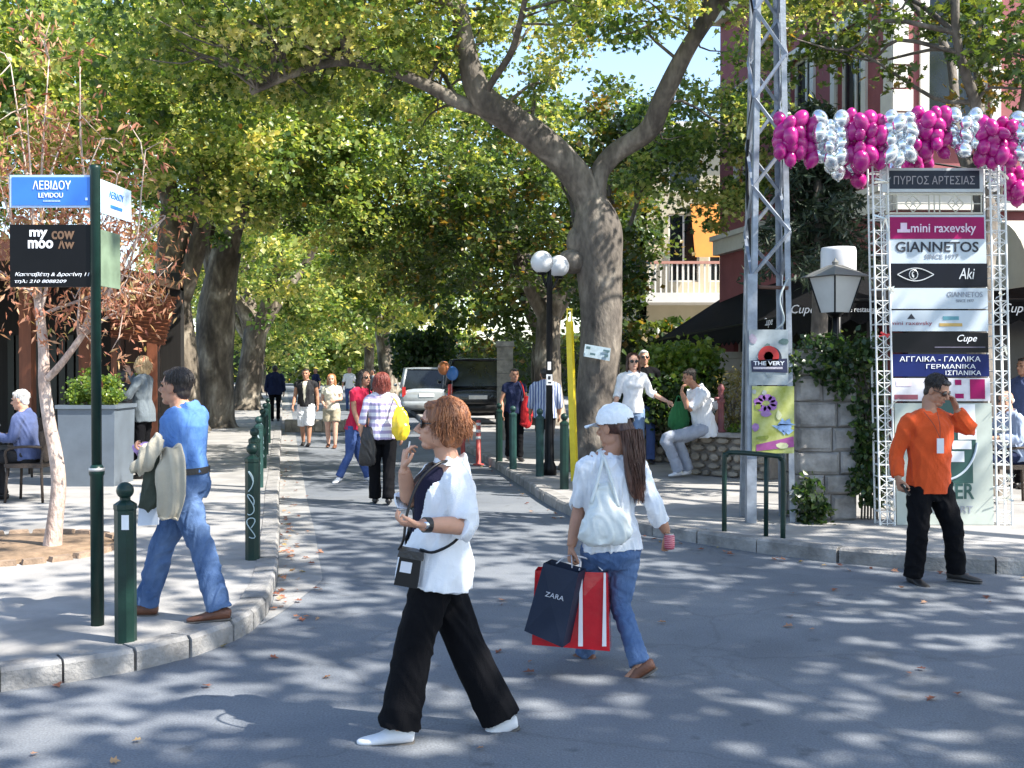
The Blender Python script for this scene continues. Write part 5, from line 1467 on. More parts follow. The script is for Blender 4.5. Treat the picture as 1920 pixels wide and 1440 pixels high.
for k, (px, py, m, lb) in enumerate([(1058, 917, M_green, 'dark green bollard beside the yellow post'), (1012, 893, M_green_lt, 'sun bleached green bollard in front of the checked shirt'), (962, 880, M_green_lt, 'pale green bollard in front of the navy t-shirt'), (936, 866, M_green, 'dark green bollard by the stone gate pillar')]):
    p = gp(px, py, PAVE); bollard(lb, tuple(p), m, h=1.0)
M_redp2 = mat('faded_red_paint', (.40, .06, .05), .5, .25, 7)
for px, py, lb in [(897, 872, 'red and white banded post at the road edge nearer the plane tree'), (868, 858, 'red and white banded post at the road edge nearer the cars')]:
    p = gp(px, py, 0); x, y, z = p
    rt_ = thing('flexible_post', lb, 'post', tuple(p))
    b = MB(); b.lathe(p, [(.10, 0), (.10, .02), (.045, .03), (.042, .78), (.03, .80), (.0001, .80)], 14); b.build('shaft', M_redp2, rt_, True)
    for zz in (.46, .58, .70):
        b = MB(); b.lathe((x, y, z + zz), [(.044, 0), (.044, .05)], 14); b.build('band', M_wpaint, rt_, True)

# street sign pole on the left
Yp = gp(183, 1172, PAVE).y
p = gp(183, 1172, PAVE); x, y = p.x, p.y
sp = thing('street_sign', 'dark green pole with blue street name plate and black advertising board', 'street sign', tuple(p))
b = MB(); b.lathe(p, [(.040, -.05), (.040, .93), (.047, .94), (.047, .97), (.040, .985), (.031, 1.0)], 18); b.build('base_sleeve', M_green, sp, True)
b = MB(); b.lathe((x, y, PAVE + .96), [(.048, 0), (.048, .02)], 18); b.build('collar', mat('pale_collar', (.45, .45, .44), .4, .1, metal=.5), sp, True)
b = MB(); b.lathe(p, [(.031, .95), (.031, 2.82), (.034, 2.83), (.034, 2.85), (.0001, 2.86)], 18); b.build('pole', M_green, sp, True)
M_blue = mat('sign_blue', (.035, .17, .58), .35, .08, 5)
def W(px, py, Y=Yp): return Vector(at(px, py, Y))
def plate(parent, x0, y0, x1, y1, Y, th, m, name='plate'):
    b = MB(); a, c = W(x0, y0, Y), W(x1, y1, Y); b.box(((a.x + c.x) / 2, Y + th / 2, (a.z + c.z) / 2), (abs(c.x - a.x), th, abs(a.z - c.z))); return b.build(name, m, parent)
pl = plate(sp, 18, 328, 177, 389, Yp - .01, .012, mat('pale_blue_rim', (.42, .55, .75), .4, .05), 'name_plate')
plate(pl, 22, 332, 173, 385, Yp - .014, .003, M_blue, 'blue_field')
text('ΛΕΒΙΔΟΥ', W(97, 347, Yp - .016), .055, M_wink, pl, .235)
text('LEVIDOU', W(95, 366, Yp - .016), .03, M_wink, pl, .15)
b = MB()
for i in range(12): c = W(82 + i * 2.7, 377, Yp - .0155); b.box(c, (.006, .002, .009))
b.box(W(162, 373, Yp - .0155), (.014, .002, .016)); b.build('small_print', mat('faint_blue_ink', (.40, .52, .75), .6), pl)
pl = plate(sp, 18, 421, 177, 538, Yp - .01, .02, M_blackp, 'advertising_board')
text('my', W(72, 440, Yp - .012), .06, M_wink, pl, .11, bold=.03); text('cow', W(118, 441, Yp - .012), .052, mat('brown_ink', (.16, .09, .05), .6), pl, .14, bold=.02)
text('moo', W(76, 458, Yp - .012), .052, M_wink, pl, .155, bold=.03); text('ʌw', W(124, 459, Yp - .012), .05, MATS['brown_ink'], pl, .10, bold=.02)
text('Κασσαβέτη & Δροσίνη 11', W(98, 515, Yp - .012), .03, M_wink, pl, .46, shear=.25); text('τηλ: 210 8088209', W(76, 528, Yp - .012), .026, M_wink, pl, .32, shear=.25)
# the plates turned towards the side street
d_ = Vector((.06, 1, 0)).normalized()
def turned(px0, py0, py1, length, th, m, parent, name):
    a = W(px0, py0); a.y = Yp; z0, z1 = W(px0, py1).z, W(px0, py0).z
    b = MB(); b.prism([Vector((x, Yp, z1)) + d_ * .035, Vector((x, Yp, z1)) + d_ * length, Vector((x, Yp, z0)) + d_ * length, Vector((x, Yp, z0)) + d_ * .035], Vector((d_.y, -d_.x, 0)) * th)
    return b.build(name, m, parent)
t1 = turned(195, 333, 396, .52, .012, mat('pale_blue_plate', (.55, .68, .80), .35, .06), sp, 'side_name_plate')
cc = Vector((x, Yp, (W(0, 333).z + W(0, 396).z) / 2)) + d_ * .28 + Vector((d_.y, -d_.x, 0)) * .0145
text('ΛΕΒΙΔΟΥ', cc + Vector((0, 0, .03)), .045, M_blue, t1, .22, right=d_)
b = MB(); b.box(cc - Vector((0, 0, .045)), (.18, .002, .02), math.atan2(d_.y, d_.x)); b.build('small_print', M_blue, t1)
turned(195, 428, 535, .34, .012, mat('pale_green_board', (.16, .22, .15), .5, .3), sp, 'side_board')

# green railing by the right corner
rl = thing('railing', 'low dark green tubular railing at the pavement corner', 'railing', tuple(gp(1415, 1003, PAVE)))
pa, pb_, pc_ = gp(1358, 996, PAVE), gp(1435, 1000, PAVE), gp(1468, 1009, PAVE)
zt = at(1358, 848, pa.y).z
b = MB(); b.tube(catmull([pa + Vector((0, 0, -.05)), pa + Vector((0, 0, zt - .2)), Vector((pa.x + .02, pa.y, zt - .03)), Vector((pa.x + .08, pa.y - .02, zt)), Vector((pc_.x - .08, pc_.y + .02, zt)), Vector((pc_.x - .02, pc_.y, zt - .03)), pc_ + Vector((0, 0, zt - .25)), pc_ + Vector((0, 0, -.05))], 5), .024, 10); b.build('hoop', M_green, rl, True)
pm2 = pa.lerp(pc_, .72)
b = MB(); b.tube([pm2 - Vector((0, 0, .05)), Vector((pm2.x, pm2.y, zt))], .022, 10); b.build('upright', M_green, rl, True)

# yellow post and globe lamp
p = gp(1078, 902, PAVE); x, y = p.x, p.y
yp_ = thing('yellow_post', 'tall narrow yellow post with a slotted head beside the plane tree trunk', 'post', tuple(p))
tp = at(1067, 580, y)
b = MB(); b.tube([p - Vector((0, 0, .05)), p.lerp(tp, .93)], .058, 4); b.build('shaft', M_yellow, yp_)
b = MB(); a = p.lerp(tp, .93)
for s_ in (-.035, .035): b.box(a + Vector((s_ * .9, 0, .08)), (.02, .03, .18))
b.box(a + Vector((0, 0, .17)), (.085, .032, .025)); b.build('head', M_yellow, yp_)
p = Vector((at(1030, 800, 16.4).x, 16.4, PAVE)); x, y = p.x, p.y
gl = thing('street_lamp', 'black lamp post with two white globes against the plane tree', 'lamp', tuple(p))
zg = at(1015, 492, y).z
b = MB(); b.lathe(p, [(.11, -.05), (.11, .12), (.075, .2), (.06, .9), (.05, 1.0), (.045, zg - .5), (.06, zg - .45), (.03, zg - .3), (.03, zg - .22)], 14); b.build('post', M_blackp, gl, True)
for px, dy in ((1016, -.05), (1047, .62)):
    c = at(px, 490, y + dy); c.z = zg
    b = MB(); b.ball(c, .168, 22, 14); b.build('globe', mat('opal_glass', (.62, .63, .66), .3, .03), gl, True)
    b = MB(); b.tube(catmull([Vector((x, y, zg - .4)), Vector(((x + c.x) / 2, (y + c.y) / 2, zg - .34)), c - Vector((0, 0, .16))], 4), .02, 8); b.lathe(c - Vector((0, 0, .19)), [(.06, 0), (.075, .03), (.06, .05)], 12); b.build('bracket', M_blackp, gl, True)
for py, w_, h_ in ((712, .09, .16), (686, .05, .12)):
    b = MB(); c = at(1030, py, y - .055); b.box(c, (w_, .004, h_), .1); nt_ = tag(b.build('paper_notice', M_paper), 'white paper notice stuck on the globe lamp post' + (' lower one with dark marks' if py > 700 else ' upper narrow one'), 'notice')
    if py > 700:
        b = MB(); b.box(c + Vector((0, -.004, .03)), (.04, .003, .05)); b.box(c + Vector((.005, -.004, -.04)), (.05, .003, .02)); b.build('print', M_ink, nt_)
# little sign nailed to the trunk
tsg = thing('tree_sign', 'small weathered pale blue sign nailed to the plane tree trunk', 'sign', tuple(at(1121, 660, 16.93)))
b = MB(); b.prism([at(1097, 645, 16.93), at(1145, 653, 16.9), at(1143, 677, 16.9), at(1094, 668, 16.93)], (0, .015, 0)); pl = b.build('plate', mat('weathered_blue_plate', (.42, .52, .58), .5, .2, 12), tsg)
b = MB()
for q0 in ((1099, 652, 8, 5), (1106, 664, 10, 4), (1131, 658, 12, 4), (1133, 667, 7, 5)):
    c = at(q0[0] + q0[2] / 2, q0[1], 16.9); b.box(c + Vector((0, -.008, 0)), (q0[2] * .0082, .004, q0[3] * .0082), M=Matrix.Rotation(R(10), 3, 'Y'))
b.build('worn_lettering', mat('worn_teal_ink', (.06, .12, .14), .6), pl)

# ---------------------------------------------------------------- lattice mast
Ym = 11.6
mt = thing('lattice_mast', 'tall galvanised lattice mast plastered with posters at the foot', 'mast', tuple(gp(1436, 974, PAVE)))
zb, ztop = PAVE, 9.5
def mast_x(z, right):
    # photograph: edges 1392..1482 at the foot, 1404..1468 at the frame top
    f = (z - zb) / (at(0, 0, Ym).z - zb)
    px = (1481 + (1463 - 1481) * f) if right else (1396 + (1409 - 1396) * f)
    return (px - 960) / F * Ym
half = lambda z: (mast_x(z, 1) - mast_x(z, 0)) / 2
for rgt in (0, 1):
    for dy in (0, 1):
        b = MB()
        def P(z): return Vector((mast_x(z, rgt), Ym + (dy - .5) * 2 * half(z) + .0, z))
        a, c = P(zb - .05), P(ztop)
        sx = -1 if rgt else 1; sy = -1 if dy else 1
        # angle iron
        for (w, d, ox, oy) in ((.055, .010, .0275 * sx, 0), (.010, .05, 0, (.025 + .006) * sy)):
            o4 = [Vector((ox + i * w / 2, oy + j * d / 2, 0)) for i, j in ((-1, -1), (1, -1), (1, 1), (-1, 1))]
            b.raw([a + o for o in o4] + [c + o for o in o4], [(3, 2, 1, 0), (4, 5, 6, 7), (0, 1, 5, 4), (1, 2, 6, 5), (2, 3, 7, 6), (3, 0, 4, 7)])
        b.build('leg', M_galv, mt)
zs = np.arange(at(0, 520, Ym).z, ztop - .3, .46)
for fcn in range(4):
    for i, z in enumerate(zs):
        z1 = z + .46
        def corner(k, zz):
            h_ = half(zz); cx = (mast_x(zz, 0) + mast_x(zz, 1)) / 2
            return [Vector((cx - h_, Ym - h_, zz)), Vector((cx + h_, Ym - h_, zz)), Vector((cx + h_, Ym + h_, zz)), Vector((cx - h_, Ym + h_, zz))][k]
        a, c = (corner(fcn, z), corner((fcn + 1) % 4, z1)) if i % 2 == fcn % 2 else (corner((fcn + 1) % 4, z), corner(fcn, z1))
        b = MB(); b.tube([a, c], .022, 4); b.build('brace', M_galv, mt)
b = MB(); c = at(1408, 745, Ym - .24); b.box((c.x, Ym - .25, (at(0, 518, Ym).z + PAVE) / 2), (.10, .10, at(0, 518, Ym).z - PAVE)); b.build('cable_duct', M_galv, mt)
b = MB(); b.tube([at(1422, 538, Ym - .25), at(1478, 540, Ym - .25)], .02, 6); b.build('clamp', mat('rusty_steel', (.10, .05, .035), .8, .4, 12), mt)
b = MB(); b.tube(catmull([at(1478, 520, Ym - .26), at(1462, 560, Ym - .3), at(1470, 600, Ym - .28), at(1455, 618, Ym - .26)], 4), .012, 6); b.build('cable', mat('grey_cable', (.35, .40, .42), .6, .1), mt, True)
b = MB(); b.tube(catmull([at(1405, -30, Ym), at(1420, 100, Ym + .1), at(1400, 300, Ym + .1), at(1412, 520, Ym)], 4), .02, 6); b.build('black_cable', M_blackp, mt, True)
# posters
def poster(label, x0, y0, x1, y1, Y, m, rot=0):
    rt_ = thing('poster', label, 'poster', tuple(at((x0 + x1) / 2, y1, Y)))
    b = MB(); b.prism([at(x0, y0, Y), at(x1, y0, Y), at(x1 + rot, y1, Y), at(x0 + rot, y1, Y)], (0, .006, 0)); sh = b.build('sheet', m, rt_)
    return rt_, sh
Ypo = Ym - .318
p1, s1 = poster('torn grey poster with red emblem on the lattice mast', 1404, 618, 1478, 722, Ypo, mat('grey_poster_paper', (.30, .34, .36), .6, .3, 5))
b = MB(); b.lathe(at(1443, 672, Ypo - .003), [(.125, 0), (.125, .002)], 26, M=Matrix.Rotation(R(90), 3, 'X')); b.build('dark_disc', M_ink, s1)
b = MB(); b.lathe(at(1441, 668, Ypo - .006), [(.048, 0), (.108, 0), (.108, .002), (.048, .002), (.048, 0)], 26, M=Matrix.Rotation(R(90), 3, 'X')); b.build('red_ring', mat('poster_red', (.42, .02, .02), .5, .2), s1)
b = MB(); b.prism([at(1408, 676, Ypo - .008), at(1476, 672, Ypo - .008), at(1477, 699, Ypo - .008), at(1410, 697, Ypo - .008)], (0, .002, 0)); b.build('banner', mat('banner_navy', (.015, .02, .06), .5), s1)
text('THE VERY', at(1442, 681, Ypo - .0095), .042, M_wink, s1, .32, bold=.02)
b = MB(); b.box(at(1440, 690, Ypo - .010), (.30, .002, .022)); b.build('small_print', mat('pale_print', (.55, .50, .55), .6, .3, 60), s1)
p2, s2 = poster('yellow green flower poster on the lattice mast', 1410, 724, 1489, 850, Ypo - .004, mat('flower_poster', (.25, .28, .02), .6, 0, 7, c2=(.50, .52, .22)))
for k in range(9):
    a = 2 * math.pi * k / 9; c = at(1436 + 15 * math.cos(a), 756 + 11 * math.sin(a), Ypo - .008)
    b = MB(); b.prism([c + Vector((.05 * math.cos(t) * (1 if k % 2 else .8), 0, .035 * math.sin(t))) for t in np.linspace(6.28, 0, 10)[:-1]], (0, .002 + k * .0002, 0)); b.build('petal', mat('petal_violet', (.30, .12, .38), .6, .35, 20), s2)
b = MB(); b.prism([at(1418, 834, Ypo - .0085), at(1488, 818, Ypo - .0085), at(1489, 838, Ypo - .0085), at(1418, 846, Ypo - .0085)], (0, .003, 0)); b.build('purple_band', mat('poster_purple', (.28, .06, .22), .6, .3, 8), s2)
b = MB()
for k in range(7): b.prism([at(1455 + 28 * random.random(), 788 + 24 * random.random(), Ypo - .009 - k * .0004) + Vector((.05 * math.cos(t), 0, .04 * math.sin(t))) for t in np.linspace(6.28, 0, 7)[:-1]], (0, .001, 0))
b.build('blue_print', mat('poster_blue', (.20, .32, .55), .6, .5, 14), s2)

rgq = np.random.default_rng(47)
for k in range(16):
    up_ = k < 8
    cx_, cy_ = rgq.uniform(1408, 1476), rgq.uniform(622, 718) if up_ else rgq.uniform(728, 846)
    w_, h_ = rgq.uniform(.03, .08), rgq.uniform(.03, .07); c = at(cx_, cy_, (Ypo if up_ else Ypo - .004) - .004 - .0003 * k)
    n_ = 7; P_ = [c + Vector((w_ * math.cos(-a) * rgq.uniform(.6, 1.1), 0, h_ * math.sin(-a) * rgq.uniform(.6, 1.1))) for a in np.linspace(0, 6.28, n_ + 1)[:-1]]
    b = MB(); b.prism(P_, (0, .0015, 0)); cc_ = [(.42, .42, .40), (.10, .16, .15), (.30, .26, .33), (.24, .28, .30)][k % 4] if up_ else [(.48, .50, .30), (.22, .26, .04), (.36, .38, .36), (.30, .16, .36)][k % 4]
    b.build('torn_scrap', mat('scrap_%d_%d' % (up_, k % 4), cc_, .7, .35, 14), s1 if up_ else s2)
# ---------------------------------------------------------------- sign tower
Yg = 11.15
tw = thing('sign_tower', 'white latticed sign tower stacked with shop name boards', 'sign tower', tuple(gp(1770, 986, PAVE)))
def gx(px, py): return W(px, py, Yg)
def lean(py): return (py - 320) / 665 * 14
for side_, x0 in (('l', 1635), ('r', 1855)):
    b = MB()
    P = lambda fx, py, dy: gx(x0 + 1 + lean(py) + fx * 28, py) + Vector((0, dy, 0))
    for fx in (0, 1):
        for dy in (0, .15): b.tube([P(fx, 988, dy), P(fx, 312, dy)], .011, 6)
    for dy in (0,): b.tube([P(.5, 988, dy), P(.5, 312, dy)], .007, 5)
    for py in np.arange(322, 985, 22.0):
        for dy in (0, .15): b.tube([P(0, py, dy), P(1, py, dy)], .006, 4)
        for fx in (0, 1): b.tube([P(fx, py, 0), P(fx, py, .15)], .006, 4)
        if int(py / 22) % 3 != 0:
            b.tube([P(0, py, 0), P(.5, py + 11, -.0), P(1, py, 0)], .005, 4); b.tube([P(0, py + 22, 0), P(.5, py + 11, 0), P(1, py + 22, 0)], .005, 4)
    b.build('lattice_column', M_wpaint, tw)
    for py in (330, 420, 545, 640, 752, 812, 850, 905, 940):       # tinsel bows tied to the column
        b = MB(); c = P(.4 + .5 * random.random(), py + random.uniform(-15, 15), -.03)
        rg = np.random.default_rng(int(py * 3 + x0))
        for k in range(5):
            e = c + Vector(rg.normal(0, .045, 3)); b.prism([c, c + Vector((.02, 0, .012)), e + Vector((.01, 0, .02)), e], (0, .003, 0))
        b.build('tinsel_bow', mat('tinsel', (.66, .66, .60), .25, .2, metal=.6) if not (side_ == 'l' and py == 640) else mat('red_ribbon', (.5, .03, .04), .4, .2), tw)
def board(x0, y0, x1, y1, m, name, th=.03, dy=0.0):
    l0, l1 = lean(y0), lean(y1)
    b = MB(); b.prism([gx(x0 + l0, y0) + Vector((0, dy, 0)), gx(x1 + l0, y0) + Vector((0, dy, 0)), gx(x1 + l1, y1) + Vector((0, dy, 0)), gx(x0 + l1, y1) + Vector((0, dy, 0))], (0, th, 0))
    return b.build(name, m, tw)
def glet(s, px, py, h, m, par, w, dy=-.0, **k): return text(s, gx(px + lean(py), py) + Vector((0, dy - .003, 0)), h, m, par, w, **k)
def flat(par, x0, y0, x1, y1, m, name, dy=-.004):
    b = MB(); b.prism([gx(x0 + lean(y0), y0) + Vector((0, dy, 0)), gx(x1 + lean(y0), y0) + Vector((0, dy, 0)), gx(x1 + lean(y1), y1) + Vector((0, dy, 0)), gx(x0 + lean(y1), y1) + Vector((0, dy, 0))], (0, .003, 0)); return b.build(name, m, par)
M_board = mat('pale_board', (.48, .54, .60), .35, .06, 4)
M_bpanel = mat('pale_frame', (.50, .53, .54), .4, .1)
fr_ = board(1653, 315, 1843, 360, M_bpanel, 'header_frame', .05, .0)
flat(fr_, 1667, 320, 1836, 354, mat('slate_header', (.022, .028, .045), .4, .15, spec=.2), 'header_field'); glet('ΠΥΡΓΟΣ ΑΡΤΕΣΙΑΣ', 1751, 338, .085, mat('header_silver', (.34, .32, .34), .5, .1), fr_, .82, -.004)
# ornamental grille
b = MB()
for yy in (364, 400): b.tube([gx(1660, yy), gx(1842, yy)], .012, 6)
for xx in (1662, 1682, 1742, 1752, 1762, 1822, 1840): b.tube([gx(xx, 364), gx(xx, 400)], .008, 5)
b.tube([gx(1662, 382), gx(1840, 382)], .006, 5)
for cx in (1712, 1792):
    b.tube([gx(cx, 366), gx(cx + 15, 382), gx(cx, 398), gx(cx - 15, 382), gx(cx, 366)], .008, 5); b.tube([gx(cx - 6, 376), gx(cx + 6, 388)], .006, 4); b.tube([gx(cx + 6, 376), gx(cx - 6, 388)], .006, 4)
b.build('grille', mat('cream_iron', (.55, .52, .42), .5, .1), tw)
bd = board(1660, 403, 1846, 496, M_board, 'magenta_board_frame')
flat(bd, 1666, 407, 1843, 448, mat('magenta_board', (.30, .005, .095), .4, .12, spec=.2), 'magenta_field'); glet('mini raxevsky', 1766, 430, .12, mat('pink_ink', (.72, .55, .68), .5), bd, .66, -.006, bold=.012)
b = MB()
for a_, c_ in (((1688, 418), (1700, 430)), ((1682, 430), (1706, 436))): 
    q0, q1 = gx(a_[0], a_[1]), gx(c_[0], c_[1]); b.box(((q0.x + q1.x) / 2, Yg - .008, (q0.z + q1.z) / 2), (abs(q1.x - q0.x), .003, abs(q1.z - q0.z)))
b.build('crown_emblem', MATS['pink_ink'], bd)
glet('GIANNETOS', 1754, 463, .105, M_ink, bd, .84, -.001, bold=.015); glet('SINCE 1977', 1762, 481, .045, mat('grey_ink', (.25, .27, .32), .6), bd, .34, -.001)
bd = board(1663, 494, 1847, 538, mat('navy_board', (.004, .005, .011), .35, .2, spec=.2), 'eye_board', .03, -.004)
b = MB()
ey = [gx(1712 + 34 * t + lean(515), 515 - 12 * math.sin((t + 1) / 2 * math.pi) ** 1.0) + Vector((0, -.009, 0)) for t in np.linspace(-1, 1, 14)] + [gx(1712 + 34 * t + lean(515), 515 + 12 * math.sin((t + 1) / 2 * math.pi)) + Vector((0, -.009, 0)) for t in np.linspace(1, -1, 14)]
b.tube(ey, .006, 5); b.tube([gx(1708 + lean(515) + 8 * math.cos(t), 515 + 9 * math.sin(t)) + Vector((0, -.009, 0)) for t in np.linspace(0, 6.3, 14)], .005, 5); b.tube([gx(1708 + lean(515) + 4 * math.cos(t) * t / 5, 515 + 5 * math.sin(t)) + Vector((0, -.009, 0)) for t in np.linspace(0, 5, 12)], .006, 5)
b.build('eye_emblem', mat('silver_line', (.55, .56, .58), .4, .1, metal=.5), bd)
glet('Aki', 1808, 513, .11, MATS['silver_line'], bd, .16, -.006, shear=.2)
bd = board(1663, 540, 1847, 579, M_board, 'pale_board_giannetos'); glet('GIANNETOS', 1804, 552, .055, MATS['grey_ink'], bd, .36, 0); glet('SINCE 1977', 1804, 564, .03, MATS['grey_ink'], bd, .18, 0)
bd = board(1663, 582, 1847, 621, M_board, 'pale_board_logos')
b = MB(); b.prism([gx(1701, 598) + Vector((0, -.004, 0)), gx(1716, 598) + Vector((0, -.004, 0)), gx(1708.5, 588) + Vector((0, -.004, 0))], (0, .003, 0)); b.build('triangle_emblem', M_ink, bd)
glet('mini raxevsky', 1703, 607, .05, mat('dull_red_ink', (.28, .07, .10), .6), bd, .42, 0); flat(bd, 1762, 593, 1792, 600, mat('teal_ink', (.10, .28, .34), .6), 'teal_mark'); flat(bd, 1755, 606, 1798, 612, mat('amber_ink', (.50, .33, .10), .6), 'amber_mark')
bd = board(1664, 624, 1846, 661, mat('black_board', (.004, .004, .006), .35, .2, spec=.2), 'black_board', .03, -.004); glet('Cupe', 1806, 636, .09, M_wink, bd, .20, -.006, shear=.35); flat(bd, 1745, 650, 1840, 652, mat('dim_line', (.10, .09, .13), .6), 'thin_line', -.008)
bd = board(1664, 664, 1847, 706, mat('royal_blue_board', (.008, .016, .10), .4, .12, spec=.2), 'blue_board'); glet('ΑΓΓΛΙΚΑ - ΓΑΛΛΙΚΑ', 1755, 673, .052, M_wink, bd, .82, -.001); glet('ΓΕΡΜΑΝΙΚΑ', 1775, 687, .045, M_wink, bd, .5, -.001); glet('ΙΣΠΑΝΙΚΑ', 1798, 699, .045, M_wink, bd, .36, -.001)
bd = board(1664, 709, 1848, 752, mat('collage_board', (.60, .58, .62), .4, .15, 9), 'collage_board')
for (x0, y0, x1, y1, m_) in ((1810, 711, 1838, 748, 'magenta_board'), (1782, 712, 1794, 722, 'magenta_board'), (1782, 738, 1798, 747, 'magenta_board'), (1668, 740, 1712, 749, 'dull_red_ink'), (1672, 714, 1700, 724, 'pink_ink')): flat(bd, x0, y0, x1, y1, MATS[m_], 'pink_patch')
bd = board(1668, 756, 1850, 984, mat('grey_green_board', (.40, .44, .40), .4, .12, 3), 'lower_board', .04)
M_dkg = mat('deep_green_print', (.02, .075, .065), .4, .15)
b = MB(); cx, cy = 1757 + lean(820), 822
b.prism([gx(cx + 62 * math.cos(t), cy + 74 * math.sin(t)) + Vector((0, -.004, 0)) for t in np.linspace(0, 2 * math.pi, 40)[:-1]], (0, .003, 0)); b.build('round_emblem', M_dkg, bd)
flat(bd, 1757, 822, 1812, 906, M_dkg, 'emblem_corner', -.0065)
b = MB(); b.tube([gx(cx + 64 * math.cos(t), cy + 78 * math.sin(t)) + Vector((0, -.012, 0)) for t in np.linspace(.1, 1.5, 16)], .012, 6); b.build('pale_arc', M_board, bd)
for (x0, y0, x1, y1) in ((1785, 805, 1820, 824), (1774, 826, 1810, 842), (1760, 846, 1796, 866), (1786, 758, 1818, 795)): flat(bd, x0, y0, x1, y1, M_paper, 'paper_note', -.011)
glet('WATER', 1757, 921, .16, MATS['deep_green_print'], bd, .62, -.001, bold=.02); glet('SUPPORT', 1768, 955, .07, MATS['grey_ink'], bd, .46, -.001, bold=.01)

# ---------------------------------------------------------------- balloon garland
M_mag = mat('magenta_balloon', (.36, .006, .17), .22, .08, 3, coat=.25, spec=.5); M_sil = mat('silver_balloon', (.74, .78, .82), .12, .06, 3, metal=.85)
def balloon_mesh(m):
    b = MB(); b.ball((0, 0, 0), (.072, .072, .095), 14, 10); b.lathe((0, 0, -.107), [(.014, 0), (.005, .014)], 8)
    me = b.mesh(); me.materials.append(m); me.polygons.foreach_set('use_smooth', np.ones(len(me.polygons), dtype=bool)); return me
BM = {'m': balloon_mesh(M_mag), 's': balloon_mesh(M_sil)}
def garland(label, clusters, Y, seed):
    rg = np.random.default_rng(seed)
    x_ = clusters[0]
    root = thing('balloon_garland', label, 'balloon garland', tuple(at(x_[0], x_[2], Y)))
    og = root.location
    pts = []
    for (x0, x1, y0, y1, c) in clusters:
        cx = (x0 + x1) / 2; pts.append(at(cx, (y0 + y1) / 2, Y + .12))
        nx = max(2, round((x1 - x0) / 18)); ny = max(2, round((y1 - y0) / 22))
        for i in range(nx):
            for j in range(ny):
                px = x0 + (x1 - x0) * (i + .5) / nx + rg.normal(0, 2); py = y0 + (y1 - y0) * (j + .5 + .45 * (i % 2) - .2) / ny + rg.normal(0, 2)
                o = bpy.data.objects.new('balloon', BM[c]); o.parent = root; col.objects.link(o)
                o.location = at(px, py, Y + rg.uniform(-.06, .06) - .10 * math.sin(math.pi * (i + .5) / nx)) - og
                o.rotation_euler = (rg.normal(0, .35), rg.normal(0, .35), rg.uniform(0, 6))
                k = rg.uniform(.78, 1.18); o.scale = (k * rg.uniform(.94, 1.06), k, k * rg.uniform(.9, 1.1))
    b = MB(); b.tube(catmull(pts, 4), .012, 6); b.build('cord', M_blackp, root, True)
    return root
garland('upper garland of magenta and silver balloons tied to the lattice mast', [(1454, 1528, 220, 300, 'm'), (1528, 1588, 218, 306, 's'), (1588, 1660, 214, 306, 'm'), (1658, 1716, 214, 300, 's'), (1714, 1780, 208, 286, 'm'), (1780, 1836, 212, 286, 's'), (1834, 1904, 224, 306, 'm'), (1902, 1960, 222, 306, 's'), (1955, 2020, 222, 300, 'm'), (2015, 2075, 220, 300, 's')], 11.0, 5)
garland('lower drooping garland of magenta and silver balloons behind the sign tower', [(1546, 1600, 285, 326, 's'), (1580, 1640, 290, 340, 'm'), (1650, 1700, 288, 318, 's'), (1690, 1745, 290, 314, 'm'), (1842, 1888, 300, 352, 's'), (1880, 1935, 312, 380, 'm'), (1930, 1990, 320, 390, 's')], 11.55, 6)

# ---------------------------------------------------------------- stone pillar, lantern, ivy
Yq = 11.5
M_stone = mat('pale_stone', (.30, .28, .265), .9, .45, 5, .9, 16); M_stone2 = mat('rubble_stone', (.30, .26, .21), .9, .35, 6, .6, 24); M_mortar = mat('mortar', (.20, .18, .16), .95, .2, 9, .4)
plr = thing('stone_pillar', 'square pillar of pale stone blocks half covered by ivy', 'pillar', tuple(gp(1556, 980, PAVE)))
x0, x1 = at(1494, 900, Yq).x, at(1608, 900, Yq).x; xc = (x0 + x1) / 2; hw = (x1 - x0) / 2
ztp = at(0, 655, Yq).z
b = MB(); b.box((xc, Yq + hw, (PAVE + ztp) / 2), (hw * 2 - .05, hw * 2 - .05, ztp - PAVE)); b.build('core', M_mortar, plr)
zz = PAVE; cr_ = 0
def rough_block(c, size, rg, m, parent, name='stone_block'):
    n = 3
    b = MB(); hx, hy, hz = size[0] / 2, size[1] / 2, size[2] / 2
    V = []; e = min(size) * .12
    for dz in (-1, 1):
        for dy in (-1, 1):
            for dx in (-1, 1):
                V.append(Vector((dx * (hx - e), dy * hy, dz * (hz - e))))
    # box with a bulged, chamfered front
    P = []
    for dz in (-1, 1):
        for dx in (-1, 1): P.append(Vector((dx * hx, hy, dz * hz)))
    for dz in (-1, 1):
        for dx in (-1, 1): P.append(Vector((dx * hx, -hy + e, dz * hz)) + Vector(rg.normal(0, e * .15, 3)))
    for dz in (-1, 1):
        for dx in (-1, 1): P.append(Vector((dx * (hx - e), -hy + rg.uniform(-.3, .3) * e, dz * (hz - e))) + Vector(rg.normal(0, e * .2, 3)))
    P = [p_ + Vector(c) for p_ in P]
    b.raw(P, [(0, 1, 3, 2), (0, 4, 5, 1), (2, 3, 7, 6), (0, 2, 6, 4), (1, 5, 7, 3), (4, 8, 9, 5), (5, 9, 11, 7), (7, 11, 10, 6), (6, 10, 8, 4), (8, 10, 11, 9)])
    return b.build(name, m, parent)
rgp = np.random.default_rng(9)
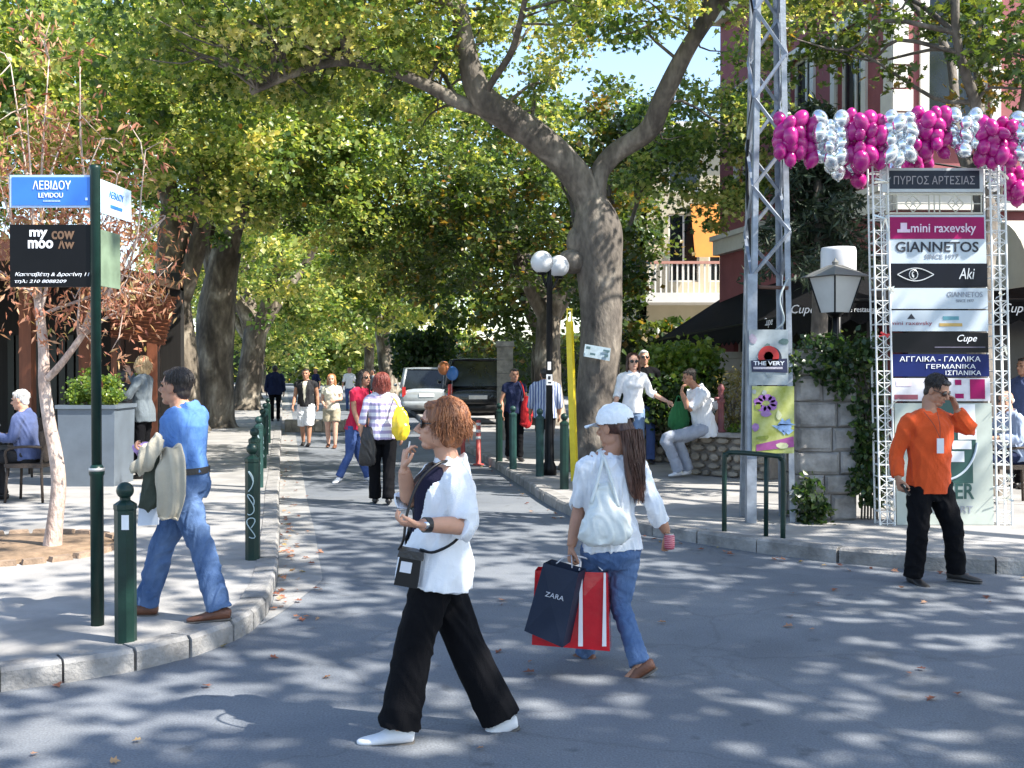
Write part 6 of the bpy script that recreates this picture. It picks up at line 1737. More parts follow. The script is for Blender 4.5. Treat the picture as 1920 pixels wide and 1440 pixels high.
while zz < ztp - .1:
    h_ = rgp.uniform(.21, .28)
    sp_ = rgp.uniform(.42, .6) if cr_ % 2 else rgp.uniform(.5, .72)
    for (a_, c_) in ((0, sp_), (sp_, 1)):
        w_ = (c_ - a_) * 2 * hw - .015
        rough_block((x0 + (a_ + c_) / 2 * 2 * hw, Yq + .10, zz + h_ / 2), (w_, .24, h_ - .015), rgp, M_stone, plr)
    for s_ in (-1, 1):
        b2 = MB(); b2.box((xc + s_ * (hw - .03), Yq + hw + .12, zz + h_ / 2), (.10, 2 * hw - .28, h_ - .018), taper=.97); b2.build('stone_block', M_stone, plr)
    zz += h_; cr_ += 1
iv = thing('ivy', 'dark ivy hanging over the stone pillar beside the sign tower', 'climbing plant', tuple(gp(1640, 980, PAVE)))
rgi = np.random.default_rng(19)
cl = []
for (xa, xb, ya, yb_, Ya, Yb2, n_) in ((1490, 1600, 640, 705, 11.3, 11.9, 34), (1560, 1655, 640, 760, 11.25, 11.9, 44), (1600, 1655, 740, 940, 11.3, 11.8, 52), (1500, 1545, 900, 985, 11.2, 11.4, 14)):
    for _ in range(n_): cl.append(np.array(at(rgi.uniform(xa, xb), rgi.uniform(ya, yb_), rgi.uniform(Ya, Yb2))))
cl = np.array(cl)
me = leaves_mesh(clump_points(cl, 34, .15, rgi, 1.0), .075, LEAF_PLAIN, .2, 1.0, rgi, .6)
o = link_mesh('foliage', me, M_leaf_ivy, iv); o['kind'] = 'stuff'
b = MB()
for k in range(7): b.tube(catmull([at(1615 + 6 * k, 985, 11.6), at(1618 + 5 * k, 850, 11.55), at(1600 + 8 * k, 720, 11.5), at(1560 + 14 * k, 650, 11.5)], 4), .012, 5)
b.build('stems', M_bark, iv, True)
# lantern on the pillar
ln = thing('lantern', 'grey four sided lantern with frosted panes above the stone pillar', 'lantern', tuple(at(1566, 640, 11.6)))
Yl = 11.65; cx = at(1566, 550, Yl).x; z0_, z1_ = at(0, 586, Yl).z, at(0, 520, Yl).z
b = MB(); b.tube([(cx, Yl, ztp - .1), (cx, Yl, z0_)], .03, 8); b.lathe((cx, Yl, z0_ - .05), [(.05, 0), (.09, .04), (.09, .055)], 8); b.build('stem', M_blackp, ln, True)
wb, wt_ = .105, .19
fl = lambda s, z: [Vector((cx + i * s, Yl + j * s, z)) for i, j in ((-1, -1), (1, -1), (1, 1), (-1, 1))]
lo, hi = fl(wb, z0_), fl(wt_, z1_)
rotl = Matrix.Rotation(R(28), 3, 'Z'); cen = Vector((cx, Yl, 0))
lo = [rotl @ (v - cen) + cen for v in lo]; hi = [rotl @ (v - cen) + cen for v in hi]
for k in range(4):
    j = (k + 1) % 4
    b = MB(); b.quad(lo[k], lo[j], hi[j], hi[k]); b.build('frosted_pane', mat('frosted_glass', (.52, .52, .50), .5, .06), ln)
    b = MB(); b.tube([lo[k], hi[k]], .011, 4); b.build('corner_bar', M_blackp, ln)
rf = [rotl @ (v - cen) + cen for v in fl(.255, z1_ + .005)]; ap = [rotl @ (v - cen) + cen for v in fl(.05, z1_ + .13)]
b = MB(); b.raw(rf + ap, [(3, 2, 1, 0), (4, 5, 6, 7), (0, 1, 5, 4), (1, 2, 6, 5), (2, 3, 7, 6), (3, 0, 4, 7)]); b.lathe((cx, Yl, z1_ + .13), [(.03, 0), (.035, .03), (.01, .06), (.0001, .08)], 8); b.build('roof', mat('grey_lantern_metal', (.16, .16, .15), .5, .2), ln)
# drum lamp behind it
Yd = 12.6; c = at(1572, 490, Yd)
dl = thing('drum_lamp', 'white drum shaped lamp on a thin post behind the lantern', 'lamp', (c.x, Yd, PAVE))
b = MB(); b.lathe((c.x, Yd, c.z - .19), [(.12, 0), (.19, .03), (.20, .08), (.20, .30), (.19, .345), (.0001, .35)], 22); b.build('shade', MATS['opal_glass'], dl, True)
b = MB(); b.tube([(c.x, Yd, PAVE), (c.x, Yd, c.z - .18)], .035, 8); b.build('post', M_blackp, dl, True)

# ---------------------------------------------------------------- low rubble planter wall
pw_ = thing('planter_wall', 'low rubble stone planter wall with a smooth coping', 'wall', tuple(gp(1345, 892, PAVE)))
rgw = np.random.default_rng(29)
def rubble(parent, A, B, z0, z1, depth, m):
    A, B = Vector(A), Vector(B); d = (B - A); Ln = d.length; d.normalize(); nrm = Vector((d.y, -d.x, 0))
    b = MB(); c_ = (A + B) / 2 - nrm * (depth / 2 + .05); b.box((c_.x, c_.y, (z0 + z1) / 2), (Ln, depth - .02, z1 - z0 - .01), math.atan2(d.y, d.x)); b.build('core', M_mortar, parent)
    z = z0
    while z < z1 - .05:
        h_ = min(rgw.uniform(.10, .17), z1 - z); u = 0
        if z1 - z - h_ < .06: h_ = z1 - z
        while u < Ln - .02:
            w_ = min(rgw.uniform(.13, .28), Ln - u)
            if Ln - u - w_ < .08: w_ = Ln - u
            c_ = A + d * (u + w_ / 2) - nrm * .05
            q0 = MB(); n_ = 8; P = []
            for k in range(n_):
                a = 2 * math.pi * (k + .5) / n_; sq = 1 / max(abs(math.cos(a)), abs(math.sin(a)))
                P.append((math.cos(a) * w_ * .5 * (sq * .78) , math.sin(a) * h_ * .5 * (sq * .78)))
            base = [c_ + d * p_[0] + Vector((0, 0, z + h_ / 2 + p_[1])) - nrm * .04 for p_ in P]; fr2 = [c_ + d * p_[0] * .96 + Vector((0, 0, z + h_ / 2 + p_[1] * .96)) + nrm * (.05 + rgw.uniform(0, .01)) for p_ in P]; ft = [c_ + d * p_[0] * .7 + Vector((0, 0, z + h_ / 2 + p_[1] * .7)) + nrm * (.07 + rgw.uniform(0, .012)) for p_ in P]
            V = base + fr2 + ft; Fa = [tuple(range(2 * n_, 3 * n_))]
            for k in range(n_):
                j = (k + 1) % n_; Fa += [(k, j, n_ + j, n_ + k), (n_ + k, n_ + j, 2 * n_ + j, 2 * n_ + k)]
            q0.raw(V, Fa); q0.build('stone', m, parent)
            u += w_
        z += h_
wl0, wl1 = at(1293, 850, 16.4), at(1440, 850, 15.6)
zt = at(0, 818, 16.2).z
rubble(pw_, (wl0.x, 16.4, 0), (wl1.x, 15.6, 0), PAVE, zt, .5, M_stone2)
d = Vector((wl1.x - wl0.x, -.8, 0)).normalized()
b = MB(); b.prism([Vector((wl0.x - .06, 16.34, zt)), Vector((wl1.x, 15.53, zt)), Vector((wl1.x + .2, 16.2, zt)), Vector((wl0.x + .1, 17.0, zt))], (0, 0, .06)); b.build('coping', M_stone, pw_)
pw2 = thing('garden_wall', 'shaded rubble garden wall behind the plane tree trunk', 'wall', (2.0, 18.6, PAVE))
rubble(pw2, (1.6, 18.9, 0), (3.0, 18.4, 0), PAVE, .95, .4, M_stone2)
# pump like red fire hydrant post
p = Vector((at(1353, 780, 16.1).x, 16.15, zt + .06))
hy = thing('standpipe', 'slim dark red iron standpipe on the planter wall', 'standpipe', tuple(p))
b = MB(); b.lathe(p, [(.07, 0), (.07, .03), (.045, .05), (.045, .42), (.06, .44), (.06, .48), (.04, .5), (.04, .62), (.055, .64), (.03, .70), (.0001, .72)], 12); b.build('column', mat('oxide_red_iron', (.16, .045, .05), .55, .3, 9, .15), hy, True)
b = MB(); b.tube([p + Vector((-.02, -.03, .5)), p + Vector((-.10, -.05, .5))], .022, 8); b.build('spout', MATS['oxide_red_iron'], hy, True)
# plants of the right garden
def bush(name, label, cells, per, rad, ls, tmpl, lm, seed, base, group=None, cat='shrub', stems=True):
    rg = np.random.default_rng(seed); rt_ = thing(name, label, cat, base, group)
    me = leaves_mesh(clump_points(np.array(cells), per, rad, rg, 1.0), ls, tmpl, .5, .9, rg, .1); o = link_mesh('foliage', me, lm, rt_); o['kind'] = 'stuff'
    if stems:
        b = MB()
        for c_ in cells[::3]: b.tube(catmull([Vector(base), (Vector(base) + Vector(c_)) / 2 + Vector(rg.normal(0, .06, 3)), Vector(c_)], 3), [.014] * 6 + [.006], 4)
        b.build('stems', M_bark, rt_, True)
    return rt_
def cells_box(x0, x1, y0, y1, Ya, Yb_, n, seed):
    rg = np.random.default_rng(seed); return [np.array(at(rg.uniform(x0, x1), rg.uniform(y0, y1), rg.uniform(Ya, Yb_))) for _ in range(n)]
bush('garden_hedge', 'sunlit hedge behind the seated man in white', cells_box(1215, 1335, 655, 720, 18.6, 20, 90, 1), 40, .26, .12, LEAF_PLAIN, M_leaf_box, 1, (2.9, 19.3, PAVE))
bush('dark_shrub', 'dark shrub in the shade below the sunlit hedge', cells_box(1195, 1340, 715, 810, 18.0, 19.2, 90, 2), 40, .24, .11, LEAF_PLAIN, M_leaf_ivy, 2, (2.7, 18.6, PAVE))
bush('planter_shrub', 'wiry dry shrub growing in the stone planter', cells_box(1350, 1400, 700, 815, 16.3, 16.9, 40, 3), 22, .2, .09, LEAF_NARROW, leaf_mat('wiry_leaf', [(0, (.10, .09, .03)), (1, (.22, .20, .08))]), 3, tuple(at(1378, 812, 16.6)))
bush('planter_herb', 'low bright green plant at the edge of the stone planter', cells_box(1372, 1402, 795, 815, 16.0, 16.3, 12, 4), 30, .12, .08, LEAF_PLAIN, M_leaf_box, 4, tuple(at(1388, 815, 16.1)))
bush('far_hedge', 'clipped dark hedge behind the parked cars', cells_box(745, 845, 630, 700, 45, 47, 70, 5), 40, .6, .25, LEAF_PLAIN, M_leaf_ivy, 5, (-3.5, 46, PAVE), stems=False)
# dark conifer in front of the pink house
rgc = np.random.default_rng(39); cx_ = at(1530, 500, 13.9).x
cf = thing('conifer', 'dark drooping conifer in front of the pink house', 'tree', (cx_, 13.9, PAVE))
b = MB(); b.tube([(cx_, 13.9, PAVE), (cx_ + .05, 13.9, 2.5), (cx_, 13.9, 5.1)], [.14, .10, .03], 9); b.build('trunk', M_bark, cf, True)
pts = []; b = MB()
for z in np.arange(3.05, 5.05, .10):
    rr = .2 + (5.1 - z) * .36
    for _ in range(5):
        a = rgc.uniform(0, 6.28); l_ = rr * rgc.uniform(.7, 1.1); e = np.array([cx_ + l_ * math.cos(a), 13.9 + l_ * math.sin(a), z - .28 * l_]); s0_ = np.array([cx_, 13.9, z]); b.tube([s0_, (s0_ + e) / 2 + [0, 0, .06], e], [.018, .012, .004], 4)
        for t_ in np.linspace(.2, 1, 9): pts += [s0_ + (e - s0_) * t_ + rgc.normal(0, .05, 3) + [0, 0, .05 * math.sin(3.14 * t_)] for _ in range(9)]
b.build('branches', M_bark, cf, True)
o = link_mesh('crown', leaves_mesh(np.array(pts), .15, LEAF_NARROW, .6, .7, rgc, .5), M_leaf_con, cf); o['kind'] = 'stuff'

# ---------------------------------------------------------------- left planters
Mpl = mat('grey_planter_metal', (.115, .14, .17), .5, .15, 3, .05)
def planter(label, x0, x1, Y, h, depth, seed):
    rt_ = thing('planter', label, 'planter', ((x0 + x1) / 2, Y, PAVE))
    b = MB(); b.box(((x0 + x1) / 2, Y + depth / 2, PAVE + h / 2), (x1 - x0, depth, h), taper=1.06); b.build('box', Mpl, rt_)
    b = MB()
    for (cx_, cy_, sx, sy) in (((x0 + x1) / 2, Y - .02, x1 - x0 + .09, .06), ((x0 + x1) / 2, Y + depth + .02, x1 - x0 + .09, .06), (x0 - .02, Y + depth / 2, .06, depth), (x1 + .02, Y + depth / 2, .06, depth)): b.box((cx_, cy_, PAVE + h + .015), (sx, sy, .05))
    b.build('rim', Mpl, rt_)
    b = MB(); b.box(((x0 + x1) / 2, Y + depth / 2, PAVE + h), (x1 - x0 - .02, depth - .02, .03)); b.build('soil', M_soil, rt_)
    rg = np.random.default_rng(seed); n = 60
    d = rg.normal(0, 1, (n, 3)); d /= np.linalg.norm(d, axis=1, keepdims=True); d[:, 2] = np.abs(d[:, 2])
    c_ = np.array([(x0 + x1) / 2, Y + depth / 2, PAVE + h + .08]) + d * np.array([(x1 - x0) * .5, depth * .55, .42]) * rg.uniform(.5, 1, (n, 1))
    bs = thing('box_shrub', 'bright green clipped bush in the ' + label, 'shrub', ((x0 + x1) / 2, Y + depth / 2, PAVE + h))
    o = link_mesh('foliage', leaves_mesh(clump_points(c_, 60, .13, rg, 1.0), .055, LEAF_PLAIN, .4, 1, rg), M_leaf_box, bs); o['kind'] = 'stuff'
    b = MB()
    for c2 in c_[::4]: b.tube([(x0 + (x1 - x0) * .5, Y + depth / 2, PAVE + h), c2], .008, 4)
    b.build('stems', M_bark, bs, True)
planter('tall grey metal planter beside the sapling', at(112, 800, 14.8).x, at(213, 800, 14.8).x, 14.8, 1.06, .75, 61)
planter('second tall grey planter by the blond woman', at(219, 800, 17.4).x, at(243, 800, 17.4).x, 17.4, 1.0, .5, 62)
st_ = thing('steel_post', 'polished steel tube post beside the second grey planter', 'post', tuple(gp(238, 882, PAVE)))
p = gp(236, 884, PAVE); b = MB(); b.lathe(p, [(.12, 0), (.12, .02), (.05, .04), (.05, .95), (.06, .96), (.06, .98), (.0001, 1.0)], 16); b.build('tube', M_steel, st_, True)

# ================================================================== buildings
M_glass = mat('window_glass', (.012, .016, .018), .08, .2, spec=.5)
M_trim = mat('white_trim', (.66, .63, .57), .7, .08, 5, .1)
def wall_open(A, d, Ln, z0, z1, ops, th, m, parent, name='wall'):
    """wall from A along d with openings (u0,u1,v0,v1); outside lies to the right of d"""
    A = Vector(A); d = Vector(d).normalized(); nrm = Vector((d.y, -d.x, 0))
    us = sorted({0, Ln, *[o[0] for o in ops], *[o[1] for o in ops]}); vs = sorted({z0, z1, *[o[2] for o in ops], *[o[3] for o in ops]})
    P = lambda u, v, k=0: A + d * u + Vector((0, 0, v - A.z)) - nrm * k
    b = MB()
    for i in range(len(us) - 1):
        for j in range(len(vs) - 1):
            uc, vc = (us[i] + us[i + 1]) / 2, (vs[j] + vs[j + 1]) / 2
            if any(o[0] < uc < o[1] and o[2] < vc < o[3] for o in ops): continue
            b.quad(P(us[i], vs[j]), P(us[i + 1], vs[j]), P(us[i + 1], vs[j + 1]), P(us[i], vs[j + 1]))
    for (u0, u1, v0, v1) in ops:
        b.quad(P(u0, v0), P(u0, v0, th), P(u1, v0, th), P(u1, v0)); b.quad(P(u0, v1), P(u1, v1), P(u1, v1, th), P(u0, v1, th))
        b.quad(P(u0, v0), P(u0, v1), P(u0, v1, th), P(u0, v0, th)); b.quad(P(u1, v0), P(u1, v0, th), P(u1, v1, th), P(u1, v1))
    b.quad(P(0, z1), P(Ln, z1), P(Ln, z1, th + .3), P(0, z1, th + .3)); b.quad(P(0, z0), P(0, z1), P(0, z1, th), P(0, z0, th)); b.quad(P(Ln, z0), P(Ln, z0, th), P(Ln, z1, th), P(Ln, z1))
    return b.build(name, m, parent), P, nrm, d
def obox(b, P, nrm, d, u0, u1, v0, v1, k0, k1):
    """box on the wall: k>0 is outwards"""
    q = [P(u0, v0, -k0), P(u1, v0, -k0), P(u1, v1, -k0), P(u0, v1, -k0)]
    b.prism(q, nrm * (k1 - k0))
def window(P, nrm, d, o, parent, surround=True, shutters=None, mull=1, glass=None):
    u0, u1, v0, v1 = o
    w = MB(); f = .06
    for (a_, b_, c_, e_) in ((u0, u1, v0, v0 + f), (u0, u1, v1 - f, v1), (u0, u0 + f, v0 + f, v1 - f), (u1 - f, u1, v0 + f, v1 - f)): obox(w, P, nrm, d, a_, b_, c_, e_, -.16, -.10)
    for k in range(mull): c_ = u0 + (u1 - u0) * (k + 1) / (mull + 1); obox(w, P, nrm, d, c_ - .03, c_ + .03, v0 + f, v1 - f, -.155, -.105)
    win = w.build('window', M_trim, parent)
    g_ = MB(); obox(g_, P, nrm, d, u0 + .01, u1 - .01, v0 + .01, v1 - .01, -.15, -.13); g_.build('pane', glass or M_glass, win)
    if surround:
        s_ = MB(); t_ = .14
        for (a_, b_, c_, e_) in ((u0 - t_, u1 + t_, v1, v1 + t_ * 1.2), (u0 - t_, u0, v0 - .02, v1), (u1, u1 + t_, v0 - .02, v1)): obox(s_, P, nrm, d, a_, b_, c_, e_, -.02, .05)
        s_.build('surround', M_trim, win)
        s2_ = MB(); obox(s2_, P, nrm, d, u0 - .2, u1 + .2, v0 - .12, v0, -.02, .12); s2_.build('sill', M_trim, win)
    if shutters is not None:
        hw_ = (u1 - u0) / 2
        for sg in (-1, 1):
            uo = u0 - hw_ if sg < 0 else u1
            s3 = MB(); obox(s3, P, nrm, d, uo + .015, uo + hw_ - .015, v0 + .01, v1 - .01, .055, .085)
            for k in range(int((v1 - v0) / .09)): zz_ = v0 + .06 + k * .09; obox(s3, P, nrm, d, uo + .07, uo + hw_ - .07, zz_, zz_ + .05, .087, .10)
            s3.build('shutter', shutters, win)
    return win
M_pink = mat('dusty_pink_plaster', (.27, .085, .09), .85, .14, 2.5, .2, 40, detail=8)
M_shut = mat('green_shutter', (.03, .085, .065), .5, .2, 6)
C0 = Vector((at(1674, 300, 17).x, 17.0, PAVE)); es = Vector((-.2, 1, 0)).normalized(); ef = Vector((1, .06, 0)).normalized()
ph_ = thing('pink_house', 'dusty pink two storey house with white trim behind the balloons', 'house', tuple(C0))
ops_f = [(.55, 1.55, 5.3, 7.6), (3.2, 4.2, 5.3, 7.6), (5.9, 6.9, 5.3, 7.6), (.5, 2.2, .2, 3.0), (2.9, 4.6, .2, 3.0), (5.2, 7.4, .2, 3.0)]
wl, P, nr, dd = wall_open(C0, ef, 12, PAVE, 9.4, ops_f, .3, M_pink, ph_, 'front_wall')
for k, o in enumerate(ops_f[:3]): window(P, nr, dd, o, ph_, True, M_shut if k else None, 1)
for o in ops_f[3:]: window(P, nr, dd, o, ph_, False, None, 2)
for v0, v1, k in ((4.15, 4.45, .16), (4.45, 4.55, .24), (9.1, 9.4, .22), (9.4, 9.55, .4)):
    b = MB(); obox(b, P, nr, dd, -.0, 12, v0, v1, -.02, k); b.build('cornice', M_trim, ph_)
qn = 0
for z in np.arange(4.6, 9.0, .36):
    b = MB(); obox(b, P, nr, dd, -.02, .30 if qn % 2 else .22, z, z + .33, -.02, .045); b.build('quoin', M_trim, ph_); qn += 1
# side wall, travelled from far to near so that its outside faces the street
S1 = C0 + es * 7.0
ops_s = [(1.0, 1.9, 5.3, 7.4), (3.4, 4.3, 5.3, 7.4), (5.2, 6.1, 5.3, 7.4), (.8, 2.6, .3, 2.9), (3.4, 5.8, .3, 2.9)]
wl, P, nr, dd = wall_open(S1, -es, 7.0, PAVE, 9.4, ops_s, .3, M_pink, ph_, 'side_wall')
for o in ops_s[:3]: window(P, nr, dd, o, ph_, True, None, 1)
for o in ops_s[3:]: window(P, nr, dd, o, ph_, False, None, 2)
for v0, v1, k in ((4.15, 4.45, .16), (4.45, 4.55, .24), (9.1, 9.4, .22), (9.4, 9.55, .4)):
    b = MB(); obox(b, P, nr, dd, 0, 7.0 - .002, v0, v1, -.02, k); b.build('cornice', M_trim, ph_)
qn = 0
for z in np.arange(4.6, 9.0, .36):
    b = MB(); obox(b, P, nr, dd, 7.0 - (.30 if qn % 2 else .22), 7.0 + .02, z, z + .33, -.02, .043); b.build('quoin', M_trim, ph_); qn += 1
b = MB(); b.prism([C0 + Vector((-.4, -.4, 9.43)), C0 + ef * 12 + Vector((0, -.4, 9.43)), C0 + ef * 12 + es * 7 + Vector((0, 0, 9.43)), C0 + es * 7 + Vector((-.4, 0, 9.43))], (0, 0, .15)); b.build('roof', mat('roof_tile', (.30, .12, .07), .8, .2), ph_)
b = MB(); b.prism([C0 + ef * .4 + es * .5, C0 + ef * 11.6 + es * .5, C0 + ef * 11.6 + es * .7, C0 + ef * .4 + es * .7], (0, 0, 9.2)); b.prism([C0 + ef * .5 + es * .8, C0 + ef * .7 + es * .8, C0 + ef * .7 + es * 6.8, C0 + ef * .5 + es * 6.8], (0, 0, 9.2)); b.build('dark_interior', mat('dark_interior', (.03, .026, .022), .9, .3), ph_)
# cream house with balcony
Yh = 35.5
H0 = Vector((at(1195, 600, Yh).x, Yh, PAVE))
ch = thing('cream_house', 'sunlit cream house with a white balcony and orange blind', 'house', tuple(H0))
M_crm = mat('cream_plaster', (.46, .40, .28), .85, .1, 1.5, .2, 40)
ops = [(1.0, 2.0, 4.5, 6.7), (2.3, 3.1, 4.5, 6.7), (4.4, 5.4, 4.5, 6.7), (1.0, 2.0, 7.4, 8.8), (4.2, 5.2, 7.4, 8.8), (1.2, 2.6, .3, 3.0), (3.6, 5.2, .3, 3.0)]
wl, P, nr, dd = wall_open(H0, (1, 0, 0), 9, PAVE, 9.3, ops, .3, M_crm, ch, 'front_wall')
for o in ops: window(P, nr, dd, o, ch, False, None, 1)
b = MB(); obox(b, P, nr, dd, .1, 3.9, 3.75, 4.05, .0, 1.5); b.build('balcony_slab', M_trim, ch)
for k in range(22):
    u = .2 + k * .17; b = MB(); obox(b, P, nr, dd, u, u + .05, 4.05, 4.95, 1.38, 1.43); b.build('baluster', M_trim, ch)
b = MB(); obox(b, P, nr, dd, .12, 3.88, 4.95, 5.03, 1.35, 1.46); b.build('handrail', mat('dusty_red_rail', (.45, .22, .17), .6, .1), ch)
b = MB(); b.prism([P(1.7, 7.0, -.02), P(2.7, 7.0, -.02), P(2.7, 5.2, -1.0), P(1.7, 5.2, -1.0)], (0, .03, .02)); b.build('orange_blind', mat('orange_canvas', (.48, .17, .02), .8, .1, 3), ch)
b = MB(); obox(b, P, nr, dd, -.2, 9.2, 9.3, 9.55, -.4, .5); b.build('eaves', M_trim, ch)
wl, P2, n2_, d2_ = wall_open(H0 + Vector((0, 6, 0)), (0, -1, 0), 6, PAVE, 9.3, [(1.5, 2.5, 4.5, 6.5), (3.8, 4.8, 4.5, 6.5)], .3, M_crm, ch, 'side_wall')
for o in ((1.5, 2.5, 4.5, 6.5), (3.8, 4.8, 4.5, 6.5)): window(P2, n2_, d2_, o, ch, False)
# low pale gate pillars
for (xa, xb, ya, Yx, nm, lb, m_) in ((1340, 1392, 660, 21.0, 'gate_pillar', 'sunlit white gate pillar behind the planter wall', M_trim), (932, 962, 640, 24.5, 'gate_pillar', 'olive brown stone gate pillar beside the dark van', M_stone2)):
    a, c = at(xa, ya, Yx), at(xb, ya, Yx); w_ = c.x - a.x
    rt_ = thing(nm, lb, 'pillar', ((a.x + c.x) / 2, Yx, PAVE))
    n_ = 7; hh = (a.z - PAVE - .12) / n_
    for k in range(n_): b = MB(); b.box(((a.x + c.x) / 2, Yx, PAVE + hh * (k + .5)), (w_, w_, hh - .008)); b.build('course', m_, rt_)
    b = MB(); b.box(((a.x + c.x) / 2, Yx, a.z - .06), (w_ * 1.2, w_ * 1.2, .12), taper=.9); b.build('cap', m_, rt_)
# black awnings of the right hand cafe
M_awn = cloth('black_canvas', (.005, .005, .006), .85, .2)
def awning(label, ev0, ev1, rg0, rg1, drop, scallop=0):
    rt_ = thing('awning', label, 'awning', tuple((Vector(ev0) + Vector(ev1)) / 2))
    b = MB(); b.prism([Vector(ev0), Vector(ev1), Vector(rg1), Vector(rg0)], (0, 0, .02)); b.build('canopy', M_awn, rt_)
    e0, e1 = Vector(ev0), Vector(ev1); n_ = max(6, int((e1 - e0).length / .28)); d_ = (e1 - e0) / n_; nm = Vector((d_.y, -d_.x, 0)).normalized()
    b = MB()
    for k in range(n_):
        a, c = e0 + d_ * k, e0 + d_ * (k + 1); m_ = (a + c) / 2
        b.prism([a, c, c - Vector((0, 0, drop)), m_ - Vector((0, 0, drop * 1.25)), a - Vector((0, 0, drop))], nm * .01)
    b.build('valance', M_awn, rt_)
    b = MB(); b.tube([e0, e1], .022, 6); b.tube([e0, Vector(rg0)], .02, 6); b.tube([e1, Vector(rg1)], .02, 6); b.build('frame', M_blackp, rt_)
    for q_ in (e0, e1):
        b = MB(); b.tube([(q_.x + .02, q_.y + .06, PAVE), (q_.x + .02, q_.y + .06, q_.z)], .03, 8); b.build('post', M_blackp, rt_, True)
    return rt_
aw = awning('black canvas awning sloping along the side of the pink house', (3.35, 25, 2.36), (4.15, 14.9, 2.5), (5.0, 24.0, 3.5), (5.95, 16.9, 3.55), .26)
text('Cupe', (3.96, 17.0, 2.42), .16, M_wink, aw, .6, right=(0, -1, 0), shear=.3)
aw = awning('black canvas awning with white script facing the crossing', (4.22, 14.6, 2.62), (11.5, 14.6, 2.62), (5.9, 16.9, 3.5), (11.5, 16.9, 3.5), .26)
text('Cupe', Vector(at(1506, 582, 14.57)), .15, M_wink, aw, .32, shear=.3); text('cafe restaurant', Vector(at(1615, 580, 14.57)), .07, M_wink, aw, .5); text('Cupe', Vector(at(1905, 580, 14.57)), .16, M_wink, aw, .36, shear=.3)
cv = thing('barrel_awning', 'pale rounded fabric awning over the shopfront window', 'awning', tuple(at(1935, 500, 15)))
b = MB(); xa = at(1872, 500, 15).x; zb_ = at(0, 545, 15).z
arc = [(15.2 - 1.1 * math.sin(t), zb_ + .85 * (1 - math.cos(t)) * 0 + .95 * math.cos(t)) for t in np.linspace(0, math.pi / 2, 10)]
for i in range(9): b.prism([Vector((xa, arc[i][0], arc[i][1])), Vector((xa, arc[i + 1][0], arc[i + 1][1])), Vector((xa + 2.4, arc[i + 1][0], arc[i + 1][1])), Vector((xa + 2.4, arc[i][0], arc[i][1]))], (0, .02, .02))
b.prism([Vector((xa, 15.2, zb_))] + [Vector((xa, y_, z_)) for y_, z_ in arc], (.015, 0, 0)); b.build('canopy', mat('pale_canvas', (.55, .52, .44), .85, .06), cv)
# shop wall, with the shade below the awnings put into its dark colour
b = MB(); b.box((8.6, 16.75, 1.3), (5.2, .2, 2.4)); b.prism([(4.75, 24.6, PAVE), (5.55, 17.2, PAVE), (5.65, 17.2, PAVE), (4.85, 24.6, PAVE)], (0, 0, 2.7)); tag(b.build('shopfront', mat('shopfront_shade', (.02, .02, .022), .3, .3, 4)), 'shopfront painted dark for the shade under the black awning', 'shopfront')

# ---------------------------------------------------------------- cafe pavilion on the left
pvx0, pvx1 = -19.0, -6.9
cp = thing('cafe_pavilion', 'timber cafe pavilion with its inner shade painted in behind the planters', 'pavilion', (-12, 20, PAVE))
b = MB(); b.box(((pvx0 + pvx1) / 2, 23.0, 1.9), (pvx1 - pvx0, .25, 3.6)); b.build('back_wall', mat('timber_wall_shade', (.012, .010, .009), .7, .35, 3, stretch=(6, 6, .3)), cp)  # near black colour stands in for the shade inside the cafe
b = MB(); b.box(((pvx0 + pvx1) / 2, 19.3, 3.42), (pvx1 - pvx0, 7.6, .16)); b.build('roof', M_wood_dk, cp)
b = MB(); b.box(((pvx0 + pvx1) / 2, 15.46, 3.38), (pvx1 - pvx0 + .02, .06, .30)); b.build('fascia', M_terra, cp)
for px, Yx in ((162, 20.0), (288, 21.8), (52, 18.5)):
    c = at(px, 700, Yx); b = MB(); b.box((c.x, Yx, 1.73), (.20, .20, 3.2)); b.build('post', M_terra, cp)
for k in range(9):
    c = at(20 + 16 * k, 700, 22.8); b = MB(); b.box((c.x, 22.83, 1.3), (.9 / 9 * 1.3, .05, 2.2)); b.build('wall_panel', mat('green_panel_shade', (.007, .013, .011), .4, .3, 4), cp)  # panel colour darkened to paint the shade inside
for k in range(3):
    c = at(218 + 28 * k, 690, 21.9); b = MB(); b.box((c.x, 22.0, 1.35), (.26, .06, 2.4)); b.build('door_leaf', mat('rust_door_shade', (.06, .02, .01), .6, .25, 4, stretch=(5, 5, .4)), cp)  # rust brown darkened as if seen in shade
# slatted louvre screen
lv = thing('louvre_screen', 'slanted screen of rust brown wooden slats under the plane tree', 'screen', tuple(at(270, 640, 20)))
for k in range(13):
    f = k / 12
    a, c = at(212 - 4 * f, 545 + 84 * f, 20.4 - .6 * f), at(330 - 22 * f, 560 + 84 * f, 19.4 - .6 * f)
    b = MB(); b.tube([a, c], .034, 4); b.build('slat', M_terra, lv)
for f in (.12, .88):
    a, c = at(212, 540, 20.45).lerp(at(330, 555, 19.45), f), at(208, 634, 19.85).lerp(at(308, 650, 18.85), f)
    b = MB(); b.tube([a + Vector((0, .05, 0)), c + Vector((0, .05, 0))], .03, 4); b.build('rail', M_terra, lv)
    b = MB(); b.tube([(c.x, c.y + .08, PAVE), c + Vector((0, .08, 0))], .03, 6); b.build('support', M_wood_dk, lv)

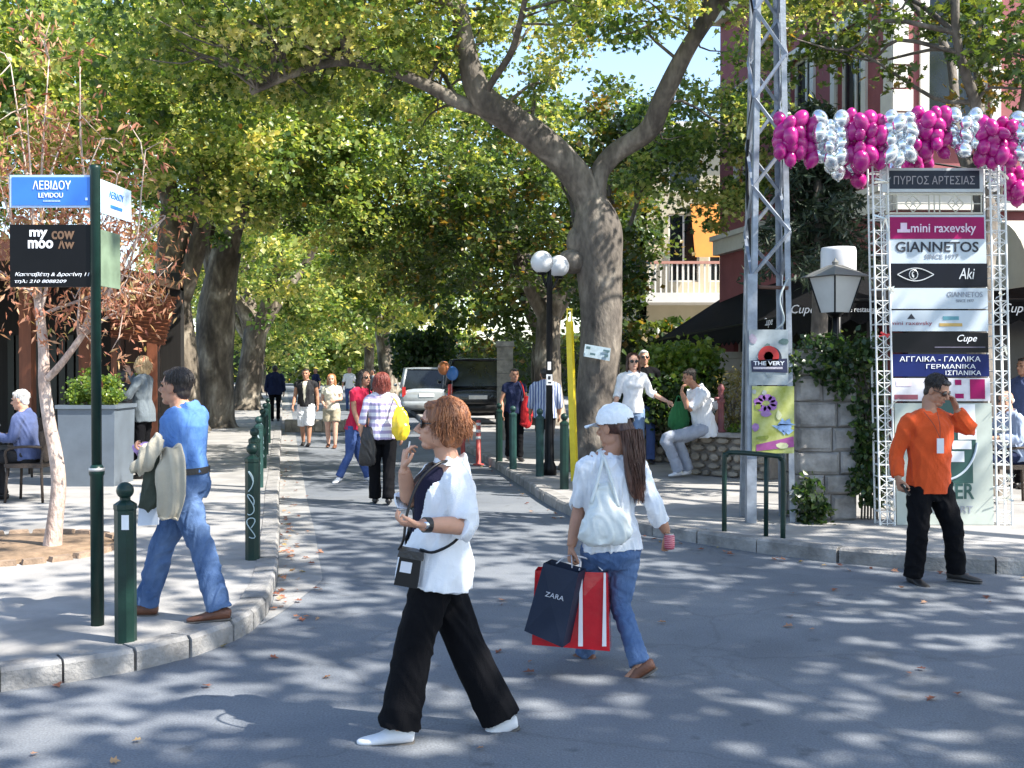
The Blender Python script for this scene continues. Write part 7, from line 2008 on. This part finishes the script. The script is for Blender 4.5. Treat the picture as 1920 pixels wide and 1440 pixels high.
# ---------------------------------------------------------------- parked cars
M_tyre = mat('tyre_rubber', (.018, .018, .02), .85, .2); M_tail = mat('tail_lamp_red', (.40, .012, .012), .2, .1); M_plate = mat('number_plate', (.7, .7, .68), .5, .05)
def car(label, loc, rz, paint, H=1.58, W_=1.78, Ln=4.5, van=False):
    rt_ = thing('parked_car', label, 'car', loc, None)
    c, s = math.cos(rz), math.sin(rz)
    T = lambda x, y, z: Vector((loc[0] + c * x - s * y, loc[1] + s * x + c * y, loc[2] + z))
    side_v = T(0, 1, 0) - T(0, 0, 0)
    hw_ = W_ / 2; belt = H * .60
    # lower body: rounded rings along x (rear at -Ln/2)
    def ring(x, zb, zt_, hwb, n=20, p_=3.2):
        out = []
        for i in range(n):
            a = 2 * math.pi * i / n; ca, sa = math.cos(a), math.sin(a)
            out.append(T(x, hwb * math.copysign(abs(ca) ** (2 / p_), ca), (zb + zt_) / 2 + (zt_ - zb) / 2 * math.copysign(abs(sa) ** (2 / p_), sa)))
        return out
    st_ = [(-Ln / 2, .42, belt - .16, hw_ * .86), (-Ln / 2 + .05, .33, belt - .04, hw_ * .94), (-Ln / 2 + .3, .24, belt, hw_), (-.6, .22, belt + .02, hw_), (Ln * .16, .22, belt, hw_), (Ln * .3, .24, belt - .08, hw_ * .98), (Ln / 2 - .2, .28, belt - .18, hw_ * .93), (Ln / 2, .4, belt - .32, hw_ * .82)]
    rings = [ring(*r_) for r_ in st_]
    V = [v for r_ in rings for v in r_]; n = 20; Fa = [tuple(range(n)), tuple(range((len(rings) - 1) * n, len(rings) * n))[::-1]]
    for k in range(len(rings) - 1):
        for i in range(n): j = (i + 1) % n; Fa.append((k * n + j, k * n + i, (k + 1) * n + i, (k + 1) * n + j))
    b = MB(); b.raw(V, Fa); body = b.build('body', paint, rt_, True)
    # glasshouse
    rs = [(-Ln / 2 + (.10 if van else .16), belt - .03, hw_ * .90), (-Ln / 2 + (.22 if van else .50), H - .05, hw_ * .74), (Ln * .02, H - .03, hw_ * .74), (Ln * .22, belt - .03, hw_ * .88)]
    q = [T(rs[0][0], y * rs[0][2], rs[0][1]) for y in (-1, 1)] + [T(rs[1][0], y * rs[1][2], rs[1][1]) for y in (-1, 1)] + [T(rs[2][0], y * rs[2][2], rs[2][1]) for y in (-1, 1)] + [T(rs[3][0], y * rs[3][2], rs[3][1]) for y in (-1, 1)]
    b = MB(); b.raw(q, [(0, 2, 3, 1), (2, 4, 5, 3), (4, 6, 7, 5), (0, 6, 4, 2), (1, 3, 5, 7), (0, 1, 7, 6)]); b.build('windows', M_glass, rt_)
    b = MB(); V, Fa = loft([T(rs[1][0] - .04, 0, H - .035), T(rs[1][0] + .3, 0, H - .012), T(rs[2][0] - .2, 0, H - .012), T(rs[2][0] + .05, 0, H - .04)], [rs[1][2] + .03, rs[1][2] + .045, rs[2][2] + .045, rs[2][2] + .02], [.03, .035, .035, .03], side_v, 20, 3); b.raw(V, Fa); b.build('roof', paint, rt_, True)
    for (a_, b_) in ((0, 2), (1, 3), (4, 6), (5, 7)): b = MB(); b.tube([q[a_], q[b_]], .045, 8); b.build('pillar', paint, rt_, True)
    for y in (-1, 1):
        b = MB(); b.tube([(q[0 if y < 0 else 1] + q[6 if y < 0 else 7]) / 2 + Vector((0, 0, .02)), (q[2 if y < 0 else 3] + q[4 if y < 0 else 5]) / 2], .04, 6); b.build('pillar', paint, rt_, True)
        b = MB(); b.box(T(-Ln / 2 + .06, y * hw_ * .84, belt - .14), (.12, .13, .34), rz, taper=.9); b.build('tail_light', M_tail, rt_)
        b = MB(); b.box(T(Ln / 2 - .12, y * hw_ * .70, belt - .32), (.16, .28, .14), rz, taper=.8); b.build('headlight', M_steel, rt_)
        b = MB(); b.ball(T(Ln * .16, y * (hw_ + .09), belt + .06), (.07, .09, .06), 10, 7); b.build('wing_mirror', paint, rt_, True)
        for x in (-Ln * .30, Ln * .31):
            Mx = Matrix.Rotation(rz, 3, 'Z') @ Matrix.Rotation(R(90), 3, 'X')
            b = MB(); b.lathe(T(x, y * (hw_ - .10), .32), [(.20, -.10), (.30, -.10), (.32, -.07), (.32, .07), (.30, .10), (.20, .10)], 22, M=Mx); w_ = b.build('wheel', M_tyre, rt_, True)
            b = MB(); b.lathe(T(x, y * (hw_ - .10), .32), [(.0001, -.085), (.20, -.09), (.21, 0), (.20, .09), (.0001, .085)], 16, M=Mx); b.build('rim', M_steel, w_, True)
    b = MB(); b.raw(*loft([T(-Ln / 2 - .03, -hw_ * .9, .48), T(-Ln / 2 - .07, -hw_ * .5, .48), T(-Ln / 2 - .07, hw_ * .5, .48), T(-Ln / 2 - .03, hw_ * .9, .48)], [.09] * 4, [.05] * 4, (0, 0, 1), 12, 3)); b.build('bumper', paint if not van else M_blkplastic, rt_, True)
    b = MB(); b.box(T(-Ln / 2 - .015, 0, .78), (.02, .52, .11), rz); b.build('number_plate', M_plate, rt_)
    return rt_
car('silver estate car parked with its rear to the crossing', (at(786, 700, 38).x, 40.0, 0.005), R(97), mat('silver_paint', (.42, .45, .46), .3, .08, metal=.4, coat=.6), 1.72, 1.85)
car('dark van like car parked next to the silver estate', (at(884, 700, 31).x, 33.0, PAVE), R(95), mat('black_paint', (.005, .005, .007), .25, .1, coat=.4), 1.86, 1.86, 4.4, True)
# coloured balloons over the dark car
for px, py, c_, lb in ((848, 700, (.06, .20, .55), 'blue balloon floating above the parked cars'), (832, 690, (.55, .20, .08), 'orange balloon floating above the parked cars')):
    c = at(px, py, 30.5); rt_ = thing('balloon', lb, 'balloon', tuple(c))
    b = MB(); b.ball(c, (.17, .17, .2), 14, 10); b.build('skin', mat('balloon_' + lb.split()[0], c_, .25, .08), rt_, True)
    b = MB(); b.tube([c - Vector((0, 0, .19)), c - Vector((.05, 0, .9))], .004, 4); b.build('string', M_paper, rt_)
# low stone edging across the street behind the strollers
lk = thing('stone_edging', 'low rough stone edging behind the two strollers', 'edging', (at(600, 800, 30).x, 30, 0))
for k in range(11):
    c = at(541 + 14 * k, 800, 29.5); rough_block((c.x, 29.6, .16), (.20, .3, .30 + .08 * random.random()), rgp, M_stone2, lk, 'stone')
